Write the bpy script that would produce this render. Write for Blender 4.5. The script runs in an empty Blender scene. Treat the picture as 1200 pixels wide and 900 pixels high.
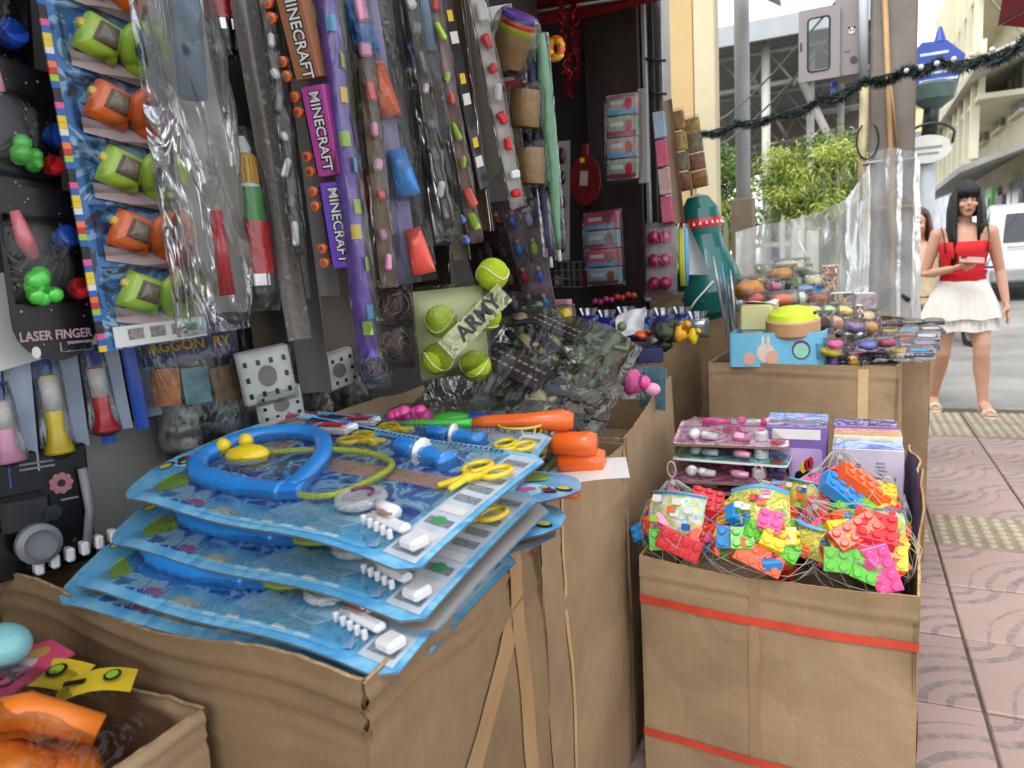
import bpy, bmesh, math, random
from mathutils import Vector, Matrix, noise
R = math.radians
sc = bpy.context.scene
COL = sc.collection
rnd = random.Random(7)

# ------------------------------------------------------------------ camera
F, CX, CY = 840.0, 600.0, 450.0
EYE = Vector((0, 0, 1.20))
AY = Vector((400.0, -152.0, F)).normalized()          # street direction seen by the lens (x right, y down, z forward)
_a = 330.0
AZ = -Vector((_a, -(_a * AY.x + F * AY.z) / AY.y, F)).normalized()
AX = AY.cross(AZ)
def ray(px, py):
    c = Vector(((px - CX) / F, (py - CY) / F, 1.0))
    return Vector((AX.dot(c), AY.dot(c), AZ.dot(c)))
def at(px, py, X=None, Y=None, Z=None, D=None):
    """the point of a plane that a photo pixel (1200 x 900) looks at"""
    r = ray(px, py)
    if X is not None: t = (X - EYE.x) / r.x
    elif Y is not None: t = (Y - EYE.y) / r.y
    elif Z is not None: t = (Z - EYE.z) / r.z
    else: t = D
    return EYE + r * t
cd = bpy.data.cameras.new('camera'); cam = bpy.data.objects.new('camera', cd); COL.objects.link(cam)
cd.lens = 36 * F / 1200; cd.sensor_width = 36; cd.clip_start = .02; cd.clip_end = 600
rt = Vector((AX.x, AY.x, AZ.x)); dn = Vector((AX.y, AY.y, AZ.y)); fw = Vector((AX.z, AY.z, AZ.z))
cm = Matrix((rt, -dn, -fw)).transposed().to_4x4(); cm.translation = EYE
cam.matrix_world = cm; sc.camera = cam
cd.dof.use_dof = True; cd.dof.focus_distance = 1.5; cd.dof.aperture_fstop = 6.3

# ------------------------------------------------------------------ sky, sun, exposure
SUN_EL, SUN_AZ = 60, 196           # degrees above the horizon; compass heading from +Y towards +X
w = bpy.data.worlds.new('World'); sc.world = w; w.use_nodes = True
nt = w.node_tree; bg = nt.nodes['Background']
sky = nt.nodes.new('ShaderNodeTexSky'); sky.sky_type = 'NISHITA'; sky.sun_disc = False
sky.sun_elevation = R(SUN_EL); sky.sun_rotation = R(SUN_AZ); sky.air_density = 1.2; sky.dust_density = 1.2
hs = nt.nodes.new('ShaderNodeHueSaturation'); hs.inputs['Saturation'].default_value = .22
nt.links.new(sky.outputs[0], hs.inputs['Color']); nt.links.new(hs.outputs[0], bg.inputs[0]); bg.inputs[1].default_value = .12
sl = bpy.data.lights.new('sun', 'SUN'); sl.energy = .7; sl.angle = R(32); sl.color = (1, .96, .9)
so = bpy.data.objects.new('sun', sl); COL.objects.link(so)
sd = Vector((math.sin(R(SUN_AZ)) * math.cos(R(SUN_EL)), math.cos(R(SUN_AZ)) * math.cos(R(SUN_EL)), math.sin(R(SUN_EL))))
so.rotation_euler = (-sd).to_track_quat('-Z', 'Y').to_euler(); so.location = sd * 40
vs = sc.view_settings; vs.view_transform = 'Standard'; vs.look = 'None'; vs.gamma = 1; vs.exposure = 1.75
sc.cycles.transparent_max_bounces = 32; sc.cycles.max_bounces = 10; sc.cycles.diffuse_bounces = 4
sc.cycles.caustics_reflective = False; sc.cycles.caustics_refractive = False

# ------------------------------------------------------------------ materials
MATS = {}
def lin(h):
    if not isinstance(h, str): return tuple(h)
    v = [int(h[i:i + 2], 16) / 255 for i in (0, 2, 4)]
    return tuple(c / 12.92 if c <= .04045 else ((c + .055) / 1.055) ** 2.4 for c in v)
class NT:
    def __init__(s, t): s.t = t
    def n(s, typ, **kw):
        o = s.t.nodes.new('ShaderNode' + typ)
        for k, v in kw.items():
            if hasattr(o, k): setattr(o, k, v)
            else: o.inputs[k.replace('_', ' ')].default_value = v
        return o
    def l(s, a, b): s.t.links.new(a, b)
def mat(name, col='808080', rough=.5, var=.12, scale=18, bump=0.0, bscale=60, metal=0, spec=.5, coat=0, stretch=(1, 1, 1), sub=0, emit=0, alpha=1, dirt=0):
    """principled paint with noise in its colour, gloss and relief"""
    if name in MATS: return MATS[name]
    m = bpy.data.materials.new(name); m.use_nodes = True; MATS[name] = m
    g = NT(m.node_tree); b = m.node_tree.nodes['Principled BSDF']
    c = lin(col)
    tc = g.n('TexCoord'); mp = g.n('Mapping'); mp.inputs['Scale'].default_value = stretch; g.l(tc.outputs['Object'], mp.inputs[0])
    nz = g.n('TexNoise', Scale=scale, Detail=4.0); g.l(mp.outputs[0], nz.inputs['Vector'])
    mx = g.n('Mix', data_type='RGBA')
    mx.inputs[6].default_value = [x * (1 - var) for x in c] + [1]
    mx.inputs[7].default_value = [min(1, x * (1 + var)) for x in c] + [1]
    rp = g.n('MapRange'); rp.inputs[1].default_value = .3; rp.inputs[2].default_value = .7
    g.l(nz.outputs[0], rp.inputs[0]); g.l(rp.outputs[0], mx.inputs[0])
    out = mx.outputs[2]
    if dirt:
        n2 = g.n('TexNoise', Scale=scale * .23, Detail=8.0, Roughness=.7); g.l(mp.outputs[0], n2.inputs['Vector'])
        r2 = g.n('MapRange'); r2.inputs[1].default_value = .48; r2.inputs[2].default_value = .72; r2.inputs[4].default_value = dirt
        g.l(n2.outputs[0], r2.inputs[0])
        m2 = g.n('Mix', data_type='RGBA'); m2.inputs[7].default_value = [x * .35 for x in c] + [1]
        g.l(r2.outputs[0], m2.inputs[0]); g.l(out, m2.inputs[6]); out = m2.outputs[2]
    g.l(out, b.inputs['Base Color'])
    rr = g.n('MapRange'); rr.inputs[3].default_value = max(.02, rough - .08); rr.inputs[4].default_value = min(1, rough + .1)
    g.l(nz.outputs[0], rr.inputs[0]); g.l(rr.outputs[0], b.inputs['Roughness'])
    b.inputs['Metallic'].default_value = metal; b.inputs['Specular IOR Level'].default_value = spec
    b.inputs['Coat Weight'].default_value = coat; b.inputs['Alpha'].default_value = alpha
    if sub > .12: b.inputs['Subsurface Weight'].default_value = sub; b.inputs['Subsurface Radius'].default_value = (.02, .01, .005)
    if emit: b.inputs['Emission Color'].default_value = (*c, 1); b.inputs['Emission Strength'].default_value = emit
    if bump:
        bn = g.n('TexNoise', Scale=bscale, Detail=5.0); g.l(mp.outputs[0], bn.inputs['Vector'])
        bp = g.n('Bump', Strength=min(1, bump), Distance=.004); g.l(bn.outputs[0], bp.inputs['Height']); g.l(bp.outputs[0], b.inputs['Normal'])
    return m
def film(name, tint='f2f4f4', scale=22, strength=.6, gloss=.9, rough=.09, haze=.0, stretch=(1, 1, .35), fresnel=1.35, base=.012):
    """crinkled clear plastic: see-through, with sharp wrinkled reflections"""
    if name in MATS: return MATS[name]
    m = bpy.data.materials.new(name); m.use_nodes = True; MATS[name] = m
    g = NT(m.node_tree); t = m.node_tree
    t.nodes.remove(t.nodes['Principled BSDF']); o = t.nodes['Material Output']
    tc = g.n('TexCoord'); mp = g.n('Mapping'); mp.inputs['Scale'].default_value = stretch; g.l(tc.outputs['Object'], mp.inputs[0])
    nz = g.n('TexNoise', Scale=scale, Detail=3.0, Distortion=1.6); g.l(mp.outputs[0], nz.inputs['Vector'])
    vo = g.n('TexVoronoi', feature='DISTANCE_TO_EDGE', Scale=scale * .8); g.l(nz.outputs[1], vo.inputs['Vector'])
    ad = g.n('Math', operation='ADD'); g.l(nz.outputs[0], ad.inputs[0]); g.l(vo.outputs[0], ad.inputs[1])
    bp = g.n('Bump', Strength=strength, Distance=.012); g.l(ad.outputs[0], bp.inputs['Height'])
    tr = g.n('BsdfTransparent'); tr.inputs[0].default_value = (*lin(tint), 1)
    gl = g.n('BsdfGlossy', Roughness=rough); g.l(bp.outputs[0], gl.inputs['Normal']); gl.inputs[0].default_value = (gloss, gloss, gloss, 1)
    fr = g.n('Fresnel', IOR=fresnel); g.l(bp.outputs[0], fr.inputs['Normal'])
    ma = g.n('Math', operation='MULTIPLY_ADD'); ma.inputs[1].default_value = 1.0; ma.inputs[2].default_value = base; g.l(fr.outputs[0], ma.inputs[0])
    cl = g.n('Clamp'); g.l(ma.outputs[0], cl.inputs[0]); cl.inputs[2].default_value = .75
    mx = g.n('MixShader'); g.l(cl.outputs[0], mx.inputs[0]); g.l(tr.outputs[0], mx.inputs[1]); g.l(gl.outputs[0], mx.inputs[2])
    last = mx
    if haze:
        df = g.n('BsdfDiffuse'); df.inputs[0].default_value = (*lin(tint), 1); tl = g.n('BsdfTranslucent'); tl.inputs[0].default_value = (*lin(tint), 1)
        a2 = g.n('MixShader'); a2.inputs[0].default_value = .5; g.l(df.outputs[0], a2.inputs[1]); g.l(tl.outputs[0], a2.inputs[2])
        m2 = g.n('MixShader'); g.l(mx.outputs[0], m2.inputs[1]); g.l(a2.outputs[0], m2.inputs[2])
        hr = g.n('MapRange'); hr.inputs[1].default_value = .3; hr.inputs[2].default_value = .75; hr.inputs[3].default_value = haze * .5; hr.inputs[4].default_value = min(1, haze * 1.6)
        g.l(nz.outputs[0], hr.inputs[0]); g.l(hr.outputs[0], m2.inputs[0]); last = m2
    g.l(last.outputs[0], o.inputs[0])
    return m
def printmat(name, cols, scale=14, dist=2.0, rough=.32, coat=.2, fine=120):
    """busy colour print: swirling patches out of a few inks"""
    if name in MATS: return MATS[name]
    m = bpy.data.materials.new(name); m.use_nodes = True; MATS[name] = m
    g = NT(m.node_tree); b = m.node_tree.nodes['Principled BSDF']; tc = g.n('TexCoord')
    n1 = g.n('TexNoise', Scale=scale, Detail=3.0, Distortion=dist); g.l(tc.outputs['Object'], n1.inputs['Vector'])
    cr = g.n('ValToRGB'); cr.color_ramp.interpolation = 'CONSTANT' if len(cols) > 4 else 'LINEAR'; e = cr.color_ramp.elements; k = len(cols)
    for i, c in enumerate(cols):
        p = .30 + .42 * i / max(1, k - 1)
        if i < 2: e[i].position = p; e[i].color = (*lin(c), 1)
        else: q = e.new(p); q.color = (*lin(c), 1)
    g.l(n1.outputs[0], cr.inputs[0])
    n2 = g.n('TexNoise', Scale=fine, Detail=2.0); g.l(tc.outputs['Object'], n2.inputs['Vector'])
    mx = g.n('Mix', data_type='RGBA', blend_type='OVERLAY'); mx.inputs[0].default_value = .25; g.l(cr.outputs[0], mx.inputs[6]); g.l(n2.outputs[0], mx.inputs[7])
    g.l(mx.outputs[2], b.inputs['Base Color']); b.inputs['Roughness'].default_value = rough; b.inputs['Coat Weight'].default_value = coat
    return m
def cardboard(name, col='b08a5e'):
    if name in MATS: return MATS[name]
    m = bpy.data.materials.new(name); m.use_nodes = True; MATS[name] = m
    g = NT(m.node_tree); b = m.node_tree.nodes['Principled BSDF']; c = lin(col)
    tc = g.n('TexCoord'); O = tc.outputs['Object']
    n1 = g.n('TexNoise', Scale=3.2, Detail=6.0, Roughness=.62); g.l(O, n1.inputs['Vector'])
    mp = g.n('Mapping'); mp.inputs['Scale'].default_value = (1, 1, .03); g.l(O, mp.inputs[0])
    n2 = g.n('TexNoise', Scale=170.0, Detail=2.0); g.l(mp.outputs[0], n2.inputs['Vector'])
    n3 = g.n('TexNoise', Scale=420.0, Detail=2.0); g.l(O, n3.inputs['Vector'])
    mx = g.n('Mix', data_type='RGBA'); mx.inputs[6].default_value = [x * .74 for x in c] + [1]; mx.inputs[7].default_value = [x * 1.14 for x in c] + [1]
    r1 = g.n('MapRange'); r1.inputs[1].default_value = .32; r1.inputs[2].default_value = .66; g.l(n1.outputs[0], r1.inputs[0]); g.l(r1.outputs[0], mx.inputs[0])
    m2 = g.n('Mix', data_type='RGBA', blend_type='MULTIPLY'); m2.inputs[0].default_value = .22; g.l(mx.outputs[2], m2.inputs[6]); g.l(n2.outputs[1], m2.inputs[7])
    vo = g.n('TexVoronoi', Scale=26.0); g.l(O, vo.inputs['Vector'])
    sp = g.n('MapRange'); sp.inputs[1].default_value = .02; sp.inputs[2].default_value = .05; sp.inputs[3].default_value = .45; sp.inputs[4].default_value = 0; g.l(vo.outputs[0], sp.inputs[0])
    m3 = g.n('Mix', data_type='RGBA'); m3.inputs[7].default_value = [x * .4 for x in c] + [1]; g.l(sp.outputs[0], m3.inputs[0]); g.l(m2.outputs[2], m3.inputs[6])
    g.l(m3.outputs[2], b.inputs['Base Color']); b.inputs['Roughness'].default_value = .72; b.inputs['Specular IOR Level'].default_value = .3
    ad = g.n('Math', operation='MULTIPLY_ADD'); ad.inputs[1].default_value = .5; g.l(n2.outputs[0], ad.inputs[0]); g.l(n3.outputs[0], ad.inputs[2])
    bp = g.n('Bump', Strength=.25, Distance=.0015); g.l(ad.outputs[0], bp.inputs['Height'])
    bn = g.n('TexNoise', Scale=9.0, Detail=3.0, Distortion=.6); g.l(O, bn.inputs['Vector'])
    b2 = g.n('Bump', Strength=.35, Distance=.02); g.l(bn.outputs[0], b2.inputs['Height']); g.l(bp.outputs[0], b2.inputs['Normal']); g.l(b2.outputs[0], b.inputs['Normal'])
    return m

# ------------------------------------------------------------------ mesh building
def rad2(v): return Vector(v)
class MB:
    """collects faces of one part; every face keeps the material it was added with"""
    def __init__(s): s.v = []; s.f = []; s.mi = []; s.sm = []; s.ms = []; s.M = Matrix.Identity(4)
    def slot(s, m):
        if m not in s.ms: s.ms.append(m)
        return s.ms.index(m)
    def add(s, vs, fs, m, smooth=False):
        o = len(s.v); M = s.M
        s.v += [M @ Vector(p) for p in vs]; k = s.slot(m)
        for f in fs: s.f.append([i + o for i in f]); s.mi.append(k); s.sm.append(smooth)
        return s
    def box(s, c, d, m, rot=None, bev=0.0):
        x, y, z = [q / 2 for q in d]; c = Vector(c)
        if bev:
            b = min(bev, x * .9, y * .9, z * .9); vs = []
            for sx in (-1, 1):
                for sy in (-1, 1):
                    for sz in (-1, 1):
                        vs += [(sx * (x - b), sy * (y - b), sz * z), (sx * (x - b), sy * y, sz * (z - b)), (sx * x, sy * (y - b), sz * (z - b))]
            vs = [Vector(p) for p in vs]
            bm = bmesh.new(); [bm.verts.new(p) for p in vs]; bmesh.ops.convex_hull(bm, input=bm.verts[:])
            bmesh.ops.dissolve_limit(bm, angle_limit=.01, verts=bm.verts[:], edges=bm.edges[:])
            bm.verts.ensure_lookup_table(); bm.verts.index_update()
            vs = [p.co.copy() for p in bm.verts]; fs = [[p.index for p in f.verts] for f in bm.faces]; bm.free()
        else:
            vs = [Vector((a, b, e)) for a in (-x, x) for b in (-y, y) for e in (-z, z)]
            fs = [(0, 1, 3, 2), (4, 6, 7, 5), (0, 4, 5, 1), (2, 3, 7, 6), (0, 2, 6, 4), (1, 5, 7, 3)]
        if rot is not None: vs = [rot @ p for p in vs]
        return s.add([p + c for p in vs], fs, m)
    def tube(s, pts, r, m, n=8, cap=True, closed=False, flat=1.0):
        """round bar along pts; r one radius or one per point"""
        pts = [Vector(p) for p in pts]; k = len(pts)
        rs = r if isinstance(r, (list, tuple)) else [r] * k
        vs = []; up = None
        for i, p in enumerate(pts):
            a = pts[(i - 1) % k] if (closed or i) else p
            b = pts[(i + 1) % k] if (closed or i < k - 1) else p
            t = (b - a); t = t.normalized() if t.length > 1e-9 else Vector((0, 0, 1))
            if up is None:
                up = Vector((0, 0, 1)) if abs(t.z) < .9 else Vector((1, 0, 0))
            u = up - t * up.dot(t)
            u = u.normalized() if u.length > 1e-6 else t.orthogonal().normalized()
            up = u; q = t.cross(u)
            for j in range(n):
                an = 2 * math.pi * j / n
                vs.append(p + (u * math.cos(an) * flat + q * math.sin(an)) * rs[i])
        fs = []
        for i in range(k if closed else k - 1):
            for j in range(n):
                a, b = i * n + j, i * n + (j + 1) % n; i2 = ((i + 1) % k) * n
                fs.append((a, b, i2 + (j + 1) % n, i2 + j))
        if cap and not closed: fs += [list(range(n))[::-1], [(k - 1) * n + j for j in range(n)]]
        return s.add(vs, fs, m, True)
    def lathe(s, prof, m, n=16, c=(0, 0, 0), rot=None, sx=1, sy=1, ms=None):
        """profile of (radius, height) turned about z"""
        vs = []; c = Vector(c)
        for r, h in prof:
            for j in range(n):
                an = 2 * math.pi * j / n; vs.append(Vector((r * math.cos(an) * sx, r * math.sin(an) * sy, h)))
        if rot is not None: vs = [rot @ p for p in vs]
        vs = [p + c for p in vs]
        for i in range(len(prof) - 1):
            fs = [(i * n + j, i * n + (j + 1) % n, (i + 1) * n + (j + 1) % n, (i + 1) * n + j) for j in range(n)]
            used = sorted({q for f in fs for q in f}); ix = {q: t for t, q in enumerate(used)}
            s.add([vs[q] for q in used], [[ix[q] for q in f] for f in fs], ms[i] if ms else m, True)
        s.add([vs[j] for j in range(n)], [list(range(n))[::-1]], ms[0] if ms else m)
        s.add([vs[(len(prof) - 1) * n + j] for j in range(n)], [list(range(n))], ms[-1] if ms else m)
        return s
    def ball(s, c, r, m, n=12, k=8, rot=None, jit=0, seed=0):
        rx, ry, rz = r if isinstance(r, (tuple, list)) else (r, r, r); c = Vector(c)
        vs = [Vector((0, 0, -rz))]
        for i in range(1, k):
            ph = -math.pi / 2 + math.pi * i / k
            for j in range(n):
                th = 2 * math.pi * j / n; vs.append(Vector((rx * math.cos(ph) * math.cos(th), ry * math.cos(ph) * math.sin(th), rz * math.sin(ph))))
        vs.append(Vector((0, 0, rz))); e = len(vs) - 1
        if jit: vs = [p * (1 + jit * noise.noise(p * (1.6 / max(rx, ry, rz)) + Vector((seed, 0, 0)))) for p in vs]
        fs = [(0, 1 + (j + 1) % n, 1 + j) for j in range(n)]
        for i in range(k - 2):
            o = 1 + i * n; fs += [(o + j, o + (j + 1) % n, o + n + (j + 1) % n, o + n + j) for j in range(n)]
        o = 1 + (k - 2) * n; fs += [(o + j, o + (j + 1) % n, e) for j in range(n)]
        if rot is not None: vs = [rot @ p for p in vs]
        return s.add([p + c for p in vs], fs, m, True)
    def prism(s, poly, z0, z1, m, side=None, plane='xz'):
        """outline (a, b) given thickness; plane xz lies upright with thickness along y, xy lies flat"""
        f3 = (lambda a, b, t: (a, t, b)) if plane == 'xz' else (lambda a, b, t: (a, b, t))
        n = len(poly)
        vs = [f3(a, b, z0) for a, b in poly] + [f3(a, b, z1) for a, b in poly]
        s.add(vs, [list(range(n))[::-1], [n + i for i in range(n)]], m)
        return s.add(vs, [(i, (i + 1) % n, n + (i + 1) % n, n + i) for i in range(n)], side or m)
    def grid(s, fn, nu, nv, m, smooth=True, both=0):
        """sheet fn(u, v), 0..1"""
        vs = [Vector(fn(i / nu, j / nv)) for j in range(nv + 1) for i in range(nu + 1)]
        fs = [(j * (nu + 1) + i, j * (nu + 1) + i + 1, (j + 1) * (nu + 1) + i + 1, (j + 1) * (nu + 1) + i) for j in range(nv) for i in range(nu)]
        return s.add(vs, fs, m, smooth)
    def text(s, body, size, M, m, ext=.0006, bold=0, align='CENTER', sx=1):
        c = bpy.data.curves.new('t', 'FONT'); c.body = body; c.size = size; c.extrude = ext; c.align_x = align; c.align_y = 'CENTER'; c.offset = bold; c.resolution_u = 3
        o = bpy.data.objects.new('t', c); COL.objects.link(o)
        me = bpy.data.meshes.new_from_object(o); bpy.data.objects.remove(o); bpy.data.curves.remove(c)
        S = Matrix.Diagonal((sx, 1, 1, 1))
        s.add([M @ S @ p.co for p in me.vertices], [list(p.vertices) for p in me.polygons], m); bpy.data.meshes.remove(me)
        return s
    def mesh(s, name='mesh'):
        me = bpy.data.meshes.new(name); me.from_pydata([tuple(p) for p in s.v], [], s.f)
        for m in s.ms: me.materials.append(m)
        me.polygons.foreach_set('material_index', s.mi); me.polygons.foreach_set('use_smooth', s.sm); me.update()
        return me
    def build(s, name, parent=None, label=None, M=None):
        return ob(name, s.mesh(name), parent, label, M)
def ob(name, me, parent=None, label=None, M=None):
    o = bpy.data.objects.new(name, me); COL.objects.link(o)
    if parent: o.parent = parent
    if M is not None: o.matrix_local = M
    if label: o['label'] = label
    return o
def thing(name, label, cat, M=None, group=None):
    o = bpy.data.objects.new(name, None); COL.objects.link(o); o.empty_display_size = .05
    if M is not None: o.matrix_world = M if isinstance(M, Matrix) else Matrix.Translation(Vector(M))
    o['label'] = label; o['category'] = cat
    if group: o['group'] = group
    return o
def tag(o, label, cat, group=None):
    o['label'] = label; o['category'] = cat
    if group: o['group'] = group
    return o
def struct(o): o['kind'] = 'structure'; return o
def dup(root, M, label=None, group=None):
    def cp(o, par):
        c = o.copy(); COL.objects.link(c); c.parent = par
        for k in o.children: cp(k, c)
        return c
    r = cp(root, None); r.matrix_world = M
    if label: r['label'] = label
    if group: r['group'] = group
    return r
def T(x, y, z): return Matrix.Translation((x, y, z))
def RZ(a): return Matrix.Rotation(R(a), 4, 'Z')
def RX(a): return Matrix.Rotation(R(a), 4, 'X')
def RY(a): return Matrix.Rotation(R(a), 4, 'Y')
def Q(ax, a): return Matrix.Rotation(R(a), 3, ax)
def frame(TL, TR, BL):
    """upright rectangle: x to the right, z up, y away from the viewer; origin at the middle of the bottom edge. Returns matrix, width, height"""
    TL, TR, BL = Vector(TL), Vector(TR), Vector(BL)
    x = (TR - TL); w = x.length; x = x / w
    z = (TL - BL); z = z - x * z.dot(x); h = z.length; z = z / h
    y = z.cross(x)
    M = Matrix((x, y, z)).transposed().to_4x4(); M.translation = BL + x * (w / 2)
    return M, w, h
def nz(p, s=1.0, seed=0): return noise.noise(Vector(p) * s + Vector((seed * 13.7, seed * 3.1, seed * 7.7)))
def rrect(w, h, r, n=4, cx=0, cy=0):
    out = []
    for (sx, sy, a0) in ((1, 1, 0), (-1, 1, 90), (-1, -1, 180), (1, -1, 270)):
        for i in range(n + 1):
            a = R(a0 + 90 * i / n); out.append((cx + sx * (w / 2 - r) + r * math.cos(a), cy + sy * (h / 2 - r) + r * math.sin(a)))
    return out
def ell(a, b, n=20, cx=0, cy=0): return [(cx + a * math.cos(2 * math.pi * i / n), cy + b * math.sin(2 * math.pi * i / n)) for i in range(n)]
# ================================================================== the setting
# ---- pavement: pink pressed tiles of 0.4 m with ring pattern, two bands of yellowish tactile tiles
def tile_mat():
    m = bpy.data.materials.new('pavement tile'); m.use_nodes = True; g = NT(m.node_tree); b = m.node_tree.nodes['Principled BSDF']
    tc = g.n('TexCoord'); oi = g.n('ObjectInfo')
    nzn = g.n('TexNoise', Scale=6.0, Detail=6.0); g.l(tc.outputs['Object'], nzn.inputs['Vector'])
    def rings(cx, cy, n0, n1, per):
        mp = g.n('Mapping'); mp.inputs['Location'].default_value = (-cx, -cy, 0); mp.inputs['Scale'].default_value = (1, 1, 0); g.l(tc.outputs['Object'], mp.inputs[0])
        ln = g.n('VectorMath', operation='LENGTH'); g.l(mp.outputs[0], ln.inputs[0])
        a = g.n('Math', operation='MULTIPLY_ADD'); a.inputs[1].default_value = .05; g.l(nzn.outputs[0], a.inputs[0]); g.l(ln.outputs[1], a.inputs[2])
        md = g.n('Math', operation='MODULO'); md.inputs[1].default_value = per; g.l(a.outputs[0], md.inputs[0])
        c1 = g.n('Math', operation='COMPARE'); c1.inputs[1].default_value = per * .5; c1.inputs[2].default_value = per * .19; g.l(md.outputs[0], c1.inputs[0])
        c2 = g.n('Math', operation='LESS_THAN'); c2.inputs[1].default_value = n1; g.l(a.outputs[0], c2.inputs[0])
        c3 = g.n('Math', operation='GREATER_THAN'); c3.inputs[1].default_value = n0; g.l(a.outputs[0], c3.inputs[0])
        q = g.n('Math', operation='MULTIPLY'); g.l(c1.outputs[0], q.inputs[0]); g.l(c2.outputs[0], q.inputs[1])
        q2 = g.n('Math', operation='MULTIPLY'); g.l(q.outputs[0], q2.inputs[0]); g.l(c3.outputs[0], q2.inputs[1]); return q2.outputs[0]
    r1 = rings(.2, -.2, .09, .36, .066); r2 = rings(-.2, .2, .07, .20, .066)
    mxr = g.n('Math', operation='MAXIMUM'); g.l(r1, mxr.inputs[0]); g.l(r2, mxr.inputs[1])
    n2 = g.n('TexNoise', Scale=30.0, Detail=8.0, Roughness=.75); g.l(tc.outputs['Object'], n2.inputs['Vector'])
    w2 = g.n('MapRange'); w2.inputs[1].default_value = .35; w2.inputs[2].default_value = .62; g.l(n2.outputs[0], w2.inputs[0])
    wr = g.n('Math', operation='MULTIPLY'); g.l(mxr.outputs[0], wr.inputs[0]); g.l(w2.outputs[0], wr.inputs[1])
    base = g.n('Mix', data_type='RGBA'); base.inputs[6].default_value = (*lin('9c867e'), 1); base.inputs[7].default_value = (*lin('ad968e'), 1); g.l(nzn.outputs[0], base.inputs[0])
    mx = g.n('Mix', data_type='RGBA'); mx.inputs[7].default_value = (*lin('757070'), 1); g.l(wr.outputs[0], mx.inputs[0]); g.l(base.outputs[2], mx.inputs[6])
    hv = g.n('HueSaturation'); g.l(mx.outputs[2], hv.inputs['Color']); rv = g.n('MapRange'); rv.inputs[3].default_value = .86; rv.inputs[4].default_value = 1.1; g.l(oi.outputs['Random'], rv.inputs[0]); g.l(rv.outputs[0], hv.inputs['Value'])
    g.l(hv.outputs[0], b.inputs['Base Color']); b.inputs['Roughness'].default_value = .62
    n4 = g.n('TexNoise', Scale=240.0, Detail=3.0); g.l(tc.outputs['Object'], n4.inputs['Vector'])
    ad = g.n('Math', operation='MULTIPLY_ADD'); ad.inputs[1].default_value = -.6; g.l(wr.outputs[0], ad.inputs[0]); g.l(n4.outputs[0], ad.inputs[2])
    bp = g.n('Bump', Strength=.5, Distance=.002); g.l(ad.outputs[0], bp.inputs['Height']); g.l(bp.outputs[0], b.inputs['Normal']); return m
TILE = tile_mat()
TACT = mat('tactile concrete', 'b0a68e', .7, .16, 9, .5, 120, dirt=.4)
MORTAR = mat('pavement joint', '5d544c', .9, .2, 12, .4)
pav = MB().box((1.3, 2.2, -.071), (6.4, 8.1, .14), MORTAR).build('pavement'); struct(pav)
tm = MB(); tm.box((0, 0, -.005), (.391, .391, .03), TILE, bev=.004); tme = tm.mesh('tile')
km = MB(); km.box((0, 0, -.005), (.391, .391, .03), mat('tactile concrete worn', '948a76', .75, .2, 9, .5, 120, dirt=.4), bev=.004)
for i in range(7):
    for j in range(7):
        km.lathe([(.019, .0095), (.017, .0145), (.011, .0175)], TACT, 8, ((i - 3) * .054, (j - 3) * .054, 0))
kme = km.mesh('tactile_tile')
for i in range(-2, 8):
    for j in range(-2, 15):
        x, y = .32 - .2 + i * .4, 3.44 + (j - 6) * .4
        tac = j in (6, 11, 12)
        if j >= 13: continue
        if x < -.3 and y < 5: continue
        o = ob('tactile_tile' if tac else 'tile', kme if tac else tme, pav)
        o.location = (x, y, rnd.uniform(-.0022, .0022)); o.rotation_euler = (rnd.uniform(-.004, .004), rnd.uniform(-.004, .004), 0 if tac else rnd.choice((0, 0, math.pi)))
# ---- road, ground, kerb
ROADM = mat('worn asphalt', '8f8d88', .5, .34, 1.1, .6, 160, dirt=.35)
rd = MB().grid(lambda u, v: (-3 + 60 * u, 6.0 + 200 * v, -.10 + .03 * max(0, min(200 * v - 3, 40))), 8, 100, ROADM).build('road'); struct(rd)
rd2 = MB().grid(lambda u, v: (4.5 + 50 * u, -30 + 36 * v, -.10), 8, 8, ROADM).build('road'); struct(rd2)
gr = MB().grid(lambda u, v: (-300 + 600 * u, -200 + 600 * v, -.16), 6, 6, mat('bare ground', '7d776c', .9, .2, .5)).build('ground'); struct(gr)
kb = thing('kerb', 'worn grey concrete kerb edging the tiled pavement along the road', 'kerb', (0, 6.28, -.14))
KB = mat('kerb concrete', '9a968e', .8, .15, 8, .4, dirt=.4)
for i in range(7): MB().box((-1.5 + i * .92, 0, .06), (.91, .14, .15), KB, bev=.012).build('kerb_stone', kb)
# painted line on the side road
pl = MB()
for i in range(5): pl.box((1.3 + i * 2.4, 9.3, -.0955), (1.5, .1, .003), mat('road paint', 'd9d7d0', .7, .2, 14, dirt=.5))
pl = pl.build('road_marking'); struct(pl)

# ---- shop: dark interior, side wall behind the hanging goods, soffit, pillar, awning
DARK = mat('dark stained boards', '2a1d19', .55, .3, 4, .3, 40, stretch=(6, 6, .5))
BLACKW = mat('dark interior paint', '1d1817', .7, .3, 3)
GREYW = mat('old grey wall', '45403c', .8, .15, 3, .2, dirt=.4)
MET = mat('galvanised steel', '9b9d9e', .35, .15, 12, metal=.85, dirt=.3)
shop = thing('shop_building', 'dark open shop room behind the hanging toys', 'shop', (-2.2, 0, 0))
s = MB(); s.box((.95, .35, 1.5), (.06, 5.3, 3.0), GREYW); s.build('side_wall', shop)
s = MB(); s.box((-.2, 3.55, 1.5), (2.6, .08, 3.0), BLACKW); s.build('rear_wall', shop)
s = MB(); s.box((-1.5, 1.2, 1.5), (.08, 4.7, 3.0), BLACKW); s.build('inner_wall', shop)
s = MB(); s.box((-.4, -.6, 2.72), (3.2, 8.1, .08), BLACKW); s.build('ceiling', shop)
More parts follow.
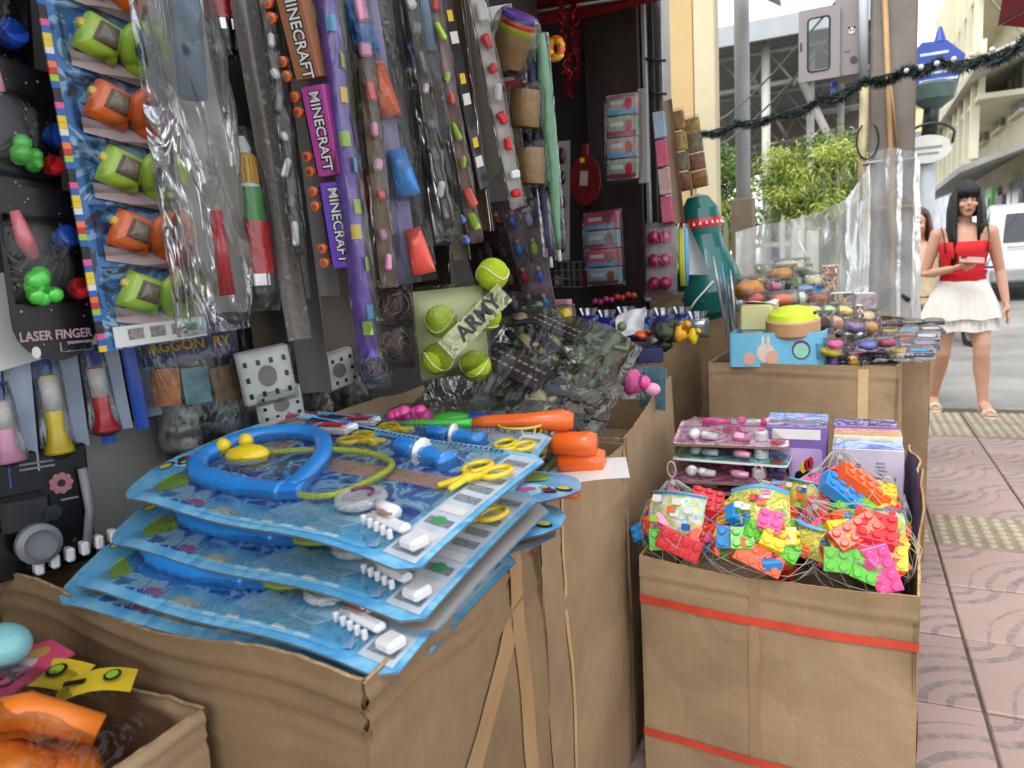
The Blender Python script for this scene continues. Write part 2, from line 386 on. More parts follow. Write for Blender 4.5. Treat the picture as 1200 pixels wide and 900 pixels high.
s = MB(); s.box((-.3, .45, .02), (3.0, 6.2, .05), mat('shop floor', '4a4540', .6, .2, 4)); s.build('floor_slab', shop)
s = MB(); s.box((.06, 3.28, .42), (2.2, .44, .84), DARK); s.build('counter', shop)
pil = thing('shop_pillar', 'dark brown timber door pillar with steel shutter guides at the shop corner', 'pillar', (-.955, 3.42, 0))
MB().box((-.045, 0, 1.35), (.26, .22, 2.7), DARK, bev=.006).build('post', pil)
for i, x in enumerate((.105, .135, .17)): MB().box((x, -.02 + .015 * i, 1.35), (.022, .16, 2.7), (mat('pale steel', 'a4a5a8', .4, .15, 14, metal=.3), mat('dark steel', '3b3a3c', .4, .2, 20, metal=.6), MET)[i], bev=.004).build('shutter_guide', pil)
MB().box((-.03, -.115, 1.72), (.008, .012, .07), MET, bev=.003).build('hook', pil)
for z in (1.98, 2.12): MB().tube([(.09, -.09, z), (.13, -.1, z - .015), (.2, -.09, z - .03)], .006, mat('black cable', '181818', .5)).build('cable', pil)
RED = mat('red awning cloth', '8a1420', .75, .15, 6, .3, 300)
aw = thing('shop_awning', 'red cloth awning roof stretched over the toy boxes', 'awning', (-1.3, .8, 2.40))
def awn(u, v):
    x, y = -1.75 + 2.55 * u, -2.2 + 4.7 * v
    return (x, y, .10 - .12 * u + .02 * math.sin(u * 15) * .5 + .012 * nz((x, y, 0), 1.3))
MB().grid(awn, 40, 40, RED).build('cloth', aw)
MB().grid(lambda u, v: awn(u, 1)[:2] + (awn(u, 1)[2] - .07 * v,), 40, 2, RED).build('valance', aw)
for y in (-2.1, .2, 2.48): MB().tube([(-1.7, y, .085), (.78, y, -.05)], .012, MET).build('awning_arm', aw)
# parasol whose rim just shows beside the sky
ps = thing('market_parasol', 'red market parasol with its rim hanging over the road side', 'parasol', (1.84, 3.75, 0))
v = []; n = 10
for i in range(n):
    a = 2 * math.pi * i / n + .2; v.append((1.35 * math.cos(a), 1.35 * math.sin(a), 2.24))
MB().add([(0, 0, 2.69)] + v, [(0, 1 + i, 1 + (i + 1) % n) for i in range(n)], RED).build('canopy', ps)
MB().tube([(0, 0, -.06), (0, 0, 2.8)], .022, MET).build('pole', ps)
MB().lathe([(.22, 0), (.22, .05), (.05, .09)], mat('parasol foot', '55524e', .8), 16, (0, 0, -.1)).build('base', ps)
for i in range(n): MB().tube([(0, 0, 2.67), v[i]], .007, MET, 5).build('rib', ps)

# ================================================================== cardboard boxes
CB = cardboard('kraft cardboard', 'a68c6c'); CB2 = cardboard('kraft cardboard dull', '967c5c'); CB3 = cardboard('pale kraft cardboard', 'b09574'); CBE = mat('torn cardboard edge', 'b9986c', .85, .3, 90, .8, 300, stretch=(1, 1, .2))
TAPE = mat('brown packing tape', 'a98a62', .25, .12, 8, .25, 30, coat=.4)
class Carton:
    """open carton: four bulging walls, torn top edge; corners go front-left, front-right, back-right, back-left"""
    def __init__(s, label, cor, z0, z1, m=CB, seed=1, wob=.006, torn=.012, creases=(), cat='box', inner=.25, n=44, dip=None, taper=0):
        s.c = [Vector((x, y, 0)) for x, y in cor]; s.z0, s.z1, s.seed, s.wob, s.torn, s.cr, s.dip, s.tp = z0, z1, seed, wob, torn, creases, dip, taper
        s.o = sum(s.c, Vector()) / 4; s.root = thing('cardboard_box', label, cat, Vector((s.o.x, s.o.y, z0)))
        b = MB()
        nv = 40
        for k in range(4):
            b.grid(lambda u, v: s.wp(k, u, 1 - (1 - v) ** 2), n, nv, m, True)
            b.grid(lambda u, v: s.wp(k, 1 - u, 1 - (1 - v) ** 2, -.005), n, nv, m, True)
            b.grid(lambda u, v: s.wp(k, u, 1.0, -.005 * v + .0005), n, 1, CBE, False)
        zi = z0 + (z1 - z0) * (1 - inner) if inner < 1 else z0 + .01
        q = [p - s.o for p in s.c]
        b.add([(p.x * .97, p.y * .97, zi - z0) for p in q], [(0, 1, 2, 3)], m)
        s.body = b.build('body', s.root)
    def wp(s, k, u, v, off=0.0):
        a, b = s.c[k], s.c[(k + 1) % 4]
        d = (b - a); L = d.length; nrm = Vector((d.y, -d.x, 0)) / L
        top = s.z1 - s.z0
        e = min(u, 1 - u) * 4; e = min(1, e)
        p = a + d * u
        w = s.wob * (1.5 * nz((p.x * 1.0, p.y, v * top), 6, s.seed) + 2.2 * e * nz((p.x, p.y, v * top), 2.2, s.seed + 3) + 1.0 * e * math.sin(math.pi * u) * math.sin(math.pi * min(1, v)))
        for cz, dep in s.cr:
            w -= dep * math.exp(-((v * top - (top - cz + .004 * math.sin(u * 5 + k))) / .005) ** 2) - dep * .8 * math.exp(-((v * top - (top - cz + .012 + .004 * math.sin(u * 5 + k))) / .006) ** 2)
        if s.tp: w -= s.tp * (1 - v)
        z = v * top
        z += (v ** 6) * (s.torn * (.5 * nz((p.x * 5, p.y * 5, 1), 1.0, s.seed) + .16 * nz((p.x * 60, p.y * 60, 5), 1.0, s.seed)))
        if s.dip: z += (v ** 5) * s.dip(k, u)
        r = p - s.o + nrm * (w + off)
        return Vector((r.x, r.y, z))
    def tape(s, k, u0, z0, u1, z1, wid=.048, m=None, name='tape', off=.0025, n=14):
        """strip stuck across wall k from (u, height) to (u, height)"""
        L = (s.c[(k + 1) % 4] - s.c[k]).length; top = s.z1 - s.z0
        du, dz = (u1 - u0) * L, z1 - z0; q = math.hypot(du, dz); nx, nz_ = -dz / q * wid / 2, du / q * wid / 2
        def f(a, b):
            t = b * 2 - 1
            return s.wp(k, u0 + (u1 - u0) * a + nx * t / L, (z0 + dz * a + nz_ * t) / top, off)
        MB().grid(f, n, 2, m or TAPE).build(name, s.root)
    def flap(s, k, u0, u1, length, ang, m=CB, seed=0, curl=.0):
        """lid flap hinged on the top edge of wall k; ang 0 stands up, 90 lies outward, negative folds in"""
        a, b = s.c[k], s.c[(k + 1) % 4]; d = (b - a).normalized(); nrm = Vector((d.y, -d.x, 0))
        def f(off):
            def g(u, v):
                p = s.wp(k, u0 + (u1 - u0) * u, 1.0, 0); an = R(ang) * (1 - .0 * v) + curl * v + .12 * nz((u * 2, v * 2, seed), 1.5, seed)
                dirv = nrm * math.sin(an) + Vector((0, 0, 1)) * math.cos(an); nn = nrm * math.cos(an) - Vector((0, 0, 1)) * math.sin(an)
                return p + dirv * (length * v * (1 + .05 * nz((u * 6, 0, seed), 1.0, seed))) + nn * off + Vector((0, 0, -.004))
            return g
        q = MB(); q.grid(f(.002), 10, 6, m); q.grid(f(-.002), 10, 6, m)
        e0, e1 = f(.002), f(-.002)
        q.grid(lambda u, v: e0(u, 1) if v < .5 else e1(u, 1), 10, 1, CBE, False)
        for uu in (0, 1): q.grid(lambda u, v: e0(uu, u) if v < .5 else e1(uu, u), 6, 1, CBE, False)
        return q.build('flap', s.root)
# box A: kits; box B: army sets; box C: building bricks; box G: squeeze toys
ZA = .80
bA = Carton('large crumpled brown box piled with blue doctor playsets', [(-1.17, .585), (-.445, .535), (-.47, 1.045), (-1.15, 1.06)], 0, ZA, CB2, 2, .007, .016,
            creases=((.035, .006), (.06, .006), (.12, .005)), inner=.2, dip=lambda k, u: .01 * math.sin(u * 9) - (.02 * math.exp(-((u - .5) / .2) ** 2) if k == 1 else 0))
bA.tape(1, .03, .40, .86, .70, .055); bA.tape(1, .80, .79, .86, .15, .045)
bB = Carton('tall brown box with rounded creases holding army figure bags', [(-.93, 1.10), (-.487, 1.085), (-.470, 1.57), (-.93, 1.58)], 0, ZA, CB, 5, .006, .012,
            creases=((.12, .004), (.24, .003), (.36, .003)), inner=.1, taper=.0)
bB.tape(1, .22, .0, .22, .79, .012, mat('seam tape', 'c3a272', .3), 'seam'); bB.tape(1, .93, .0, .95, .79, .012, mat('seam tape', 'c3a272', .3), 'seam')
bB.flap(3, .1, .95, .15, 18, CB3, 4)
bC = Carton('brown box tied with red straps and filled with netted toy bricks', [(-.427, 1.492), (.120, 1.452), (.120, 2.05), (-.42, 2.07)], 0, .56, CB, 9, .005, .008,
            creases=((.055, .003),), inner=.28, dip=lambda k, u: -.012 * math.sin(math.pi * u) if k == 0 else .04 * math.sin(math.pi * min(1, u * 2)) * (k == 1))
STR = mat('red strapping band', 'c8432f', .35, .12, 20, coat=.2)
for z in (.462, .135):
    bC.tape(0, .0, z, 1.0, z - .004, .018, STR, 'strap', .004, 30); bC.tape(1, .0, z - .004, 1.0, z, .018, STR, 'strap', .004, 30); bC.tape(3, .0, z, 1.0, z, .018, STR, 'strap', .004, 30)
bC.tape(0, .455, .0, .455, 0.552, .022, mat('box seam', '96795a', .6), 'seam')
PURIN = mat('printed purple carton lining', '5b4a6c', .6, .2, 10)
bC.flap(1, .30, .97, .16, 3, PURIN, 11)
bG = Carton('brown box with a torn rim heaped with squeeze toys and a blue tray', [(-.462, 2.585), (.134, 2.475), (.16, 2.98), (-.44, 3.05)], 0, .85, CB, 13, .006, .012, creases=((.045, .003),), inner=.06)
bG.tape(1, .75, .3, .75, .84, .05, mat('pale tape', 'cdb083', .3), 'tape')
bG.tape(0, .83, .1, .83, .84, .03, mat('pale tape', 'cdb083', .3), 'tape')
bH = Carton('brown box of wrapped sweets standing beside the concrete pole', [(-.40, 3.08), (.262, 3.04), (.30, 3.72), (-.40, 3.75)], 0, .85, CB3, 17, .006, .01, inner=.06)
bD = Carton('narrow brown box with one upright torn rim and a pink toy inside', [(-.91, 1.60), (-.478, 1.59), (-.487, 2.12), (-.92, 2.14)], 0, .80, CB, 21, .006, .03, inner=.12,
            dip=lambda k, u: (.07 * min(1, u * 1.2) if k == 1 else (.07 if k == 2 else 0)))
bE = Carton('brown box holding bags in shiny navy blue wrappers', [(-1.05, 2.56), (-.70, 2.545), (-.585, 3.1), (-1.05, 3.1)], 0, .90, CB, 25, .005, .006, creases=((.1, .003),), inner=.08)
bE.flap(0, .05, .98, .07, 170, CB, 5)
bF = Carton('upright brown box with open lid behind the navy bags', [(-.80, 3.12), (-.46, 3.12), (-.44, 3.32), (-.80, 3.34)], 0, 1.0, CB, 29, .005, .01, inner=.08)
bF.flap(0, .02, .98, .09, 12, CB, 3)
bI = Carton('small crushed box with thick torn edges holding an orange bag', [(-1.25, .16), (-.70, .12), (-.675, .525), (-1.22, .55)], 0, .72, CB3, 31, .007, .018, creases=((.02, .004), (.035, .004)), inner=.3)
# ================================================================== goods hanging along the side wall
CLR = film('clear wrap', strength=.3, scale=12); CLR2 = film('thin clear blister', strength=.15, scale=10, stretch=(1, 1, 1), fresnel=1.28); CRK = film('crackly cellophane', scale=7, strength=.45, haze=.010, stretch=(1, 1, .3), rough=.05, fresnel=1.4)
GREYC = mat('grey card back', '8f8b86', .8, .06, 5, .1); GREYD = mat('dark grey card back', '6d6a66', .8, .08, 5, .1); BRNC = mat('brown card back', '87735c', .8, .08, 5, .1)
WHITE = mat('white card', 'dcdcd8', .55, .05, 6); BLACK = mat('black print', '121214', .4, .2, 10); BLUEP = mat('blue print', '1f5fae', .4, .15, 14)
SKYP = mat('sky blue print', '5aa9dc', .4, .18, 9); PINKP = mat('pink print', 'd8568c', .4, .1, 12); LIMEP = mat('lime print', '9bc23c', .4, .1, 12); YELP = mat('yellow print', 'e2c22e', .4, .1, 12)
LAVP = mat('lavender print', 'a79fc6', .45, .1, 10); REDP = mat('red print', 'b92a30', .4, .1, 12); NAVYP = mat('navy print', '1d2558', .35, .2, 10); SKINP = mat('skin print', 'c39b87', .5, .15, 12)
ORG = mat('orange plastic', 'f06a22', .28, .06, 10, coat=.3, sub=.1); GRN = mat('green plastic', '6fbf2c', .28, .06, 10, coat=.3, sub=.1); LIM = mat('lime plastic', 'a9cf3a', .28, .06, 10, coat=.3, sub=.1)
YEL = mat('yellow plastic', 'f0cf20', .25, .06, 10, coat=.3, sub=.1); BLU = mat('blue plastic', '2a86d8', .25, .06, 10, coat=.3, sub=.1); DBL = mat('royal blue plastic', '1c50b8', .3, .08, 10, coat=.2)
REDPL = mat('red plastic', 'd3252b', .25, .08, 10, coat=.3); PNK = mat('pink plastic', 'ec4f9c', .28, .06, 10, coat=.3, sub=.1); LPK = mat('pale pink plastic', 'eea4c4', .3, .06, 10, sub=.1); COR = mat('coral plastic', 'ee5a4c', .3, .08, 10, coat=.2)
WHT = mat('white plastic', 'e8e8ea', .3, .04, 10, coat=.2, sub=.1); BLK = mat('black plastic', '17171a', .3, .2, 16, coat=.2); GRYP = mat('grey plastic', '7c7d82', .35, .1, 16); PUR = mat('purple plastic', '7a4fb5', .35, .1, 12)
LASP = mat('gem green plastic', '58d44a', .15, .1, 10, coat=.5, sub=.2); PURB = mat('purple box print', '6f4ac0', .4, .06, 6); MAGB = mat('magenta box print', 'b8489a', .4, .06, 6); BRNB = mat('brown box print', '9c6642', .5, .08, 6)

def hang(TL, TR, BL, XL, XR=None, XB=None):
    XR = XL if XR is None else XR
    A, B = at(*TL, X=XL), at(*BL, X=XL if XB is None else XB)
    lo, hi = -1500.0, 1500.0                      # the same height at the right-hand edge
    for _ in range(40):
        m = (lo + hi) / 2
        if at(TR[0], m, X=XR).z > A.z: lo = m
        else: hi = m
    C = at(TR[0], lo, X=XR)
    z = (A - B); h = z.length; z /= h; x = C - A; w = x.length; x = (x - z * x.dot(z)).normalized(); y = z.cross(x)
    M = Matrix((x, y, z)).transposed().to_4x4(); M.translation = B + x * (w / 2)
    return M, w, h
def panel(w, h, m, back=None, t=.002, bow=.006, seed=0, n=8, poly=None, y0=0.0):
    """card: slightly bowed rectangle with its bottom edge on z = 0"""
    b = MB(); back = back or m
    f = lambda s: (lambda u, v: (w * (u - .5), y0 + s + bow * (math.sin(math.pi * u) + .8 * nz((u * 1.5, v * 2.5, seed), 1, seed)), h * v))
    b.grid(f(-t / 2), n, n, m); b.grid(lambda u, v: f(t / 2)(1 - u, v), n, n, back)
    a, c = f(-t / 2), f(t / 2)
    for e in (0, 1):
        b.grid(lambda u, v: (a if v < .5 else c)(e, u), n, 1, back, False); b.grid(lambda u, v: (a if v < .5 else c)(u, e), n, 1, back, False)
    return b
def pillow(w, h, t, m, seed=0, wr=.005, nu=16, nv=22, y0=0, z0=0, flat=.15, fr=15):
    """puffed bag of clear film, open grid front and back joined at the welds"""
    b = MB()
    def f(sgn):
        def g(u, v):
            p = (max(0, 1 - abs(2 * u - 1) ** 3) * max(0, 1 - abs(2 * v - 1) ** 5)) ** .6
            x, z = w * (u - .5), z0 + h * v
            k = .9 * nz((x, z * .45, sgn), fr, seed) + .9 * max(0, .35 - abs(nz((x * 1.2 + .3 * z, z * .5, sgn), fr * 1.1, seed + 5))) * 2 + .25 * nz((x, z * .6, sgn), fr * 2.6, seed)
            ex = .004 * nz((z * 20, 1, 2), 1, seed) * (abs(2 * u - 1) ** 4)
            return (x + ex, y0 + sgn * (t * p * (1 if sgn < 0 else flat)) + wr * k * (p ** .5) , z)
        return g
    b.grid(f(-1), nu, nv, m); b.grid(lambda u, v: f(1)(1 - u, v), nu, nv, m)
    return b
def taper(w0, w1, d, h, m, c=(0, 0, 0), rot=None, rnd_=.35, b=None):
    """soft trapezoid toy body lying on the card: outline in xz, rounded towards the viewer (-y)"""
    b = b or MB(); vs = []; n = 20; k = 5
    for i in range(k):
        s = math.cos(math.pi / 2 * i / k * .98); y = -d * math.sin(math.pi / 2 * i / k)
        for (x, z) in [((p[0] * (w0 + (w1 - w0) * (p[1] / h + .5))), p[1]) for p in rrect(1, h, min(.3, h * .3), 4)]:
            q = Vector((x * (s * rnd_ + (1 - rnd_) if i < k - 1 else s), y, z * (s * rnd_ + (1 - rnd_) if i < k - 1 else s)))
            vs.append((rot @ q if rot else q) + Vector(c))
    n = len(vs) // k
    fs = [(i * n + j, i * n + (j + 1) % n, (i + 1) * n + (j + 1) % n, (i + 1) * n + j) for i in range(k - 1) for j in range(n)] + [[(k - 1) * n + j for j in range(n)]]
    return b.add(vs, fs, m, True)
FRONT = Matrix(((1, 0, 0, 0), (0, 0, -1, 0), (0, 1, 0, 0), (0, 0, 0, 1)))      # text plane facing -y
def ftext(b, s, size, x, y, z, m, rot=0, bold=0, sx=1): b.text(s, size, T(x, y, z) @ RY(rot) @ Matrix(((1, 0, 0, 0), (0, 0, -1, 0), (0, 1, 0, 0), (0, 0, 0, 1))), m, .0003, bold, sx=sx)

# rail that carries everything
rail = thing('hanging_rail', 'grey steel rail fixed along the wall above the hanging toys', 'rail', (-1.0, .9, 1.75))
for x in (0, .12): MB().tube([(x, -1.2, 0), (x, 1.35, 0)], .011, MET, 10).build('bar', rail)
for y in (-1.1, -.3, .5, 1.3): MB().tube([(-.22, y, .03), (.12, y, 0)], .008, MET, 8).build('bracket', rail)

# --- laser finger light cards
def laser_card(TL, TR, BL, X, lab, lights):
    M, w, h = hang(TL, TR, BL, X); o = thing('toy_light_card', lab, 'toy', M)
    r = w * .46; poly = [(w / 2 * 1.0, h), (-w / 2, h)] + [(-r * math.cos(a) * 1.08, r - r * math.sin(a)) for a in [math.pi / 2 * i / 8 for i in range(9)]] + [(r * math.sin(a) * 1.08, r - r * math.cos(a)) for a in [math.pi / 2 * i / 8 for i in range(9)]]
    MB().prism(poly, -.001, .001, mat('black starry card', '17141a', .35, .5, 40)).build('card', o)
    b = MB(); ftext(b, 'LASER FINGER', w * .15, -w * .02, -.0022, w * .30 + h * .0, mat('pale pink lettering', 'b99aa4', .5), 0, .0004, .9)
    b.prism(rrect(w * .40, w * .12, w * .02, 2, w * .2, w * .155), -.0021, -.0012, mat('silver lettering patch', '9a93a0', .5)); ftext(b, 'Beams', w * .14, w * .2, -.0024, w * .155, BLACK, 0, .0012)
    b.prism(ell(w * .05, w * .07, 10, -w * .28, w * .12), -.0021, -.0012, WHITE)
    b.build('lettering', o); b = MB()
    for i in range(26):
        q = rnd.uniform(.0007, .0018) ; b.prism(ell(q, q, 5, rnd.uniform(-.4, .4) * w, rnd.uniform(.1, .95) * h), -.0015, -.001, mat('star print', 'a9a5b0', .5))
    b = b.build('star_print', o); b['kind'] = 'stuff'
    for kind, m, fx, fz, s in lights:
        q = MB(); c = Vector((fx * w, -.014, fz * h))
        if kind == 'gem':
            for k in range(9): q.ball(c + Vector((rnd.uniform(-.35, .35) * s, rnd.uniform(-.006, .004), rnd.uniform(-.55, .55) * s)), s * rnd.uniform(.32, .46), m, 7, 5)
        elif kind == 'ring': q.lathe([(s * .5, -s * .3), (s * .55, 0), (s * .5, s * .3), (s * .36, s * .32)], m, 14, c, Q('X', 70))
        else: q.tube([c + Vector((-s * .3, 0, s * 1.3)), c, c + Vector((s * .35, 0, -s * .9))], [s * .22, s * .42, s * .3], m, 10)
        q.build('finger_light', o)
    pillow(w * .86, h * .5, .03, CLR2, 4, .002, 12, 12, -.001, h * .34).build('blister', o)
laser_card((-75, -120), (30, -112), (-58, 128), -1.03, 'black starry toy light card with a blue ring light, above the green one', [('ring', DBL, .16, .45, .035), ('gem', REDPL, -.3, .5, .02), ('gem', GRYP, .3, .75, .024)])
laser_card((-42, 55), (62, 62), (-24, 275), -1.02, 'black starry toy light card whose lettering sits beside the checkered strip', [('gem', LASP, .02, .49, .028), ('ring', REDPL, .33, .44, .026), ('ring', DBL, .4, .62, .03), ('tube', LPK, -.34, .9, .03)])
laser_card((-10, 215), (94, 222), (20, 428), -1.01, 'black starry toy light card hanging lowest over the white board', [('gem', LASP, -.16, .42, .034), ('ring', REDPL, .26, .42, .028), ('ring', DBL, .18, .72, .03), ('tube', mat('clear pink toy', 'c96f78', .2, .1, 10, coat=.4), -.3, .7, .028)])
# white board
M, w, h = hang((-60, 330), (255, 308), (-22, 441), -1.07)
tag(panel(w, h, WHITE, WHITE, .004, .004, 3).build('display_board', None, None, M), 'plain white board behind the lowest black light card', 'board')
# --- strip of watches with checkered edge
M, w, h = hang((36, -70), (182, -90), (122, 412), -.97, -.93)
o = thing('toy_watch_strip', 'blue card strip of orange and green toy watches with checkered edge', 'toy', M)
CARDB = printmat('blue speckled card print', ('1a2c52', '2f6aa8', '7fa8c8', '3a4c6c', '16203a'), 12, 2.5)
panel(w, h, CARDB, BRNC, .002, .004, 5).build('card', o)
b = MB(); cols = [YELP, REDP, PINKP, BLUEP, BLACK, YELP, LIMEP, BLUEP, ORG, BLACK, WHITE, BLUEP]
n = 62
for i in range(n): b.box((-w * .5 - .002, -.002, h * (i + .5) / n), (.010, .004, h / n * .96), cols[(i * 7) % 12])
b.build('checkered_edge', o)
for k in range(6):
    z = h * (.145 + .162 * k); c = (LIM, ORG)[k % 2]; sh = w * .012 * k
    q = MB(); taper(w * .36, w * .30, .026, w * .34, c, (-w * .12, -.006, z), Q('Y', 24), .55, q)
    taper(w * .2, w * .16, .012, w * .18, mat('smoky lens', '6a5640', .12, .1, 20, coat=.6), (-w * .10, -.030, z), Q('Y', 24), .6, q)
    q.box((-w * .25, -.012, z + w * .1), (w * .07, .012, w * .07), YELP, Q('Y', 24), .002)
    q.build('watch', o)
    q = MB(); q.tube([Vector((w * .24 + w * .155 * math.cos(a), -.016 - .012 * math.sin(a), z - w * .05 + w * .16 * math.sin(a))) for a in [2 * math.pi * i / 24 for i in range(24)]], [.0085] * 24, c, 8, closed=True, flat=1.5)
    q.build('strap_ring', o)
    b = MB(); b.grid(lambda u, v: (w * (-.36 + .80 * u), -.004 - .001 * math.sin(6 * u), z - w * .24 - w * .16 * u + w * .13 * v), 6, 2, mat('pinkish label', 'b9a3a6', .5, .15, 30)); b.build('label', o)
    pillow(w * .82, h * .135, .05, CLR2, k + 2, .003, 12, 10, -.002, z - h * .06).build('blister', o)
b = MB(); b.box((w * .02, -.006, .018), (w * .86, .003, .03), WHITE)
for i in range(3): b.box((-w * .22 + i * w * .2, -.0078, .020), (w * .14, .001, .016), mat('small print', '8e8a84', .6, .4, 200))
b.box((w * .3, -.0078, .02), (w * .12, .001, .012), mat('green mark', '4c9a62', .5))
b.build('footer_label', o)
# --- crackly bags with sticks
def club_bag(TL, TR, BL, X, lab, seed, stick=REDPL, XR=None, t=.05):
    M, w, h = hang(TL, TR, BL, X, XR); o = thing('toy_bag', lab, 'toy', M)
    panel(w * .72, h * .93, mat('marbled grey card', 'a39d96', .5, .25, 7), GREYC, .002, .03, seed).build('card', o, None, T(w * .16, .006, h * .05))
    MB().tube([(w * .14, -.012, h * .1), (w * .12, -.014, h * .33)], [.012, .009], stick, 10).build('stick', o)
    MB().tube([(w * .02, -.014, h * .62), (w * .1, -.014, h * .95)], .02, mat('dusty blue toy', '6d8296', .4), 10).build('handle', o)
    pillow(w, h, t, CRK, seed, .02, 30, 70, fr=11).build('bag', o)
    return o
club_bag((138, -90), (240, -100), (208, 396), -.88, 'crackly clear bag with grey card and red stick beside the watch strip', 3)
# --- striped torches
def torch(top, bot, X, dia, lab):
    a, b = at(*top, X=X), at(*bot, X=X); L = (a - b).length; r = dia / 2
    x = (a - b).normalized(); M = x.to_track_quat('Z', 'Y').to_matrix().to_4x4(); M.translation = b
    o = thing('toy_torch', lab, 'toy', M); g = .97
    MB().lathe([(r * .9, 0), (r, .02), (r, .10 * L), (r * 1.02, .12 * L)], BLK, 22).build('base', o)
    MB().lathe([(r * .92, .12 * L), (r * .92, .19 * L)], mat('chrome foil', 'c9cacc', .12, .05, 6, metal=1), 22).build('band', o)
    MB().lathe([(r * 1.0, .19 * L), (r * 1.0, .50 * L)], REDPL, 22).build('red_body', o)
    MB().lathe([(r * .86, .50 * L), (r * .80, .70 * L)], mat('leaf green plastic', '3a9a3c', .3, .1, 10), 22).build('green_collar', o)
    MB().lathe([(r * .72, .70 * L), (r * .70, .72 * L)], WHT, 22).build('ring', o)
    q = MB(); q.lathe([(r * .66, .72 * L), (r * .66, .88 * L), (r * .5, .9 * L)], mat('amber yellow plastic', 'd9a520', .3, .06, 8), 22)
    for i in range(18): q.box((r * .67 * math.cos(i * .349), r * .67 * math.sin(i * .349), .8 * L), (.002, .002, .14 * L), mat('amber yellow plastic'))
    q.build('cap', o)
    MB().lathe([(r * .4, .9 * L), (r * .45, .93 * L), (r * .2, 1.0 * L)], WHT, 14).build('nozzle', o)
    q = MB(); q.lathe([(r * 1.08, -.01), (r * 1.18, .02), (r * 1.16, .5 * L), (r * .95, .8 * L), (r * .5, 1.05 * L)], CLR, 22); q.build('wrap', o)
torch((282, 160), (303, 358), -.93, .066, 'red, green and yellow striped toy torch wrapped in film, with white nozzle')
torch((232, -140), (265, 62), -.95, .056, 'red toy torch with black end hanging above the yellow capped one')
# --- long grey backing cards seen from behind
def grey(TL, TR, BL, XL, XR, lab, m=GREYC, seed=1, bow=.012, wrap=False, bag=None):
    M, w, h = hang(TL, TR, BL, XL, XR); o = thing('toy_card', lab, 'toy', M)
    panel(w, h, m, m, .002, bow, seed).build('card', o)
    MB().grid(lambda u, v: (w * (.5 + .03 * u), -.004 - .006 * math.sin(3 * u) + .004 * nz((v * 20, u, seed), 1, seed), h * v), 2, 40, CRK).build('film_edge', o)
    if wrap: pillow(w * 1.06, h * 1.01, .018, bag or CRK, seed, .006, 10, 40, 0, -.004).build('wrap', o)
    return o, w, h
grey((238, -80), (330, -80), (300, 432), -1.08, -1.02, 'brownish wrapped card hanging behind the striped toy torch', mat('olive brown card', '6b6350', .7, .3, 6), 2)
grey((276, -80), (318, -90), (352, 462), -.98, -.92, 'long grey wrapped card reaching lowest left of the lettered boxes', GREYD, 4)
grey((290, -80), (334, -90), (360, 350), -.95, -.90, 'curved plain grey card hanging beside the orange wheels', GREYC, 5, .02)
grey((258, -70), (290, -70), (338, 400), -.91, -.88, 'narrow brown card with white spots beside the red torch', printmat('spotted grey sleeve', ('5d5650', '77716c', '6a645e', 'b0aca6'), 50, .5), 8)
grey((330, -80), (392, -85), (382, 428), -1.0, -.95, 'wide taupe card under the purple lettered box', mat('taupe card', '7d7168', .8, .06, 4), 6, .008)
# --- fingerboard boxes with lettering
def mini_box(TL, TR, BL, X, m, lab):
    M, w, h = hang(TL, TR, BL, X - .02, X + .022); o = thing('fingerboard_pack', lab, 'toy', M, 'lettered fingerboard boxes'); d = .035
    MB().box((0, d / 2, h / 2), (w, d, h), m, bev=.0015).build('box', o)
    b = MB(); ftext(b, 'MINECRAFT', w * .60, w * .04, -.0014, h * .5, BLACK, 90, .0022, .92); ftext(b, 'MINECRAFT', w * .60, w * .04, -.0022, h * .5, WHITE, 90, .0004, .92); b.build('lettering', o)
    q = MB(); q.box((-w * .62, d * .6, h * .5), (.006, .028, h * .92), BLK, bev=.002); q.build('board', o)
    for z in (.08, .25, .75, .92):
        t = MB(); t.tube([(-w * .66, d * .25, h * z), (-w * .95, d * .25, h * z)], .004, MET, 6); 
        t.lathe([(.0085, -.004), (.0085, .004), (.004, .005)], ORG, 12, (-w * .86, d * .12, h * z), Q('X', 90)); t.lathe([(.004, -.006), (.004, .0065)], MET, 8, (-w * .86, d * .12, h * z), Q('X', 90)); t.build('wheel', o)
    return o
mini_box((321, -8), (351, -12), (347, 95), -.80, BRNB, 'tan brown toy box lettered sideways, topmost above the magenta one')
mini_box((352, 103), (378, 99), (373, 208), -.80, MAGB, 'magenta toy box lettered sideways, between brown and purple boxes')
mini_box((374, 215), (401, 212), (390, 315), -.80, PURB, 'purple toy box lettered sideways, lowest below the magenta one')
# --- purple sleeve with lime squares
M, w, h = hang((358, -80), (386, -84), (420, 420), -.79, -.77)
o = thing('toy_sleeve', 'long purple sleeve with lime squares hanging right of the lettered boxes', 'toy', M)
b = MB(); b.grid(lambda u, v: (w * (u - .5) * (1 - .2 * (v < .03)), -.02 * math.sin(math.pi * u) + .004 * nz((u * 4, v * 30, 1), 1, 3), h * v), 8, 50, mat('glossy purple sleeve', '6d50a8', .25, .35, 22, .5, 40))
b.build('sleeve', o)
for i, z in enumerate((.06, .10, .22, .30, .36, .46, .52, .62, .70, .78, .9)):
    MB().grid(lambda u, v: (w * (-.3 + .4 * (i % 3) * .5 + .38 * u), -.0235 * math.sin(math.pi * (.2 + .2 * (i % 3) + .38 * u)) - .004, h * (z + .035 * v)), 4, 3, (LIMEP, SKYP, LIMEP, YELP)[i % 4]).build('square', o)
pillow(w * 1.2, h * 1.01, .034, CRK, 9, .006, 10, 50, -.004, -.01).build('wrap', o)
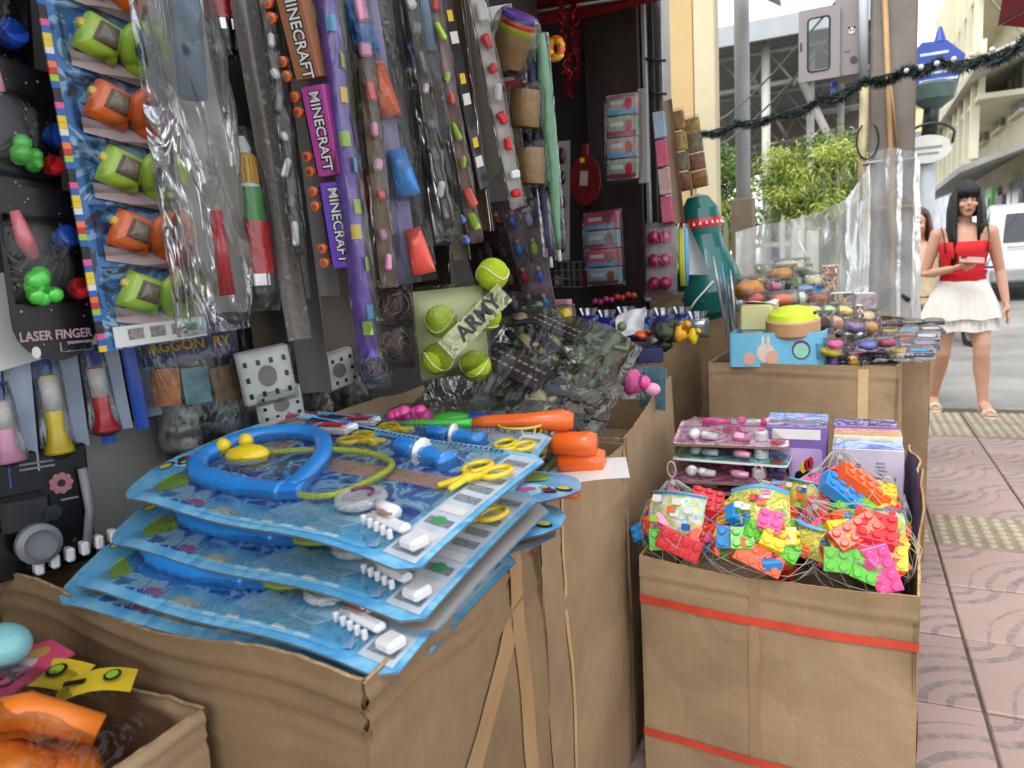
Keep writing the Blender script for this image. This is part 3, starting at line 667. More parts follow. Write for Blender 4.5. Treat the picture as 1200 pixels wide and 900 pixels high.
# --- green and red ball-shaped toys on a brown card
M, w, h = hang((368, -80), (440, -90), (416, 338), -.90, -.82)
o = thing('toy_card', 'brown card with green toys and one red ball under film', 'toy', M)
panel(w, h, BRNC, BRNC, .002, .01, 3).build('card', o)
for m, px, py, sx, sz, ro in ((GRN, 380, 18, .026, .044, 12), (GRN, 408, 120, .02, .055, 18), (COR, 432, 224, .034, .045, 15)):
    p = M.inverted() @ at(px, py, X=-.86); q = MB().ball((p.x, -.03, p.z), (sx, .028, sz), m, 16, 10, Q('Y', ro)); q.build('toy', o)
pillow(w * .9, h * .95, .06, CLR, 5, .006, 12, 30, -.004, .01).build('wrap', o)
# --- trapezoid water toys on a lavender strip
M, w, h = hang((395, -90), (428, -98), (466, 334), -.82, -.78)
o = thing('water_toy_strip', 'lavender edged strip of blue, orange and coral water toys', 'toy', M)
panel(w, h, LAVP, BRNC, .002, .004, 7).build('card', o)
for m, px, py, s in ((BLU, 421, 26, 1.0), (ORG, 447, 105, 1.05), (BLU, 472, 203, 1.0), (COR, 490, 294, 1.0)):
    p = M.inverted() @ at(px, py, X=-.78); q = taper(.050 * s, .034 * s, .036, .092 * s, m, (p.x, -.006, p.z), Q('Y', -6), .35); q.build('water_toy', o)
    q = MB(); q.box((p.x - .004, -.034, p.z - .02), (.026, .006, .02), m, Q('Y', -6), .002); q.build('trigger', o)
pillow(w * 2.4, h, .045, CLR, 15, .006, 12, 46, -.002, 0).build('wrap', o)
# --- clear bags, olive and brown cards further along
grey((440, -80), (478, -84), (492, 290), -.84, -.76, 'silvery clear bag with dark sheets between coral toy and olive card', GREYD, 21, .01)
club_bag((452, -90), (490, -95), (512, 285), -.76, 'crackly silver bag over dark sheets right of the water toys', 11, BLK, -.73, .03)
o, w, h = grey((456, -80), (500, -84), (487, 362), -1.0, -.80, 'wide olive grey card above the yellow tennis balls', mat('olive grey card', '6f6a5c', .8, .06, 5), 23, .01, False)
grey((478, -80), (500, -84), (532, 305), -.80, -.76, 'olive wrapped card edge with small blue trays', mat('olive card', '77725f', .7, .1, 5), 25)
M, w, h = hang((472, 20), (482, 18), (508, 190), -.77)
for k, (px, py) in enumerate(((484, 55), (490, 72), (515, 150), (522, 178), (541, 258), (546, 282))):
    p = at(px, py, X=-.75); q = MB(); q.box((0, 0, 0), (.016, .02, .012), mat('soft blue plastic', '6f86d8', .35), bev=.003); q.box((0, 0, .008), (.008, .01, .006), LAVP, bev=.002)
    q = q.build('tray_toy', None, None, Matrix.Translation(p) @ RX(20)); tag(q, ['small blue tray toy at the olive card edge, uppermost', 'small blue tray toy at the olive card edge, just under the uppermost', 'small blue tray toy halfway down the olive card edge', 'small blue tray toy under the halfway one', 'small blue tray toy near the foot of the olive card', 'small blue tray toy at the foot of the olive card'][k], 'toy', 'blue tray toys')
grey((500, -80), (530, -84), (548, 272), -.82, -.74, 'taupe wrapped card with a green and pink printed edge', BRNC, 27)
M, w, h = hang((498, -80), (512, -82), (560, 224), -.74, -.735)
o = thing('toy_sleeve', 'black narrow sleeve with white label patches beside the bent grey card', 'toy', M)
b = MB(); b.box((0, 0, h / 2), (w, .012, h), BLK, bev=.002); b.build('sleeve', o)
for z in (.12, .38, .62, .86): b = MB(); b.box((0, -.0065, h * z), (w * .7, .001, .022), WHITE); b.build('label', o); b = MB(); b.box((0, -.0065, h * z + .04), (w * .5, .001, .02), YELP); b.build('label', o)
M, w, h = hang((508, -70), (552, -76), (568, 214), -.80, -.70)
o = thing('toy_card', 'bent plain grey card with a torn pointed lower corner', 'toy', M)
poly = [(-w * .5, 0), (-w * .42, -.004), (w * .5, h * .13), (w * .47, h * .2), (w * .30, h * .36), (w * .18, h), (-w * .5, h)]
MB().prism(poly, -.0015, .0015, mat('light grey card back', '97938d', .8, .05, 5)).build('card', o)
# --- narrow wrapped strips filling the gaps
for k, (TL, TR, BL, X, m, pcs, lab) in enumerate((((404, -80), (424, -84), (446, 338), -.80, BRNC, (LPK, LPK, COR), 'narrow brown strip with pale pink pieces beside the coral water toy'), ((462, -80), (476, -84), (520, 268), -.735, mat('dark taupe card', '5f564c', .7), (GRYP, WHT, GRYP), 'narrow dark strip with grey pieces left of the black sleeve'), ((538, -60), (556, -64), (600, 246), -.70, mat('white red card', 'c9c2ba', .5, .15, 20), (REDPL, WHT, REDPL), 'narrow white strip with red squares beside the paper rolls'), ((488, -80), (503, -84), (552, 286), -.72, mat('dusky pink card', '8d6a66', .6, .3, 20), (LIM, COR, LIM), 'narrow dusky pink strip with lime pieces beside the taupe card'), ((300, -80), (314, -84), (346, 300), -.86, mat('smoke card', '5a5754', .6), (WHT, GRYP, WHT), 'narrow smoke grey strip hanging beside the fingerboard wheels'))):
    M, w, h = hang(TL, TR, BL, X, X + .02); o = thing('toy_strip', lab, 'toy', M); panel(w, h, m, None, .002, .004, k).build('card', o)
    for i in range(9): MB().box((w * rnd.uniform(-.15, .15), -.010, h * (.06 + .105 * i + rnd.uniform(-.02, .02))), (w * rnd.uniform(.4, .8), .014, rnd.uniform(.016, .042)), pcs[i % 3], Q('Y', rnd.uniform(-25, 25)), .004).build('toy', o)
    pillow(w * 1.3, h, .022, CRK, 90 + k, .010, 10, 60, -.002, 0, .3, 11).build('wrap', o)
# --- picture box, rolls, umbrellas, figure pack
M, w, h = hang((552, 12), (600, 2), (572, 128), -.80, -.72)
o = thing('toy_box', 'white toy box with black picture window and red stripe', 'box', M)
MB().box((0, .03, h / 2), (w, .06, h), WHITE, bev=.002).build('box', o)
b = MB(); b.box((0, -.001, h * .47), (w * .8, .002, h * .36), BLACK); b.box((0, -.001, h * .2), (w * .98, .002, h * .1), REDP); b.box((-w * .1, -.001, h * .82), (w * .5, .002, h * .08), GREYC)
for i in range(7): b.ball((rnd.uniform(-.3, .3) * w, -.002, h * rnd.uniform(.35, .6)), .006, GREYD, 6, 4)
b.build('print', o)
for k, (px, py, rr, ro) in enumerate(((600, 50, .052, 35), (615, 128, .045, 8), (621, 195, .045, 4))):
    p = at(px, py, X=-.70); o = thing('paper_roll', ['fat brown paper roll with rainbow rim under film', 'brown paper roll under the rainbow rimmed one', 'brown paper roll lowest in its clear bag'][k], 'roll', Matrix.Translation(p) @ RZ(-25) @ RY(ro), 'brown paper rolls in film')
    RC = mat('brown roll paper', 'a07c4e', .7, .2, 20, .3)
    MB().lathe([(rr * .75, -rr * .9), (rr * .8, 0), (rr * .75, rr * .9)], RC, 20, (0, 0, 0), Q('X', 0)).build('roll', o)
    b = MB()
    if k == 0:
        for i, m in enumerate((PUR, BLUEP, ORG, REDP, YELP, LIMEP)): b.lathe([(rr * .78, -.004), (rr * .82, .004)], m, 20, (0, 0, rr * .9 - .006 * i + .01))
        b.build('rainbow_rim', o)
    pillow(rr * 2.1, rr * 2.5, rr * 1.0, CLR, 30 + k, .007, 12, 14, 0, -rr * 1.2, 1.0).build('wrap', o)
for k, (m, t, b_, r) in enumerate(((mat('mint green cloth', '7fb58c', .6, .15, 20), (633, 40), (655, 292), .018), (mat('violet cloth', '6d5a96', .6, .15, 20), (622, 60), (645, 300), .017), (GRN, (622, 25), (632, 120), .012), (mat('navy floral cloth', '3a3f78', .6, .5, 40), (612, 120), (640, 290), .015))):
    a, c = at(*t, X=-.66 - .03 * k), at(*b_, X=-.66 - .03 * k); d = c - a
    o = thing('folded_umbrella', ['mint green folded toy umbrella in a clear sleeve', 'violet folded toy umbrella beside the mint one', 'bright green folded toy umbrella hanging highest', 'navy patterned folded toy umbrella behind the violet one'][k], 'umbrella', a, 'folded toy umbrellas')
    q = MB(); q.tube([d * (i / 12) for i in range(13)], [r * (.35 + .65 * math.sin(math.pi * min(1, .12 + i / 13)) * (1 + .15 * (i % 2))) for i in range(13)], m, 10); q.build('canopy', o)
    q = MB(); q.tube([d * .96, d * 1.06], .005, WHT, 6); q.build('handle', o)
    q = MB(); q.tube([d * (i / 10) for i in range(11)], r * 1.15, CLR, 8); q.build('sleeve', o)
M, w, h = hang((552, 240), (628, 238), (582, 372), -.90, -.72)
o = thing('figure_pack', 'clear pack of small blue and tan figures behind the army bag', 'toy', M)
panel(w, h, mat('mauve card print', '8c7d8c', .5, .5, 30), GREYC, .002, .004, 3).build('card', o)
for i in range(4):
    for j in range(4):
        m = (DBL, SKINP, BLU, LAVP, REDP, LIMEP, GREYD)[(i * 3 + j * 5) % 7]; x, z = w * (-.36 + .24 * i), h * (.12 + .24 * j)
        q = MB(); q.ball((x, -.012, z), (.011, .009, .018), m, 9, 6); q.ball((x, -.013, z + .022), .007, SKINP, 8, 5); q.build('figure', o)
pillow(w, h, .04, CRK, 41, .006, 18, 20, -.002).build('wrap', o)
M, w, h = hang((535, 262), (590, 258), (560, 340), -.95, -.8)
o = thing('figure_pack', 'small maroon figure pack half hidden behind olive card', 'toy', M)
panel(w, h, mat('maroon mottled print', '5c3138', .4, .7, 40), GREYC).build('card', o); pillow(w, h, .03, CLR, 44, .004, 12, 12).build('wrap', o)
# --- second layer of cards hanging closer to the wall
for k, (x0, x1, yb, c, lab) in enumerate(((322, 382, 398, '8a7f72', 'warm grey card hanging behind the magenta lettered box'), (352, 420, 440, '94897c', 'pale taupe card reaching lowest behind the purple sleeve'), (398, 452, 352, '6a5a48', 'umber card behind the red ball'), (430, 492, 372, '7c6f60', 'brown card hanging behind the coral water toy'), (468, 530, 330, '5c5850', 'charcoal olive card behind the silver bag'), (515, 575, 300, '857a6c', 'grey beige card behind the black sleeve'), (236, 292, 420, '4f4a42', 'dark olive card behind the crackly bag'), (296, 352, 446, '6f6a64', 'slate grey card behind the spotted card'))):
    M, w, h = hang((x0 - .17 * (yb + 80), -80), (x1 - .17 * (yb + 80), -80), (x0, yb), -1.14 + .01 * (k % 3), -1.02); o = thing('toy_card', lab, 'toy', M)
    panel(w, h, mat('card ' + c, c, .75, .08, 5), None, .002, .012, k + 40).build('card', o); MB().grid(lambda u, v: (w * (.49 + .05 * u), -.006 + .005 * nz((v * 18, u * 2, k), 1, k), h * v), 2, 40, CRK).build('film_edge', o)
# --- tennis balls
TB = mat('tennis felt', 'b8d024', .85, .12, 60, .8, 400); TBL = mat('pale rubber line', 'e2e9b8', .7)
M, w, h = hang((484, 352), (566, 312), (494, 447), -.80, -.70)
o = thing('tennis_ball_pack', 'clear pack of yellow green toy tennis balls on a cream card', 'toy', M)
panel(w, h * 1.1, mat('cream yellow card', 'd7d9a4', .5, .06, 8), None, .002, .002).build('card', o)
for px, py in ((514, 376), (549, 366), (513, 420), (543, 424), (553, 321)):
    p = M.inverted() @ at(px, py, X=-.76); q = MB().ball((0, 0, 0), .0335, TB, 20, 12)
    q.tube([Vector((.0338 * math.cos(a) * math.cos(.5 * math.sin(2 * a)), .0338 * math.sin(a) * math.cos(.5 * math.sin(2 * a)), .0338 * math.sin(.5 * math.sin(2 * a)))) for a in [2 * math.pi * i / 40 for i in range(40)]], .0016, TBL, 5, closed=True)
    c = q.build('tennis_ball', o, None, T(p.x, -.03, p.z) @ RX(rnd.uniform(0, 180)) @ RZ(rnd.uniform(0, 180)))
pillow(w * 1.05, h * 1.15, .075, CLR, 51, .005, 16, 18, -.002).build('wrap', o)
# --- wire balls in clear bags
WB = mat('rosy wire', 'a88078', .4, .25, 30, metal=.3); WB2 = mat('blue grey wire', '7d86a0', .4, .25, 30, metal=.3)
for k, (px, py, rr) in enumerate(((461, 358, .033), (462, 405, .036), (437, 432, .03))):
    p = at(px, py, X=-.88); o = thing('wire_ball', ['rosy tangled wire ball hanging in a bag below the coral toy', 'larger rosy tangled wire ball in its clear bag beside the tennis balls', 'bluish tangled wire ball under the purple sleeve'][k], 'ball', p, 'tangled wire balls'); q = MB()
    for j in range(16):
        ax = Matrix.Rotation(rnd.uniform(0, 6.3), 3, 'X') @ Matrix.Rotation(rnd.uniform(0, 6.3), 3, 'Y')
        q.tube([ax @ Vector((rr * math.cos(a), rr * math.sin(a), rr * .12 * math.sin(5 * a + j))) for a in [2 * math.pi * i / 22 for i in range(22)]], .0013, WB2 if k == 2 else WB, 4, closed=True)
    q.ball((0, 0, 0), rr * .8, mat('wire ball core', '6a5450' if k < 2 else '565c70', .6, .4, 50)); q.build('ball', o)
    pillow(rr * 2.5, rr * 2.9, rr * 1.15, CLR, 60 + k, .008, 14, 16, 0, -rr * 1.4, 1.0).build('bag', o)
# --- low left: whistles on blue cards, black playset, trading cards, spotted packs
for k, (m, TL, TR, BL, px, py0, py1) in enumerate(((LPK, (-30, 420), (12, 418), (-15, 575), 8, 470, 540), (YEL, (30, 410), (70, 405), (50, 545), 66, 440, 530), (REDPL, (95, 405), (124, 400), (118, 522), 121, 430, 505), (None, (138, 400), (164, 396), (158, 505), 0, 0, 0))):
    M, w, h = hang(TL, TR, BL, -1.125 + .005 * k, -1.10); o = thing('whistle_card', ['blue card with a pink toy recorder in film', 'blue card with a yellow toy recorder in film', 'blue card with a red toy recorder in film', 'plain blue card hanging left of the trading card bag'][k], 'toy', M, 'blue cards under the white board')
    panel(w * .62, h, DBL, mat('pale blue card back', 'a9b4c8', .6), .002, .003, k).build('card', o, None, T(-w * .12, 0, 0))
    if m:
        a, c = M.inverted() @ at(px - 10, py0, X=-1.085), M.inverted() @ at(px + 4, py1, X=-1.085); q = MB()
        q.tube([a + (c - a) * t for t in (0, .1, .7, .85, .95, 1)], [.011, .0125, .012, .015, .021, .022], m, 12); q.build('recorder', o)
        q = MB(); q.tube([a + (c - a) * t for t in (.02, .45)], [.0133, .0133], mat('white leaflet', 'cfcdc8', .5, .1, 60), 12); q.build('leaflet', o)
        q = MB(); q.tube([a + (c - a) * t for t in (-.3, 0, .5, 1, 1.08)], [.016, .019, .02, .024, .01], CLR, 12); q.build('film', o)
    q = panel(w * .8, h * .86, mat('pale blue card back'), None, .0015, .003, k + 3).build('backing', o, None, T(w * .62, .012, h * .10))
M, w, h = hang((-40, 540), (100, 520), (-22, 690), -1.12, -1.08)
o = thing('playset_box', 'black toy playset box with grey gadgets and a pink flower mark', 'box', M)
MB().box((0, .03, h / 2), (w, .06, h), mat('black glossy box', '141416', .2, .4, 8), bev=.003).build('box', o)
b = MB(); 
for i in range(9):
    a = 2 * math.pi * i / 9; b.prism(ell(.005, .005, 8, w * .24 + .012 * math.cos(a), h * .70 + .012 * math.sin(a)), -.0016, -.0008, mat('faded rose print', '9a6468', .5))
b.prism(ell(.011, .011, 14, w * .24, h * .70), -.0017, -.0009, mat('faded rose print')); b.prism(ell(.006, .006, 12, w * .24, h * .70), -.0019, -.0011, BLACK)
for z in (.9, .86, .56): b.box((w * (.05 if z > .6 else .3), -.0012, h * z), (w * .3 if z > .6 else w * .16, .001, .003), GRYP)
b.build('print', o)
q = MB(); q.box((-w * .1, -.01, h * .52), (w * .42, .02, h * .3), BLK, bev=.006); q.lathe([(.03, 0), (.03, .012), (.022, .018), (.02, .008)], GRYP, 20, (-w * .05, -.02, h * .28), Q('X', 90)); q.lathe([(.012, 0), (.012, .016)], BLK, 14, (w * .1, -.01, h * .5), Q('X', 90)); q.build('camera', o)
for i in range(6): MB().box((-w * .05 + i * .021, -.012, h * .07 + .004 * i), (.012, .02, .022), WHT, bev=.003).build('peg', o)
q = MB(); q.tube([(w * .42, -.01, h * .8), (w * .45, -.012, h * .45), (w * .38, -.012, h * .1)], .007, GRYP); q.build('wand', o)
M, w, h = hang((160, 392), (276, 380), (180, 520), -1.10, -1.02)
o = thing('trading_card_bag', 'clear bag of trading cards under a navy header with yellow letters', 'toy', M)
b = panel(w, h * .30, NAVYP, GREYC, .0015, .003, 5); b.M = T(0, 0, h * .7)
b = MB(); b.M = T(0, 0, h * .7); b.box((0, 0, h * .15), (w, .002, h * .30), NAVYP); ftext(b, 'AGGON  RY', w * .15, 0, -.002, h * .16, mat('ochre lettering', 'c79a24', .5), 0, .0008); b.M = Matrix.Identity(4); b.build('header', o)
for i, m in enumerate((mat('orange mottled card', 'a8632e', .4, .6, 40), mat('teal mottled card', '5d8a94', .4, .5, 40), mat('brown mottled card', '775a34', .4, .6, 40))): MB().box((w * (-.3 + .3 * i), -.006, h * (.5 - .02 * i)), (w * .27, .003, h * .34), m, Q('Y', 4 - 5 * i)).build('trading_card', o)
pillow(w, h * .98, .03, CRK, 71, .006, 16, 18).build('bag', o)
for k, (TL, TR, BL) in enumerate((((276, 416), (338, 408), (290, 478)), ((300, 462), (352, 452), (308, 500)), ((372, 420), (414, 410), (382, 462)))):
    M, w, h = hang(TL, TR, BL, -.98 + .01 * k, -.93); o = thing('game_pack', ['white game pack with black spots beside the grey card', 'white game pack tucked under the spotted one', 'white game pack below the purple sleeve'][k], 'toy', M)
    MB().box((0, .012, h / 2), (w, .024, h), WHITE, bev=.003).build('pack', o); b = MB()
    for i in range(12): b.prism(rrect(w * .07, h * .1, .001, 2, w * (-.38 + .25 * (i % 4)) , h * (.18 + .3 * (i // 4))), -.002, -.0005, BLACK)
    b.prism(ell(w * .18, h * .2, 14, 0, h * .5), -.0022, -.0006, mat('grey rose print', '8d7f84', .5)); b.build('print', o)
    pillow(w * 1.06, h * 1.06, .016, CLR, 80 + k, .004, 12, 12, 0, -.004).build('wrap', o)
M, w, h = hang((95, 505), (300, 470), (110, 640), -1.20, -1.18)
tag(panel(w, h, mat('pale grey board', 'a9a7a3', .7, .06, 4), None, .004, .004, 2).build('display_board', None, None, M), 'pale grey board standing behind the blue doctor playsets', 'board')
# ================================================================== doctor playsets piled on the big box
KB1 = printmat('playset sky print', ('4aa4dc', '8ccdea', '5fb2e0', '3f8fd0'), 9, 1.5); KB2 = printmat('playset deep blue print', ('1f3f9c', '3f86d4', '9fd0ec', '2b5cb8', '233f98', '6cb4e0'), 11, 2.2); KB3 = mat('playset pale print', 'a9d4ea', .3, .2, 14); HAIR = mat('brown hair print', '6d4a44', .5, .3, 20)
def kit_mesh_parts():
    L, W = .50, .305; parts = []
    P = lambda u, v, z=0.0: Vector((u * L - L, v * W, z))
    def curl(p):                                          # the card droops at its corners and waves a little
        u, v = p.x / L + 1, p.y / W
        return Vector((p.x, p.y, p.z - .030 * max(0, u - .55) ** 2 * 2 - .02 * (1 - v) ** 2 * (.4 + .6 * u) - .03 * max(0, .12 - u) ** 1 + .004 * math.sin(u * 9 + 1) * (1 - v) + .05 * max(0, min(1, v)) * max(0, .62 - u)))
    out = []
    # scalloped header on the left, square corners with small radius on the right
    left = [(.02, 0.0), (-.02, .06), (.0, .13), (-.055, .17), (-.09, .26), (-.085, .36), (-.04, .43), (-.06, .52), (-.05, .62), (-.01, .68), (-.03, .78), (.0, .88), (.0, .96), (.05, 1.03), (.10, 1.03), (.13, .97)]
    pts = [(1 - .03, 0), (1, .05), (1, .95), (.97, 1.0)] + [(.8, 1), (.6, 1), (.4, 1), (.25, .98)] + left[::-1] + [(.2, 0), (.4, 0), (.6, 0), (.8, 0)]
    bm = bmesh.new()
    def sheet(z, m, shrink=0.0, flip=False):
        b = MB(); n = 26
        # rows between lower and upper outline
        def lo_hi(u):
            if u > .13: return (.05 if u > .985 else 0.0), (.95 if u > .985 else 1.0)
            t = (u + .09) / .22
            return max(0, .26 - .40 * t ** .6), min(1.03, .40 + .9 * t ** .7 - .02 * math.sin(t * 22))
        us = [-.09 + 1.09 * (i / n) for i in range(n + 1)]; vs = []
        for u in us:
            a, c = lo_hi(u)
            for j in range(9): vs.append(curl(P(u, a + shrink + (c - a - 2 * shrink) * j / 8, z)))
        fs = [(i * 9 + j, (i + 1) * 9 + j, (i + 1) * 9 + j + 1, i * 9 + j + 1) for i in range(n) for j in range(8)]
        b.add(vs, fs if not flip else [f[::-1] for f in fs], m, True); return b
    c = sheet(0, KB1); g = sheet(-.0025, GREYC, 0, True); c.add(g.v, g.f, GREYC, True)
    def pat(b, poly, m, z=.0012): b.add([curl(P(u, v, z)) for u, v in poly], [list(range(len(poly)))], m)
    def patg(b, u0, u1, v0, v1, m, z=.0012, n=8): b.grid(lambda s, t: curl(P(u0 + (u1 - u0) * s, v0 + (v1 - v0) * t, z)), n, 4, m)
    patg(c, .13, .88, .05, .93, KB2, .0008, 14); patg(c, .30, .86, .03, .15, KB1, .0013, 10); patg(c, .42, .86, .50, .62, SKINP, .0013); patg(c, .14, .40, .82, .98, NAVYP, .0013)
    patg(c, .02, .26, .60, .93, printmat('portrait print', ('c9a890', 'd8c0b4', 'a87a6a', 'b9c4d4'), 16, 1.0), .0014); 
    pat(c, ell(.085, .14, 18, .145, .80), HAIR, .0018); pat(c, ell(.055, .095, 14, .15, .77), mat('face print', 'c9a597', .5, .1, 20), .0022)
    for u in (.12, .15): pat(c, ell(.006, .012, 8, u, .78), HAIR, .0026)
    pat(c, ell(.014, .010, 8, .137, .71), REDP, .0026)
    patg(c, -.02, .10, .30, .52, KB3, .0013)
    for (u, v, a, m) in ((-.05, .30, .026, BLACK), (-.045, .29, .02, YELP), (-.03, .38, .022, BLACK), (-.02, .39, .015, mat('ruby print', 'a02048', .4)), (.0, .34, .02, BLACK), (.003, .345, .014, LIMEP), (.045, .45, .028, PINKP), (.03, .40, .02, PINKP)): pat(c, ell(a, a * 1.5, 10, u, v), m, .0016 + .0006 * (m is not BLACK))
    pat(c, [(.06, .12), (.12, .07), (.16, .16), (.13, .28), (.07, .27), (.045, .2)], LIMEP, .002); pat(c, ell(.03, .022, 12, .27, .075), mat('mauve print', 'b06aa0', .4, .2, 40), .002); pat(c, [(.33, .05), (.42, .045), (.44, .08), (.36, .10)], mat('hazy cream print', 'b9c4b8', .5, .2, 40), .002)
    for k in range(5): patg(c, .46 + .07 * k, .50 + .07 * k, .035 + .01 * (k % 2), .055 + .01 * (k % 2), (KB3, WHITE)[k % 2], .0021, 3)
    for k in range(4): pat(c, [(.5 + .09 * k, .12), (.58 + .09 * k, .10), (.64 + .09 * k, .20), (.56 + .09 * k, .24)], (KB3, KB1)[k % 2], .0016)
    pat(c, [(.60, .86), (.88, .80), (.88, .92), (.62, .94)], KB3, .0017)
    # cartouche with numbers, info column at the right end
    patg(c, .90, .985, .05, .95, mat('white info strip', 'c3cdd6', .4, .12, 40), .0013, 4)
    for k in range(9): patg(c, .91, .975, .08 + k * .095, .08 + k * .095 + .05, (mat('grey small print', '7f8890', .5, .5, 300), WHITE, BLACK)[k % 2 if k % 5 else 0], .0019, 2)
    for i in range(34): pat(c, [(.30 + i * .017 + a, .955 + b) for a, b in ((0, 0), (.009, 0), (.009, .02), (0, .02))], NAVYP, .002)
    pat(c, ell(.018, .03, 12, .94, .30), mat('green mark'), .0024)
    gb = sheet(0, GREYC); g2 = sheet(-.0025, KB1, 0, True); gb.add(g2.v, g2.f, KB1, True); out.append(('card_back', gb))
    out.append(('card', c))
    # heart badge
    h = MB(); hp = [(.028 * 16 * math.sin(t) ** 3 / 16, (13 * math.cos(t) - 5 * math.cos(2 * t) - 2 * math.cos(3 * t)) / 16 * .05) for t in [2 * math.pi * i / 24 for i in range(24)]]
    h.add([curl(P(.065 + a * 1.3, .95 + b * 1.3, .0022)) for a, b in hp], [list(range(24))], WHITE); h.add([curl(P(.065 + a, .95 + b, .0030)) for a, b in hp], [list(range(24))], mat('heart badge', 'b01d52', .35)); out.append(('heart_badge', h))
    C = lambda u, v, z: curl(P(u, v, z))
    def sm(pts, n=6):
        r = []
        for i in range(len(pts) - 1):
            p0, p1, p2, p3 = pts[max(0, i - 1)], pts[i], pts[i + 1], pts[min(len(pts) - 1, i + 2)]
            for k in range(n):
                t = k / n; r.append(tuple(.5 * (2 * p1[d] + (p2[d] - p0[d]) * t + (2 * p0[d] - 5 * p1[d] + 4 * p2[d] - p3[d]) * t * t + (3 * p1[d] - p0[d] - 3 * p2[d] + p3[d]) * t ** 3) for d in range(len(p1))))
        return r + [tuple(pts[-1])]
    st = MB(); loop = sm([(.50, .22), (.40, .21), (.30, .20), (.17, .22), (.095, .36), (.12, .58), (.22, .72), (.33, .72), (.44, .55), (.50, .32), (.52, .24)])
    st.tube([C(u, v, .013) for u, v in loop], [.0135 + (.0028 if (7 < i < 22 and i % 2) else 0) for i in range(len(loop))], BLU, 10)
    st.box(C(.51, .24, .012), (.05, .03, .022), BLU, Q('Z', 12), .006); st.tube([C(.38, .40, .011), C(.50, .27, .012)], [.006, .010], BLU, 8)
    out.append(('stethoscope', st))
    y = MB(); y.ball(C(.23, .42, .016), (.034, .022, .016), YEL, 14, 8, Q('Z', 20)); out.append(('chest_piece', y))
    y = MB(); y.ball(C(.225, .40, .010), (.034, .021, .006), BLU, 14, 6, Q('Z', 20)); out.append(('chest_piece_rim', y))
    for u, v in ((.115, .44), (.155, .52)): e = MB(); e.ball(C(u, v, .018), (.012, .011, .013), YEL, 8, 6); out.append(('ear_tip', e))
    t = MB(); tl = sm([(.26, .50), (.40, .62), (.55, .66), (.66, .60), (.69, .48), (.665, .28), (.60, .22), (.53, .23)]); t.tube([C(u, v, .012) for u, v in tl], .0046, mat('acid yellow tube', 'd8e234', .3, .05), 7); out.append(('hose', t))
    def scissors(u, v, a, s=1.0):
        q = MB(); c0 = C(u, v, .010); rot = Q('Z', a)
        for sy in (-1, 1):
            q.tube([c0 + rot @ Vector((.030 * s + .019 * s * math.cos(k), sy * .016 * s + .013 * s * math.sin(k), 0)) for k in [2 * math.pi * i / 14 for i in range(14)]], .0042, YEL, 6, closed=True)
            q.tube([c0 + rot @ Vector((.015 * s, sy * .012 * s, 0)), c0, c0 + rot @ Vector((-.035 * s, -sy * .010 * s, 0))], [.005, .006, .004], YEL, 6)
        q.ball(c0, (.010, .010, .007), YEL, 8, 6); return q
    out.append(('scissors', scissors(.47, .80, 170, .9))); out.append(('scissors', scissors(.90, .60, 75, 1.1)))
    q = MB(); q.tube([C(.60, .78, .012), C(.68, .74, .012)], .0135, BLU, 10); q.tube([C(.68, .74, .012), C(.74, .71, .012), C(.77, .70, .012), C(.81, .68, .012)], [.008, .016, .010, .017], BLU, 12)
    for i in range(6): q.lathe([(.0145, -.0012), (.0145, .0012)], BLU, 10, C(.605 + i * .012, .778 - i * .006, .012), Q('Y', 90))
    out.append(('syringe', q)); q = MB(); q.tube([C(.70, .73, .013), C(.705, .73, .013)], .022, WHT, 14); out.append(('syringe_flange', q))
    q = MB(); c0 = C(.73, .27, .010); q.tube([c0 + Vector((.026 * math.cos(k), .026 * math.sin(k), 0)) for k in [2 * math.pi * i / 20 for i in range(20)]], .0065, WHT, 7, closed=True); q.lathe([(.022, 0), (.021, .006)], mat('gauge face', 'd6d0da', .3), 20, c0); q.tube([c0 + Vector((.030, -.006, 0)), c0 + Vector((.07, -.022, 0))], [.007, .009], WHT, 8); out.append(('gauge', q))
    q = MB(); q.tube([c0 + Vector((.016 * math.cos(k), .016 * math.sin(k), .0085)) for k in [R(-10 + 20 * i) for i in range(10)]], .0022, mat('plum print', '6a3a60', .4), 5); out.append(('gauge_scale', q))
    q = MB(); q.box(C(.86, .17, .010), (.07, .016, .011), WHT, Q('Z', -14), .004); q.box(C(.955, .12, .010), (.026, .026, .014), WHT, Q('Z', -14), .004)
    for i in range(5): q.box(C(.81 + i * .022, .135 - i * .008, .012), (.005, .006, .012), WHT, Q('Z', -14), .001)
    out.append(('thermometer', q)); q = MB(); q.prism([(a, b) for a, b in ell(.014, .005, 14)], 0, .001, mat('rust print', 'a87a6a', .4), plane='xy'); 
    q.v = [Q('Z', -14) @ p + C(.85, .175, .0195) for p in q.v]; out.append(('thermometer_window', q))
    q = MB(); q.box(C(.30, .86, .008), (.075, .035, .012), WHT, Q('Z', 8), .003); q.box(C(.30, .86, .0147), (.045, .022, .002), REDP, Q('Z', 8)); q.box(C(.32, .88, .0150), (.03, .010, .002), BLUEP, Q('Z', 8)); out.append(('note_pad', q))
    def bl(u, v):
        uu, vv = .06 + .84 * u, .05 + .9 * v; e = min(1, min(u, 1 - u) * 9) * min(1, min(v, 1 - v) * 7)
        k = nz((uu * L, vv * W, 0), 26, 3) * .5 + nz((uu * L, vv * W, 0), 60, 4) * .3
        return C(uu, vv, .003 + .021 * e * (.75 + .5 * k))
    q = MB(); q.grid(bl, 44, 28, film('kit blister', 'f8fafa', strength=.7, scale=16, stretch=(1, 1, 1), rough=.03, fresnel=1.27, base=.004)); out.append(('blister', q))
    return out
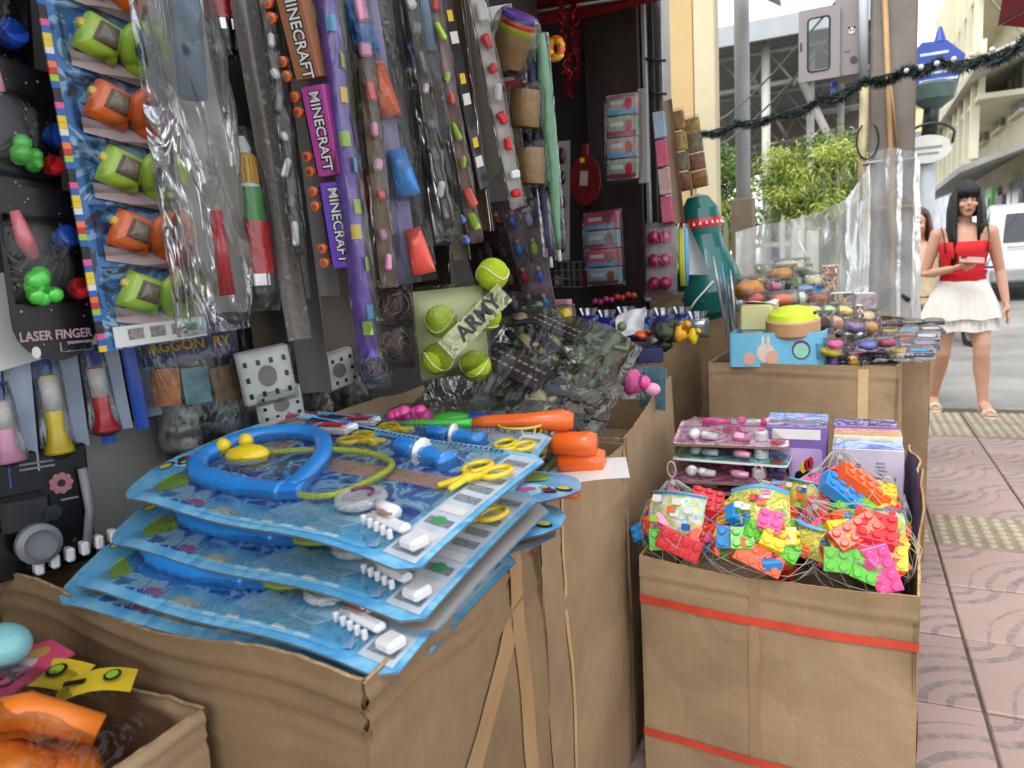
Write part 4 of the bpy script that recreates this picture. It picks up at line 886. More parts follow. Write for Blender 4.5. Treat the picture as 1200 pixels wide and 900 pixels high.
kparts = [(n, b.mesh(n)) for n, b in kit_mesh_parts()]
kback = [('card', me) for n, me in kparts if n == 'card_back']; kparts = [p for p in kparts if p[0] != 'card_back']
def kit(FR, Z, yaw, tilt=0, roll=0, lab='', flip=False):
    p = at(*FR, Z=Z) if len(FR) == 2 else Vector(FR)
    o = thing('doctor_playset', lab, 'toy', Matrix.Translation(p) @ RZ(yaw) @ RX(tilt) @ RY(roll), 'blue doctor playsets')
    for n, me in (kback if flip else kparts): ob(n, me, o)
    o.scale = (1.07, 1.04, 1)
    return o
kit((478, 640), .925, -6, 5, 0, 'blue doctor playset on blister card lying topmost on the pile')
kit((578, 583), .895, 6, 5, 0, 'blue doctor playset sticking out towards the army bags under the topmost one')
kit((484, 702), .868, -3, 5, 0, 'blue doctor playset directly below the topmost one, header drooping left')
kit((498, 716), .850, -4, 5, 0, 'upturned doctor playset showing its plain grey card back', True)
kit((452, 766), .828, -2, 5, 0, 'blue doctor playset wedged at the box rim, third from the top')
kit((446, 778), .805, 1, 5, 0, 'blue doctor playset sunk just below the box rim under the pile')
kit((452, 790), .785, -3, 4, 0, 'blue doctor playset deepest in the big box')
kit((-.95, 1.185, .862), 0, 172, -2, 0, 'blue doctor playset turned round, its header pointing at the orange baskets')
kit((-.93, 1.12, .840), 0, 168, -2, 0, 'blue doctor playset turned round, lying under the other turned one')
kit((-.965, 1.05, .822), 0, 176, -1, 0, 'upturned grey doctor playset at the right rim of the big box', True)

# ================================================================== long racket set, baskets and army bags in the tall box
a, b_ = at(452, 500, Z=.925), at(672, 496, Z=.925); d = b_ - a; M = d.to_track_quat('X', 'Z').to_matrix().to_4x4(); M.translation = a; L = d.length
o = thing('racket_set', 'card of pink, green and orange toy rackets lying across two boxes', 'toy', M)
panel(L * .9, .11, mat('rainbow mottled card', '8a93b0', .4, .7, 30), GREYC, .002, .004, 3).build('card', o, None, T(L * .16, -.02, -.008) @ RX(-80))
MB().tube([(L * .48, 0, .004), (L * .55, 0, .006), (L * .75, 0, .006), (L * .95, 0, .006), (L * 1.0, 0, .005)], [.010, .012, .015, .021, .014], ORG, 14).build('handle', o)
MB().tube([(-L * .1, 0, 0), (L * .2, .005, .004), (L * .5, 0, .004)], [.006, .008, .009], mat('neon green plastic', '43d03a', .3, .05, 8, coat=.3), 8).build('shaft', o)
q = MB()
for i in range(7): q.ball((L * (.02 + .03 * i), .03, .012 + .004 * (i % 3)), .016, PNK, 8, 6)
q.build('ball', o); MB().ball((L * .34, .03, .010), (.04, .02, .010), mat('neon green plastic'), 12, 6).build('paddle', o); MB().ball((L * .46, .04, .006), (.045, .02, .010), DBL, 12, 6).build('blade', o)
pillow(L * 1.0, .11, .03, CLR, 5, .005, 20, 10).build('wrap', o, None, T(L * .42, -.01, -.012) @ RX(-75))
YB = mat('straw yellow plastic', 'd9c65a', .35, .08, 10)
for k, (px, py, Z, s) in enumerate(((664, 520, .89, 1.0), (672, 540, .855, 1.05), (650, 572, .82, .8))):
    c = at(px, py, Z=Z); o = thing('toy_basket', ['yellow toy basket with orange cup, uppermost under the army bag', 'yellow toy basket with orange cup above the white leaflet', 'orange toy cup wedged low beside the grey card'][k], 'toy', Matrix.Translation(c) @ RZ(8), 'orange and yellow toy baskets')
    MB().tube([(-.03 * s, 0, 0), (-.02 * s, 0, 0), (.04 * s, 0, 0), (.055 * s, 0, 0)], [.012 * s, .021 * s, .024 * s, .02 * s], ORG, 14).build('cup', o)
    if k < 2:
        q = MB()
        for i in range(10):
            an = 2 * math.pi * i / 10; q.tube([(-.085 * s + .032 * s * math.cos(an), .03 * s * math.sin(an), .006), (-.085 * s + .042 * s * math.cos(an), .04 * s * math.sin(an), .036)], .0022, YB, 5)
        for z, rr in ((.006, .032), (.02, .037), (.036, .042)): q.tube([(-.085 * s + rr * s * math.cos(2 * math.pi * i / 20), (rr - .002) * s * math.sin(2 * math.pi * i / 20), z) for i in range(20)], .0026, YB, 5, closed=True)
        q.build('basket', o)
M = Matrix.Translation(at(684, 562, Z=.825)) @ RZ(20) @ RX(6)
tag(MB().grid(lambda u, v: (.16 * (u - .5), .1 * (v - .5), .012 * math.sin(u * 3) + .02 * u * u), 8, 4, WHITE).build('leaflet', None, None, M), 'curled white leaflet between the baskets and the box wall', 'leaflet')
OLV = mat('army green plastic', '5c6a46', .45, .25, 30); TAN = mat('desert tan plastic', 'a8946c', .45, .2, 30); DGN = mat('dark gunmetal plastic', '23272a', .35, .2, 30); KHK = mat('dark brown print', '33221f', .5, .3, 20); CAMO = printmat('camouflage print', ('3f4a2c', '8f9464', 'b0ad80', '5a6238', '2c3020'), 40, 1.0)
ARMY = film('army bag film', scale=6, strength=.55, haze=.008, stretch=(1, 1, .6), rough=.05, fresnel=1.36)
def army(TL, TR, BL, lab, seed, head=None):
    M, w, h = frame(TL, TR, BL); o = thing('army_figure_bag', lab, 'toy', M); rr = random.Random(seed)
    for i in range(7):
        x, z = w * rr.uniform(-.36, .36), h * rr.uniform(.2, .75); an = rr.uniform(-50, 30); m = rr.choice((OLV, OLV, DGN, TAN, DGN)); s = rr.uniform(.8, 1.15)
        q = MB(); ro = Q('Y', an)
        J = lambda a, c, e=0: Vector((x, -.02 + e, z)) + ro @ Vector((a * s, 0, c * s))
        s *= 1.45; q.tube([J(0, -.01), J(0, .03), J(0, .05)], [.016, .02, .012], m, 8); q.ball(J(0, .066, -.004), (.012, .012, .014), m, 8, 6)
        q.tube([J(-.008, -.008), J(-.012, -.04, -.006), J(-.012, -.075)], [.011, .009, .008], m, 7); q.tube([J(.008, -.008), J(.013, -.038), J(.009, -.078)], [.011, .009, .008], m, 7)
        q.tube([J(-.018, .042), J(-.026, .012, -.010), J(-.006, .006, -.020)], [.008, .007, .006], m, 7); q.tube([J(.018, .042), J(.026, .012, -.010), J(.010, .002, -.020)], [.008, .007, .006], m, 7)
        q.build('soldier', o)
    for i in range(5):
        x, z = w * rr.uniform(-.38, .38), h * rr.uniform(.2, .8); ro = Q('Y', rr.uniform(-40, 40)); q = MB()
        q.box(Vector((x, -.042, z)), (.085, .012, .016), DGN, ro, .002); q.box(Vector((x, -.042, z)) + ro @ Vector((.012, 0, -.016)), (.010, .010, .026), DGN, ro, .002); q.tube([Vector((x, -.042, z)) + ro @ Vector((.04, 0, .002)), Vector((x, -.042, z)) + ro @ Vector((.085, 0, .002))], .003, DGN, 6); q.build('rifle', o)
    q = MB(); q.box((-w * .08, -.046, h * .68), (w * .42, .003, h * .26), KHK, Q('Y', 14))
    for i in range(9):
        for j in range(2): q.box(Vector((-w * .08, -.0485, h * .68)) + Q('Y', 14) @ Vector((w * (-.17 + .042 * i), 0, h * (-.04 + .10 * j))), (w * (.02 + .012 * (i % 2)), .001, h * .025), mat('stencil print', '9a8f80', .5), Q('Y', 14))
    q.build('print_card', o)
    q = MB().ball((-w * .36, -.04, h * .68), (.018, .014, .02), TAN if seed % 2 else mat('skin toned plastic', 'c9a184', .4), 10, 8); q.build('toy_head', o)
    pillow(w, h, .075, ARMY, seed, .03, 40, 34, 0, 0, .4, 8).build('bag', o)
    if head:
        HM, hw, hh = head; b = MB(); b.box((0, 0, hh / 2), (hw, .003, hh), CAMO); ftext(b, 'ARMY', hh * .95, hw * .05, -.0022, hh * .5, BLACK, 0, .0012); b.build('header', o, None, M.inverted() @ HM)
    return o
hT, hR = at(532, 412, Y=1.20), at(592, 352, Y=1.30); dx = (hR - hT); hw = dx.length; dx.normalize(); vz = Vector((-.35, -.1, .85)); vz = (vz - dx * vz.dot(dx)).normalized(); hy = vz.cross(dx)
HM = Matrix((dx, hy, vz)).transposed().to_4x4(); HM.translation = (hT + hR) / 2 - vz * .01
army(at(525, 392, Y=1.46), at(708, 446, Y=1.50), at(472, 488, Y=1.20), 'crackly clear bag of green army figures lying in front in the tall box', 5, (HM, hw * 1.15, .045))
army(at(555, 356, Y=1.62), at(700, 394, Y=1.64), at(560, 420, Y=1.45), 'crackly clear bag of dark army figures heaped behind the front one', 8)

# ================================================================== brick bags, blister packs and cartons in the strapped box
BRK = [mat('brick ' + n, c, .3, .05, 10, coat=.2, sub=.08) for n, c in (('orange', 'f4622a'), ('green', '5fc02c'), ('blue', '2f8fd4'), ('pink', 'ee5f9f'), ('yellow', 'f3cf2a'), ('red', 'd9333a'), ('vermilion', 'ee4a26'))]
def brick_mesh(nx, ny, m, u=.017, h=.019):
    b = MB(); b.box((0, 0, h / 2), (nx * u, ny * u, h), m, bev=.0015)
    for i in range(nx):
        for j in range(ny): b.lathe([(u * .34, h), (u * .34, h + .005), (u * .28, h + .006)], m, 10, ((i - nx / 2 + .5) * u, (j - ny / 2 + .5) * u, 0))
    return b.mesh('toy_brick')
BM = {}
def brick(par, p, rot, nx, ny, ci, u=.017):
    k = (nx, ny, ci, u)
    if k not in BM: BM[k] = brick_mesh(nx, ny, BRK[ci], u, u * 1.15)
    o = ob('toy_brick', BM[k], par); o.matrix_local = Matrix.Translation(p) @ rot.to_matrix().to_4x4(); return o
NETM = mat('white net cord', 'bcbcb4', .5, .05, 20); LABY = printmat('printed bag label', ('b8a838', 'd8cc6a', '8fa84a', 'd4c050', 'c0a040', 'e0dca0'), 26, 1.5); LABB = printmat('printed bag label blue', ('7fb8c8', 'd4d8d0', 'd8c860', '9cc8a8', 'c0d4e0', 'c89080'), 28, 1.5)
from mathutils import Euler
def net_bag(c, r, lab, seed, tail, big=(), label_at=None, nb=46):
    rr = random.Random(seed); o = thing('brick_bag', lab, 'toy', Vector(c) + Vector((0, .012, .012)), 'netted bags of toy bricks'); r = Vector(r) * 1.16
    E = lambda d, k=1.0: Vector((d.x * r.x * k, d.y * r.y * k, d.z * r.z * k))
    for i in range(nb):
        d = Vector((rr.gauss(0, 1), rr.gauss(0, 1) - .5, abs(rr.gauss(0, 1)) * 1.0 - .15)).normalized()
        nx, ny = rr.choice(((2, 2), (2, 2), (3, 2), (4, 2), (1, 2))); brick(o, E(d, rr.uniform(.62, .84)), Euler([rr.uniform(0, 6.3) for _ in range(3)]), nx, ny, rr.randrange(7), .019)
    for d, e, nx, ny, ci in big: brick(o, E(Vector(d).normalized(), .80), Euler([R(q) for q in e]), nx, ny, ci, .024)
    b = MB(); tv = Vector(tail).normalized(); u = tv.orthogonal().normalized(); v = tv.cross(u); nl, nr = 9, 16; rings = []
    for i in range(nl + 1):
        th = math.pi * (.03 + .86 * i / nl); row = []
        for j in range(nr):
            ph = 2 * math.pi * (j + .5 * (i % 2)) / nr; d = tv * math.cos(th) + (u * math.cos(ph) + v * math.sin(ph)) * math.sin(th); k = 1.10 + .10 * nz(d * 2.2, 1, seed)
            if i == 0: k *= 1.25
            row.append(E(d, k))
        rings.append(row)
    for i in range(nl):
        for j in range(nr):
            a = rings[i][j]; j2 = (j + (i % 2)) % nr
            for q in (rings[i + 1][j2], rings[i + 1][(j2 - 1) % nr]): b.tube([a, q], 0.0007, NETM, 3, False)
    tip = E(tv, 1.25); b.build('net', o)
    q = MB(); q.ball(tip, .008, NETM, 8, 6); q.tube([tip + tv * .03 + u * .0 + Vector((.010 * math.sin(t), .004 * math.cos(t), .024 - .02 * math.cos(t))) * 1.0 - tv * .02 for t in [2 * math.pi * i / 14 for i in range(14)]], .0017, NETM, 6, closed=True); q.build('loop', o)
    if label_at:
        (lx, ly, lz), sz, yaw, pit, m = label_at
        q = MB(); q.grid(lambda s, t: (sz * (s - .5), -.012 * math.sin(math.pi * s) * 2 - .014 * math.sin(math.pi * t), sz * .75 * (t - .5)), 10, 8, m); q.grid(lambda s, t: (sz * (s - .5), -.012 * math.sin(math.pi * s) * 2 - .014 * math.sin(math.pi * t) - .0006, sz * (.31 + .06 * t)), 10, 2, SKYP)
        for i in range(7): q.prism(rrect(sz * .16, sz * .12, .003, 2, sz * rr.uniform(-.36, .36), sz * rr.uniform(-.28, .22)), -.043, -.0415, rr.choice((REDP, BLUEP, LIMEP, ORG, PINKP, WHITE)))
        q.build('label_card', o, None, T(lx, ly, lz) @ RZ(yaw) @ RX(pit))
    return o
net_bag((-.345, 1.58, .585), (.082, .085, .072), 'netted brick bag with white and yellow label at the corner of the strapped box', 3, (-.3, .3, 1), [((-.6, -.8, -.1), (70, 0, 20), 2, 2, 1), ((.1, -1, -.05), (80, 20, 0), 4, 2, 5), ((.7, .1, .9), (20, 15, 10), 3, 3, 5)], ((-.005, -.045, .050), .125, -6, -28, LABB))
net_bag((-.175, 1.555, .585), (.105, .09, .075), 'netted brick bag with yellow label between two other brick bags', 11, (.9, -.2, .2), [((-.6, -.8, .3), (60, 0, 0), 2, 2, 2), ((-.3, -.9, .3), (50, 0, 10), 2, 2, 1), ((.05, -1, -.1), (65, 22, 0), 4, 2, 0), ((.25, -.7, .8), (30, 10, 0), 2, 2, 3), ((.55, -.8, .1), (50, 30, 0), 2, 2, 1), ((.3, -.9, .35), (40, 20, 0), 2, 2, 4)], ((.0, -.01, .072), .12, 6, -52, LABY))
net_bag((-.01, 1.69, .605), (.105, .10, .095), 'netted brick bag with a long orange and blue brick on top', 17, (-.1, .6, 1), [((.35, -.4, .8), (25, 38, 20), 6, 2, 0), ((.0, -.7, .6), (30, 42, 15), 6, 2, 2), ((-.1, -.85, .5), (40, 40, 10), 2, 2, 1), ((.7, -.2, .6), (10, 10, 0), 2, 2, 4), ((-.5, -.7, .4), (60, 0, 0), 2, 2, 5)], ((-.085, -.03, .055), .09, -30, -20, LABY))
net_bag((.018, 1.555, .585), (.085, .085, .075), 'netted brick bag bulging with pink, green and red bricks over the front rim', 23, (-.7, .2, .7), [((-.1, -.7, .75), (40, -25, 30), 4, 2, 6), ((.35, -.6, .8), (30, 10, 0), 3, 3, 5), ((.45, -.9, .0), (80, 70, 0), 4, 2, 3), ((-.35, -.9, .05), (70, 0, 0), 3, 2, 1), ((.1, -1, -.1), (70, 20, 0), 2, 2, 1), ((.75, -.65, .1), (60, 0, 0), 2, 2, 4), ((-.5, -.6, .6), (40, 0, 30), 2, 2, 4)], ((-.088, -.04, .03), .09, -55, -10, LABY))
net_bag((-.14, 1.72, .60), (.06, .06, .055), 'small netted bag of yellow and pink bricks against the purple carton', 29, (-.5, -.2, .7), [((-.4, -.7, .4), (20, 30, 0), 3, 2, 4), ((.4, -.4, .8), (30, -20, 20), 4, 2, 3), ((.2, -.9, .1), (60, 0, 0), 3, 2, 4)], None, 12)
net_bag((.062, 1.64, .595), (.036, .05, .05), 'small netted brick bag with blue label wedged by the box flap', 31, (.2, .5, 1), [((.3, -.8, .3), (60, 0, 0), 2, 2, 1)], ((.0, -.03, .03), .08, 10, -30, LABB), 10)
# blister packs
CLRP = printmat('pearly pink card', ('d8a0b8', 'e4c4d4', 'c46a90', 'e0d4dc', 'b8889c'), 16, 1.6)
def blister(c, yaw, tilt, lab, seed, card=CLRP, kind='toy', back=BRNC):
    rr = random.Random(seed); o = thing('beauty_set', lab, 'toy', Matrix.Translation(c) @ RZ(yaw) @ RX(tilt), 'flat toy beauty sets'); w, h = .27, .17
    q = MB(); q.prism(rrect(w * 1.05, h, .012, 3), -.002, .002, card, back, 'xy'); q.prism(rrect(w * 1.06, h * 1.02, .012, 3), -.004, -.0022, back, back, 'xy'); q.build('card', o)
    for i in range(3):
        q = MB(); x = -.08 + .075 * i; q.tube([(x, .045, .014), (x + .09, .05, .014)], [.009, .007], (PNK, WHT, PNK)[i], 8); q.ball((x + .1, .052, .016), (.022, .016, .010), (PNK, LPK, PNK)[i], 12, 6); q.build('brush', o)
    for i in range(2): q = MB(); q.tube([(-.075 + .08 * i, -.02, .012), (-.06 + .08 * i, -.05, .012), (-.03 + .08 * i, -.055, .012)], [.008, .015, .011], (WHT, LPK)[i], 12, flat=.7); q.build('hair_dryer', o)
    q = MB(); q.lathe([(.018, 0), (.018, .02), (.012, .024)], WHT, 16, (.075, -.04, .004)); q.lathe([(.010, .024), (.010, .026)], PNK, 14, (.075, -.04, .004)); q.build('compact', o)
    q = MB(); q.tube([(-.02, -.01, .014), (.02, .0, .016), (.035, -.03, .014)], [.008, .008, .006], PNK, 8); q.build('curler', o)
    q = MB(); q.ball((-.09, -.04, .012), (.016, .022, .014), WHT, 12, 6); q.build('bottle', o)
    for i in range(4): q = MB(); q.prism(ell(.016, .012, 10, .115, -.06 + .04 * i), .0024, .0034, (REDP, SKYP, PINKP, WHITE)[i], plane='xy'); q.build('print_spot', o)
    q = MB(); q.grid(lambda s, t: ((s - .5) * w * .98, (t - .5) * h * .96, .003 + .026 * (min(1, min(s, 1 - s) * 8) * min(1, min(t, 1 - t) * 6)) * (.8 + .5 * nz((s * 6, t * 4, seed), 1, seed))), 26, 18, MATS['kit blister']); q.build('blister', o)
    return o
blister((-.283, 1.90, .755), 3, 9, 'pink toy beauty set lying topmost beside the purple cartons', 1)
blister((-.275, 1.89, .71), -4, 5, 'toy beauty set with teal card under the topmost pink one', 2, printmat('teal print', ('2f8f88', '7fc8c0', '1f5a64', 'b8d8d0'), 16), back=WHITE)
blister((-.285, 1.86, .665), 5, 6, 'dark pink toy beauty set lowest in the stack', 3, printmat('maroon pink print', ('7d3a5a', 'b86a90', '4a2438', 'd8a8bc'), 16))
for z in (.63, .60): blister((-.28, 1.87, z), 2, 3, 'toy beauty set buried at the bottom of its stack, %s' % ('upper of two' if z > .61 else 'lower of two'), 4)
# cartons
def toy_carton(TL, TR, bot, Y, depth, lab, m, top, kind=0):
    a, b = at(*TL, Y=Y), at(*TR, Y=Y); a.z = b.z = (a.z + b.z) / 2; c = at(TL[0], bot, Y=Y); z0 = c.z
    w = b.x - a.x; h = a.z - z0; o = thing('toy_carton', lab, 'box', Matrix.Translation(((a.x + b.x) / 2, Y, z0)), 'purple and blue toy cartons')
    q = MB(); q.box((0, depth / 2, h / 2), (w, depth, h), m, bev=.002); q.build('carton', o)
    q = MB(); q.box((0, depth / 2, h + .0012), (w * .98, depth * .96, .0015), top); q.build('top_print', o)
    q = MB(); y = -.0012
    if kind == 0:
        q.prism(rrect(w * .86, h * .66, .008, 3, 0, h * .50), y, y + .0008, mat('lilac print', 'b9a3d2', .45, .1, 14)); q.prism(rrect(w * .36, h * .30, .012, 3, w * .16, h * .50), y - .001, y, BLACK)
        ftext(q, 'Kuromi', h * .17, -w * .30, y - .0012, h * .46, NAVYP, -90, .0006)
        for (x, z, mm) in ((.18, .70, REDP), (.12, .68, YELP), (.24, .72, REDP)): q.prism(ell(w * .05, h * .05, 8, w * x, h * z), y - .002, y - .001, mm)
        for x in (-.14, .02): q.prism(ell(w * .03, h * .05, 8, w * x, h * (.62 if x < 0 else .3)), y - .002, y - .001, BLACK)
        q.box((0, y, h * .94), (w * .8, .0008, h * .08), WHITE)
    elif kind == 1:
        for i in range(4): q.prism(ell(w * .035, h * .04, 10, -w * (.12 - .03 * i), h * (.75 - .16 * i)), y - .001, y, (NAVYP, NAVYP, mat('rust print'), REDP)[i])
        for i in range(12): q.box((w * .18, y, h * (.80 - .055 * i)), (w * .2 * rnd.uniform(.6, 1), .0008, h * .018), mat('grey small print'))
        q.box((w * .38, y, h * .45), (w * .03, .0008, h * .3), mat('grey small print')); q.box((-w * .34, y, h * .5), (w * .14, .0008, h * .6), mat('pale teal print', 'a9c4d4', .4, .4, 20))
    else:
        q.prism([(-w * .2, h * .1), (w * .35, h * .1), (w * .35, h * .4), (w * .1, h * .55), (-w * .2, h * .4)], y, y + .0008, NAVYP); q.prism(ell(w * .08, h * .1, 10, -w * .1, h * .62), y, y + .0008, REDP)
    q.build('front_print', o); return o
LIL = mat('purple carton print', '7a62a8', .35, .15, 10); PEAR = mat('pearl carton print', 'b9b4c8', .35, .2, 8); TOPB = printmat('blue cloud print', ('6f98dc', 'b8d0f0', '5a6ac0', '8fb8e8'), 14); TOPP = printmat('violet top print', ('4f3a7c', 'b0a0d0', '2c2440', '7a68b0', 'd8d0e0'), 18)
toy_carton((898, 500), (969, 500), 640, 1.87, .09, 'purple toy carton with sideways lettering and black window', LIL, printmat('lilac white print', ('c8c0d8', '9a8cb8', '3a3448', 'd8d4e0'), 22))
toy_carton((975, 525), (1060, 528), 600, 1.80, .085, 'pearl and blue toy carton with printed column facing the bricks', PEAR, TOPB, 1)
toy_carton((899, 492), (970, 492), 640, 1.965, .08, 'blue topped toy carton behind the lettered purple one', TOPB, TOPB, 2)
toy_carton((977, 510), (1058, 512), 600, 1.89, .075, 'cream and orange topped toy carton in the middle of its row', mat('cream print', 'd8d3b0', .5), printmat('orange mottled print', ('c96a3c', 'e0b48c', 'c98a5c', 'e4d4b0'), 18), 2)
toy_carton((977, 498), (1052, 500), 600, 1.968, .075, 'violet topped toy carton standing against the box wall', LIL, TOPP, 2)
toy_carton((1000, 590), (1064, 592), 660, 1.80, .09, 'pale toy carton with navy drawing under the pearl one', mat('pale lilac print', 'a4a2bc', .4, .1, 10), PEAR, 2)

# ================================================================== small box, bottom left: orange bag, pink card, teal toy
o = thing('orange_bag', 'clear crackly bag of orange plastic toys with yellow stickers', 'toy', (-.83, .44, .672))
q = MB(); ro_ = random.Random(12)
for i in range(14): q.ball((ro_.uniform(-.24, .07), ro_.uniform(-.07, .035), ro_.uniform(.0, .05)), (ro_.uniform(.045, .075), .042, .034), mat('soft orange plastic', 'f8852a', .35, .1, 12, coat=.2), 12, 8, Q('Z', ro_.uniform(0, 180)), .5, i)
q.build('toys', o)
q = MB(); q.tube([(-.06, -.08, .085), (.03, -.03, .095), (.085, .01, .06)], [.018, .02, .016], mat('soft orange plastic'), 10); q.build('handle', o)
for i, (x, y, a, s) in enumerate(((-.04, .03, 20, .9), (.04, .04, 40, .75), (-.10, -.03, -20, .9))):
    q = MB(); q.grid(lambda u, v: ((u - .5) * .11 * s, (v - .5) * .055 * s, .012 * math.sin(3 * u)), 6, 3, YELP); q.prism(ell(.013 * s, .013 * s, 12, .02, 0), .014, .015, BLACK, plane='xy'); q.prism(ell(.009 * s, .009 * s, 12, .02, 0), .0152, .0158, LIMEP, plane='xy'); q.box((-.02, 0, .013), (.03 * s, .008, .001), BLACK); q.build('sticker', o, None, T(x, y, .082) @ RZ(a) @ RX(8))
q = MB(); q.grid(lambda u, v: (-.24 + .36 * u, -.18 + .27 * v, .02 + .10 * (math.sin(math.pi * u) * math.sin(math.pi * v)) ** .5 + .012 * nz((u * 5, v * 5, 0), 1, 4) + .006 * nz((u * 14, v * 14, 0), 1, 5)), 34, 30, film('orange bag film', scale=7, strength=.4, stretch=(1, 1, 1), rough=.05, fresnel=1.3)); q.build('bag', o)
TEAL = mat('pale teal plastic', '86c4c8', .3, .04, 8, coat=.3)
A_, B_, C_, D_ = at(-45, 850, Z=.765), at(88, 766, Z=.765), at(60, 750, Z=.775), at(-45, 795, Z=.775)
o = thing('toy_blister_card', 'pink card with round teal toy lying at the edge of the small box', 'toy', A_); x_ = (B_ - A_).normalized(); n_ = x_.cross(C_ - B_).normalized(); y_ = n_.cross(x_); MP = Matrix((x_, y_, n_)).transposed().to_4x4(); wP = (B_ - A_).length; hP = (D_ - A_).dot(y_); hQ = (C_ - B_).dot(y_)
q = MB(); q.prism([(0, 0), (wP, 0), (wP + (C_ - B_).dot(x_), hQ), ((D_ - A_).dot(x_), hP)], -.0015, .0015, mat('hot pink card', 'd24a6c', .4, .1, 12), plane='xy'); q.text('CE', .026, T(wP * .50, hP * .28, .002) @ RZ(6), KHK, .0003, .0006); q.prism(ell(.016, .010, 14, wP * .70, hP * .40), .0016, .0024, mat('pale oval print', 'd8b4c0', .4), plane='xy'); q.prism(ell(.014, .009, 14, wP * .87, hP * .45), .0016, .0024, mat('gold oval print', 'c79a4a', .4), plane='xy'); q.build('card', o, None, MP)
q = MB(); c = at(2, 757, Z=.80) - A_; q.ball((c.x, c.y, c.z + .0), (.036, .030, .026), TEAL, 20, 12); q.build('toy', o)
# ================================================================== goods in the far boxes
FOIL = mat('silver foil wrap', 'b9bcc4', .2, .2, 14, .6, 30, metal=.7); NAVF = mat('navy foil wrap', '202c78', .18, .25, 12, .7, 26, coat=.5); PAPY = mat('soft yellow card', 'd8d39a', .6, .06, 8)
def rect_y(TL, BR, Y):
    a, b = at(*TL, Y=Y), at(*BR, Y=Y); return a.x, b.x, b.z, a.z
def lump(name, lab, cat, px, py, Y, r, m, seed=0, group=None, wrap=None, jit=.25, rot=0, n=14):
    c = at(px, py, Y=Y); o = thing(name, lab, cat, c, group); q = MB().ball((0, 0, 0), r, m, n, 9, Q('Y', rot), jit, seed); q.build('toy', o)
    if wrap: pillow(r[0] * 2.7, r[2] * 2.8, r[1] * 1.25, wrap, seed, .008, 14, 12, 0, -r[2] * 1.35, 1.0).build('wrap', o)
    return o
# pink toy in the narrow box
o = lump('pink_toy', 'glossy pink toy in film leaning in the narrow torn box', 'toy', 741, 448, 1.85, (.026, .03, .035), PNK, 3, None, CLR); p = at(757, 458, Y=1.86)
q = MB(); q.ball((.05, .01, -.02), (.024, .02, .018), LPK, 10, 8); q.ball((.03, 0, -.0), (.02, .02, .02), PNK, 10, 8); q.build('limb', o)
tag(panel(.09, .12, mat('teal pink print', '5f8a98', .4, .4, 20), GREYC).build('toy_card', None, None, Matrix.Translation(at(765, 480, Y=1.93)) @ RZ(-20)), 'teal printed card behind the pink wrapped toy', 'card')
# navy bags
for k, (px, py) in enumerate(((690, 378), (712, 380), (734, 376), (757, 380), (778, 378), (800, 376), (818, 382), (700, 388), (745, 388))):
    c = at(px, py, Y=2.72 + .05 * (k % 3) + (.12 if k > 4 else 0)); lab = ['navy foil bag at the left end of its row beside the army bag', 'navy foil bag second from the army bag', 'navy foil bag third from the army bag', 'navy foil bag in the middle of its row', 'navy foil bag behind the white tag', 'navy foil bag next to the silver one', 'silver topped navy bag at the far end of its row', 'navy foil bag lying in front, under the leftmost one', 'navy foil bag lying in front of the white tag'][k]
    o = thing('foil_bag', lab, 'bag', c, 'navy foil bags'); q = pillow(.085, .075, .03, NAVF if k != 6 else FOIL, k, .008, 12, 10, 0, -.045, 1.0); q.build('bag', o)
    q = MB(); q.grid(lambda u, v: (.05 * (u - .5) * (1 + .5 * v), .006 * math.sin(u * 14), .028 + .03 * v), 10, 3, FOIL); q.build('crimped_end', o)
    if k % 2: q = MB(); q.prism(ell(.02, .016, 10, 0, -.01), -.034, -.033, SKYP); q.build('print', o)
o = thing('price_tag_bag', 'crumpled white plastic piece lying on the navy bags', 'bag', at(738, 383, Y=2.62)); q = MB(); q.grid(lambda u, v: (.11 * (u - .5), .02 * nz((u * 3, v * 3, 1), 1, 3), .10 * (v - .5) + .03 * u), 10, 8, WHT); q.build('sheet', o, None, RX(-25))
for k, (px, py, m, r, lab) in enumerate(((752, 392, ORG, (.022, .03, .016), 'orange toy piece in front of the dark green dinosaur'), (778, 388, mat('dark green rubber', '3f4a26', .5, .5, 40), (.04, .035, .032), 'dark green toy dinosaur lying on the navy bags'), (776, 404, mat('black rubber', '23271c', .4, .4, 40), (.034, .03, .022), 'blackish toy reptile at the box rim below the dinosaur'), (798, 390, mat('golden yellow plastic', 'e0a41e', .35, .15, 14), (.022, .03, .038), 'golden yellow toy dinosaur upright beside the green one'), (812, 394, YEL, (.018, .02, .024), 'small yellow toy at the rim beside the golden dinosaur'))):
    o = lump('toy_animal', lab, 'toy', px, py, 2.60, r, m, k, 'toy animals on the navy bags', CLR if k == 1 else None, .5)
    q = MB(); q.tube([(r[0] * .5, 0, r[2] * .3), (r[0] * 1.2, -.01, r[2] * .9), (r[0] * 1.6, -.02, r[2] * .7)], [r[2] * .5, r[2] * .4, r[2] * .25], m, 7); q.build('neck', o)
    q = MB(); q.tube([(-r[0] * .6, 0, 0), (-r[0] * 1.5, 0, -r[2] * .4)], [r[2] * .4, r[2] * .08], m, 6); q.build('tail', o)
for k, (px, py, m, r, lab) in enumerate(((662, 372, YEL, (.026, .03, .03), 'yellow orange toy duck peeking above the army bag'), (650, 378, COR, (.024, .03, .02), 'orange toy next to the yellow duck above the army bag'))): lump('toy_animal', lab, 'toy', px, py, 2.2, r, m, k + 7, None, CLR)
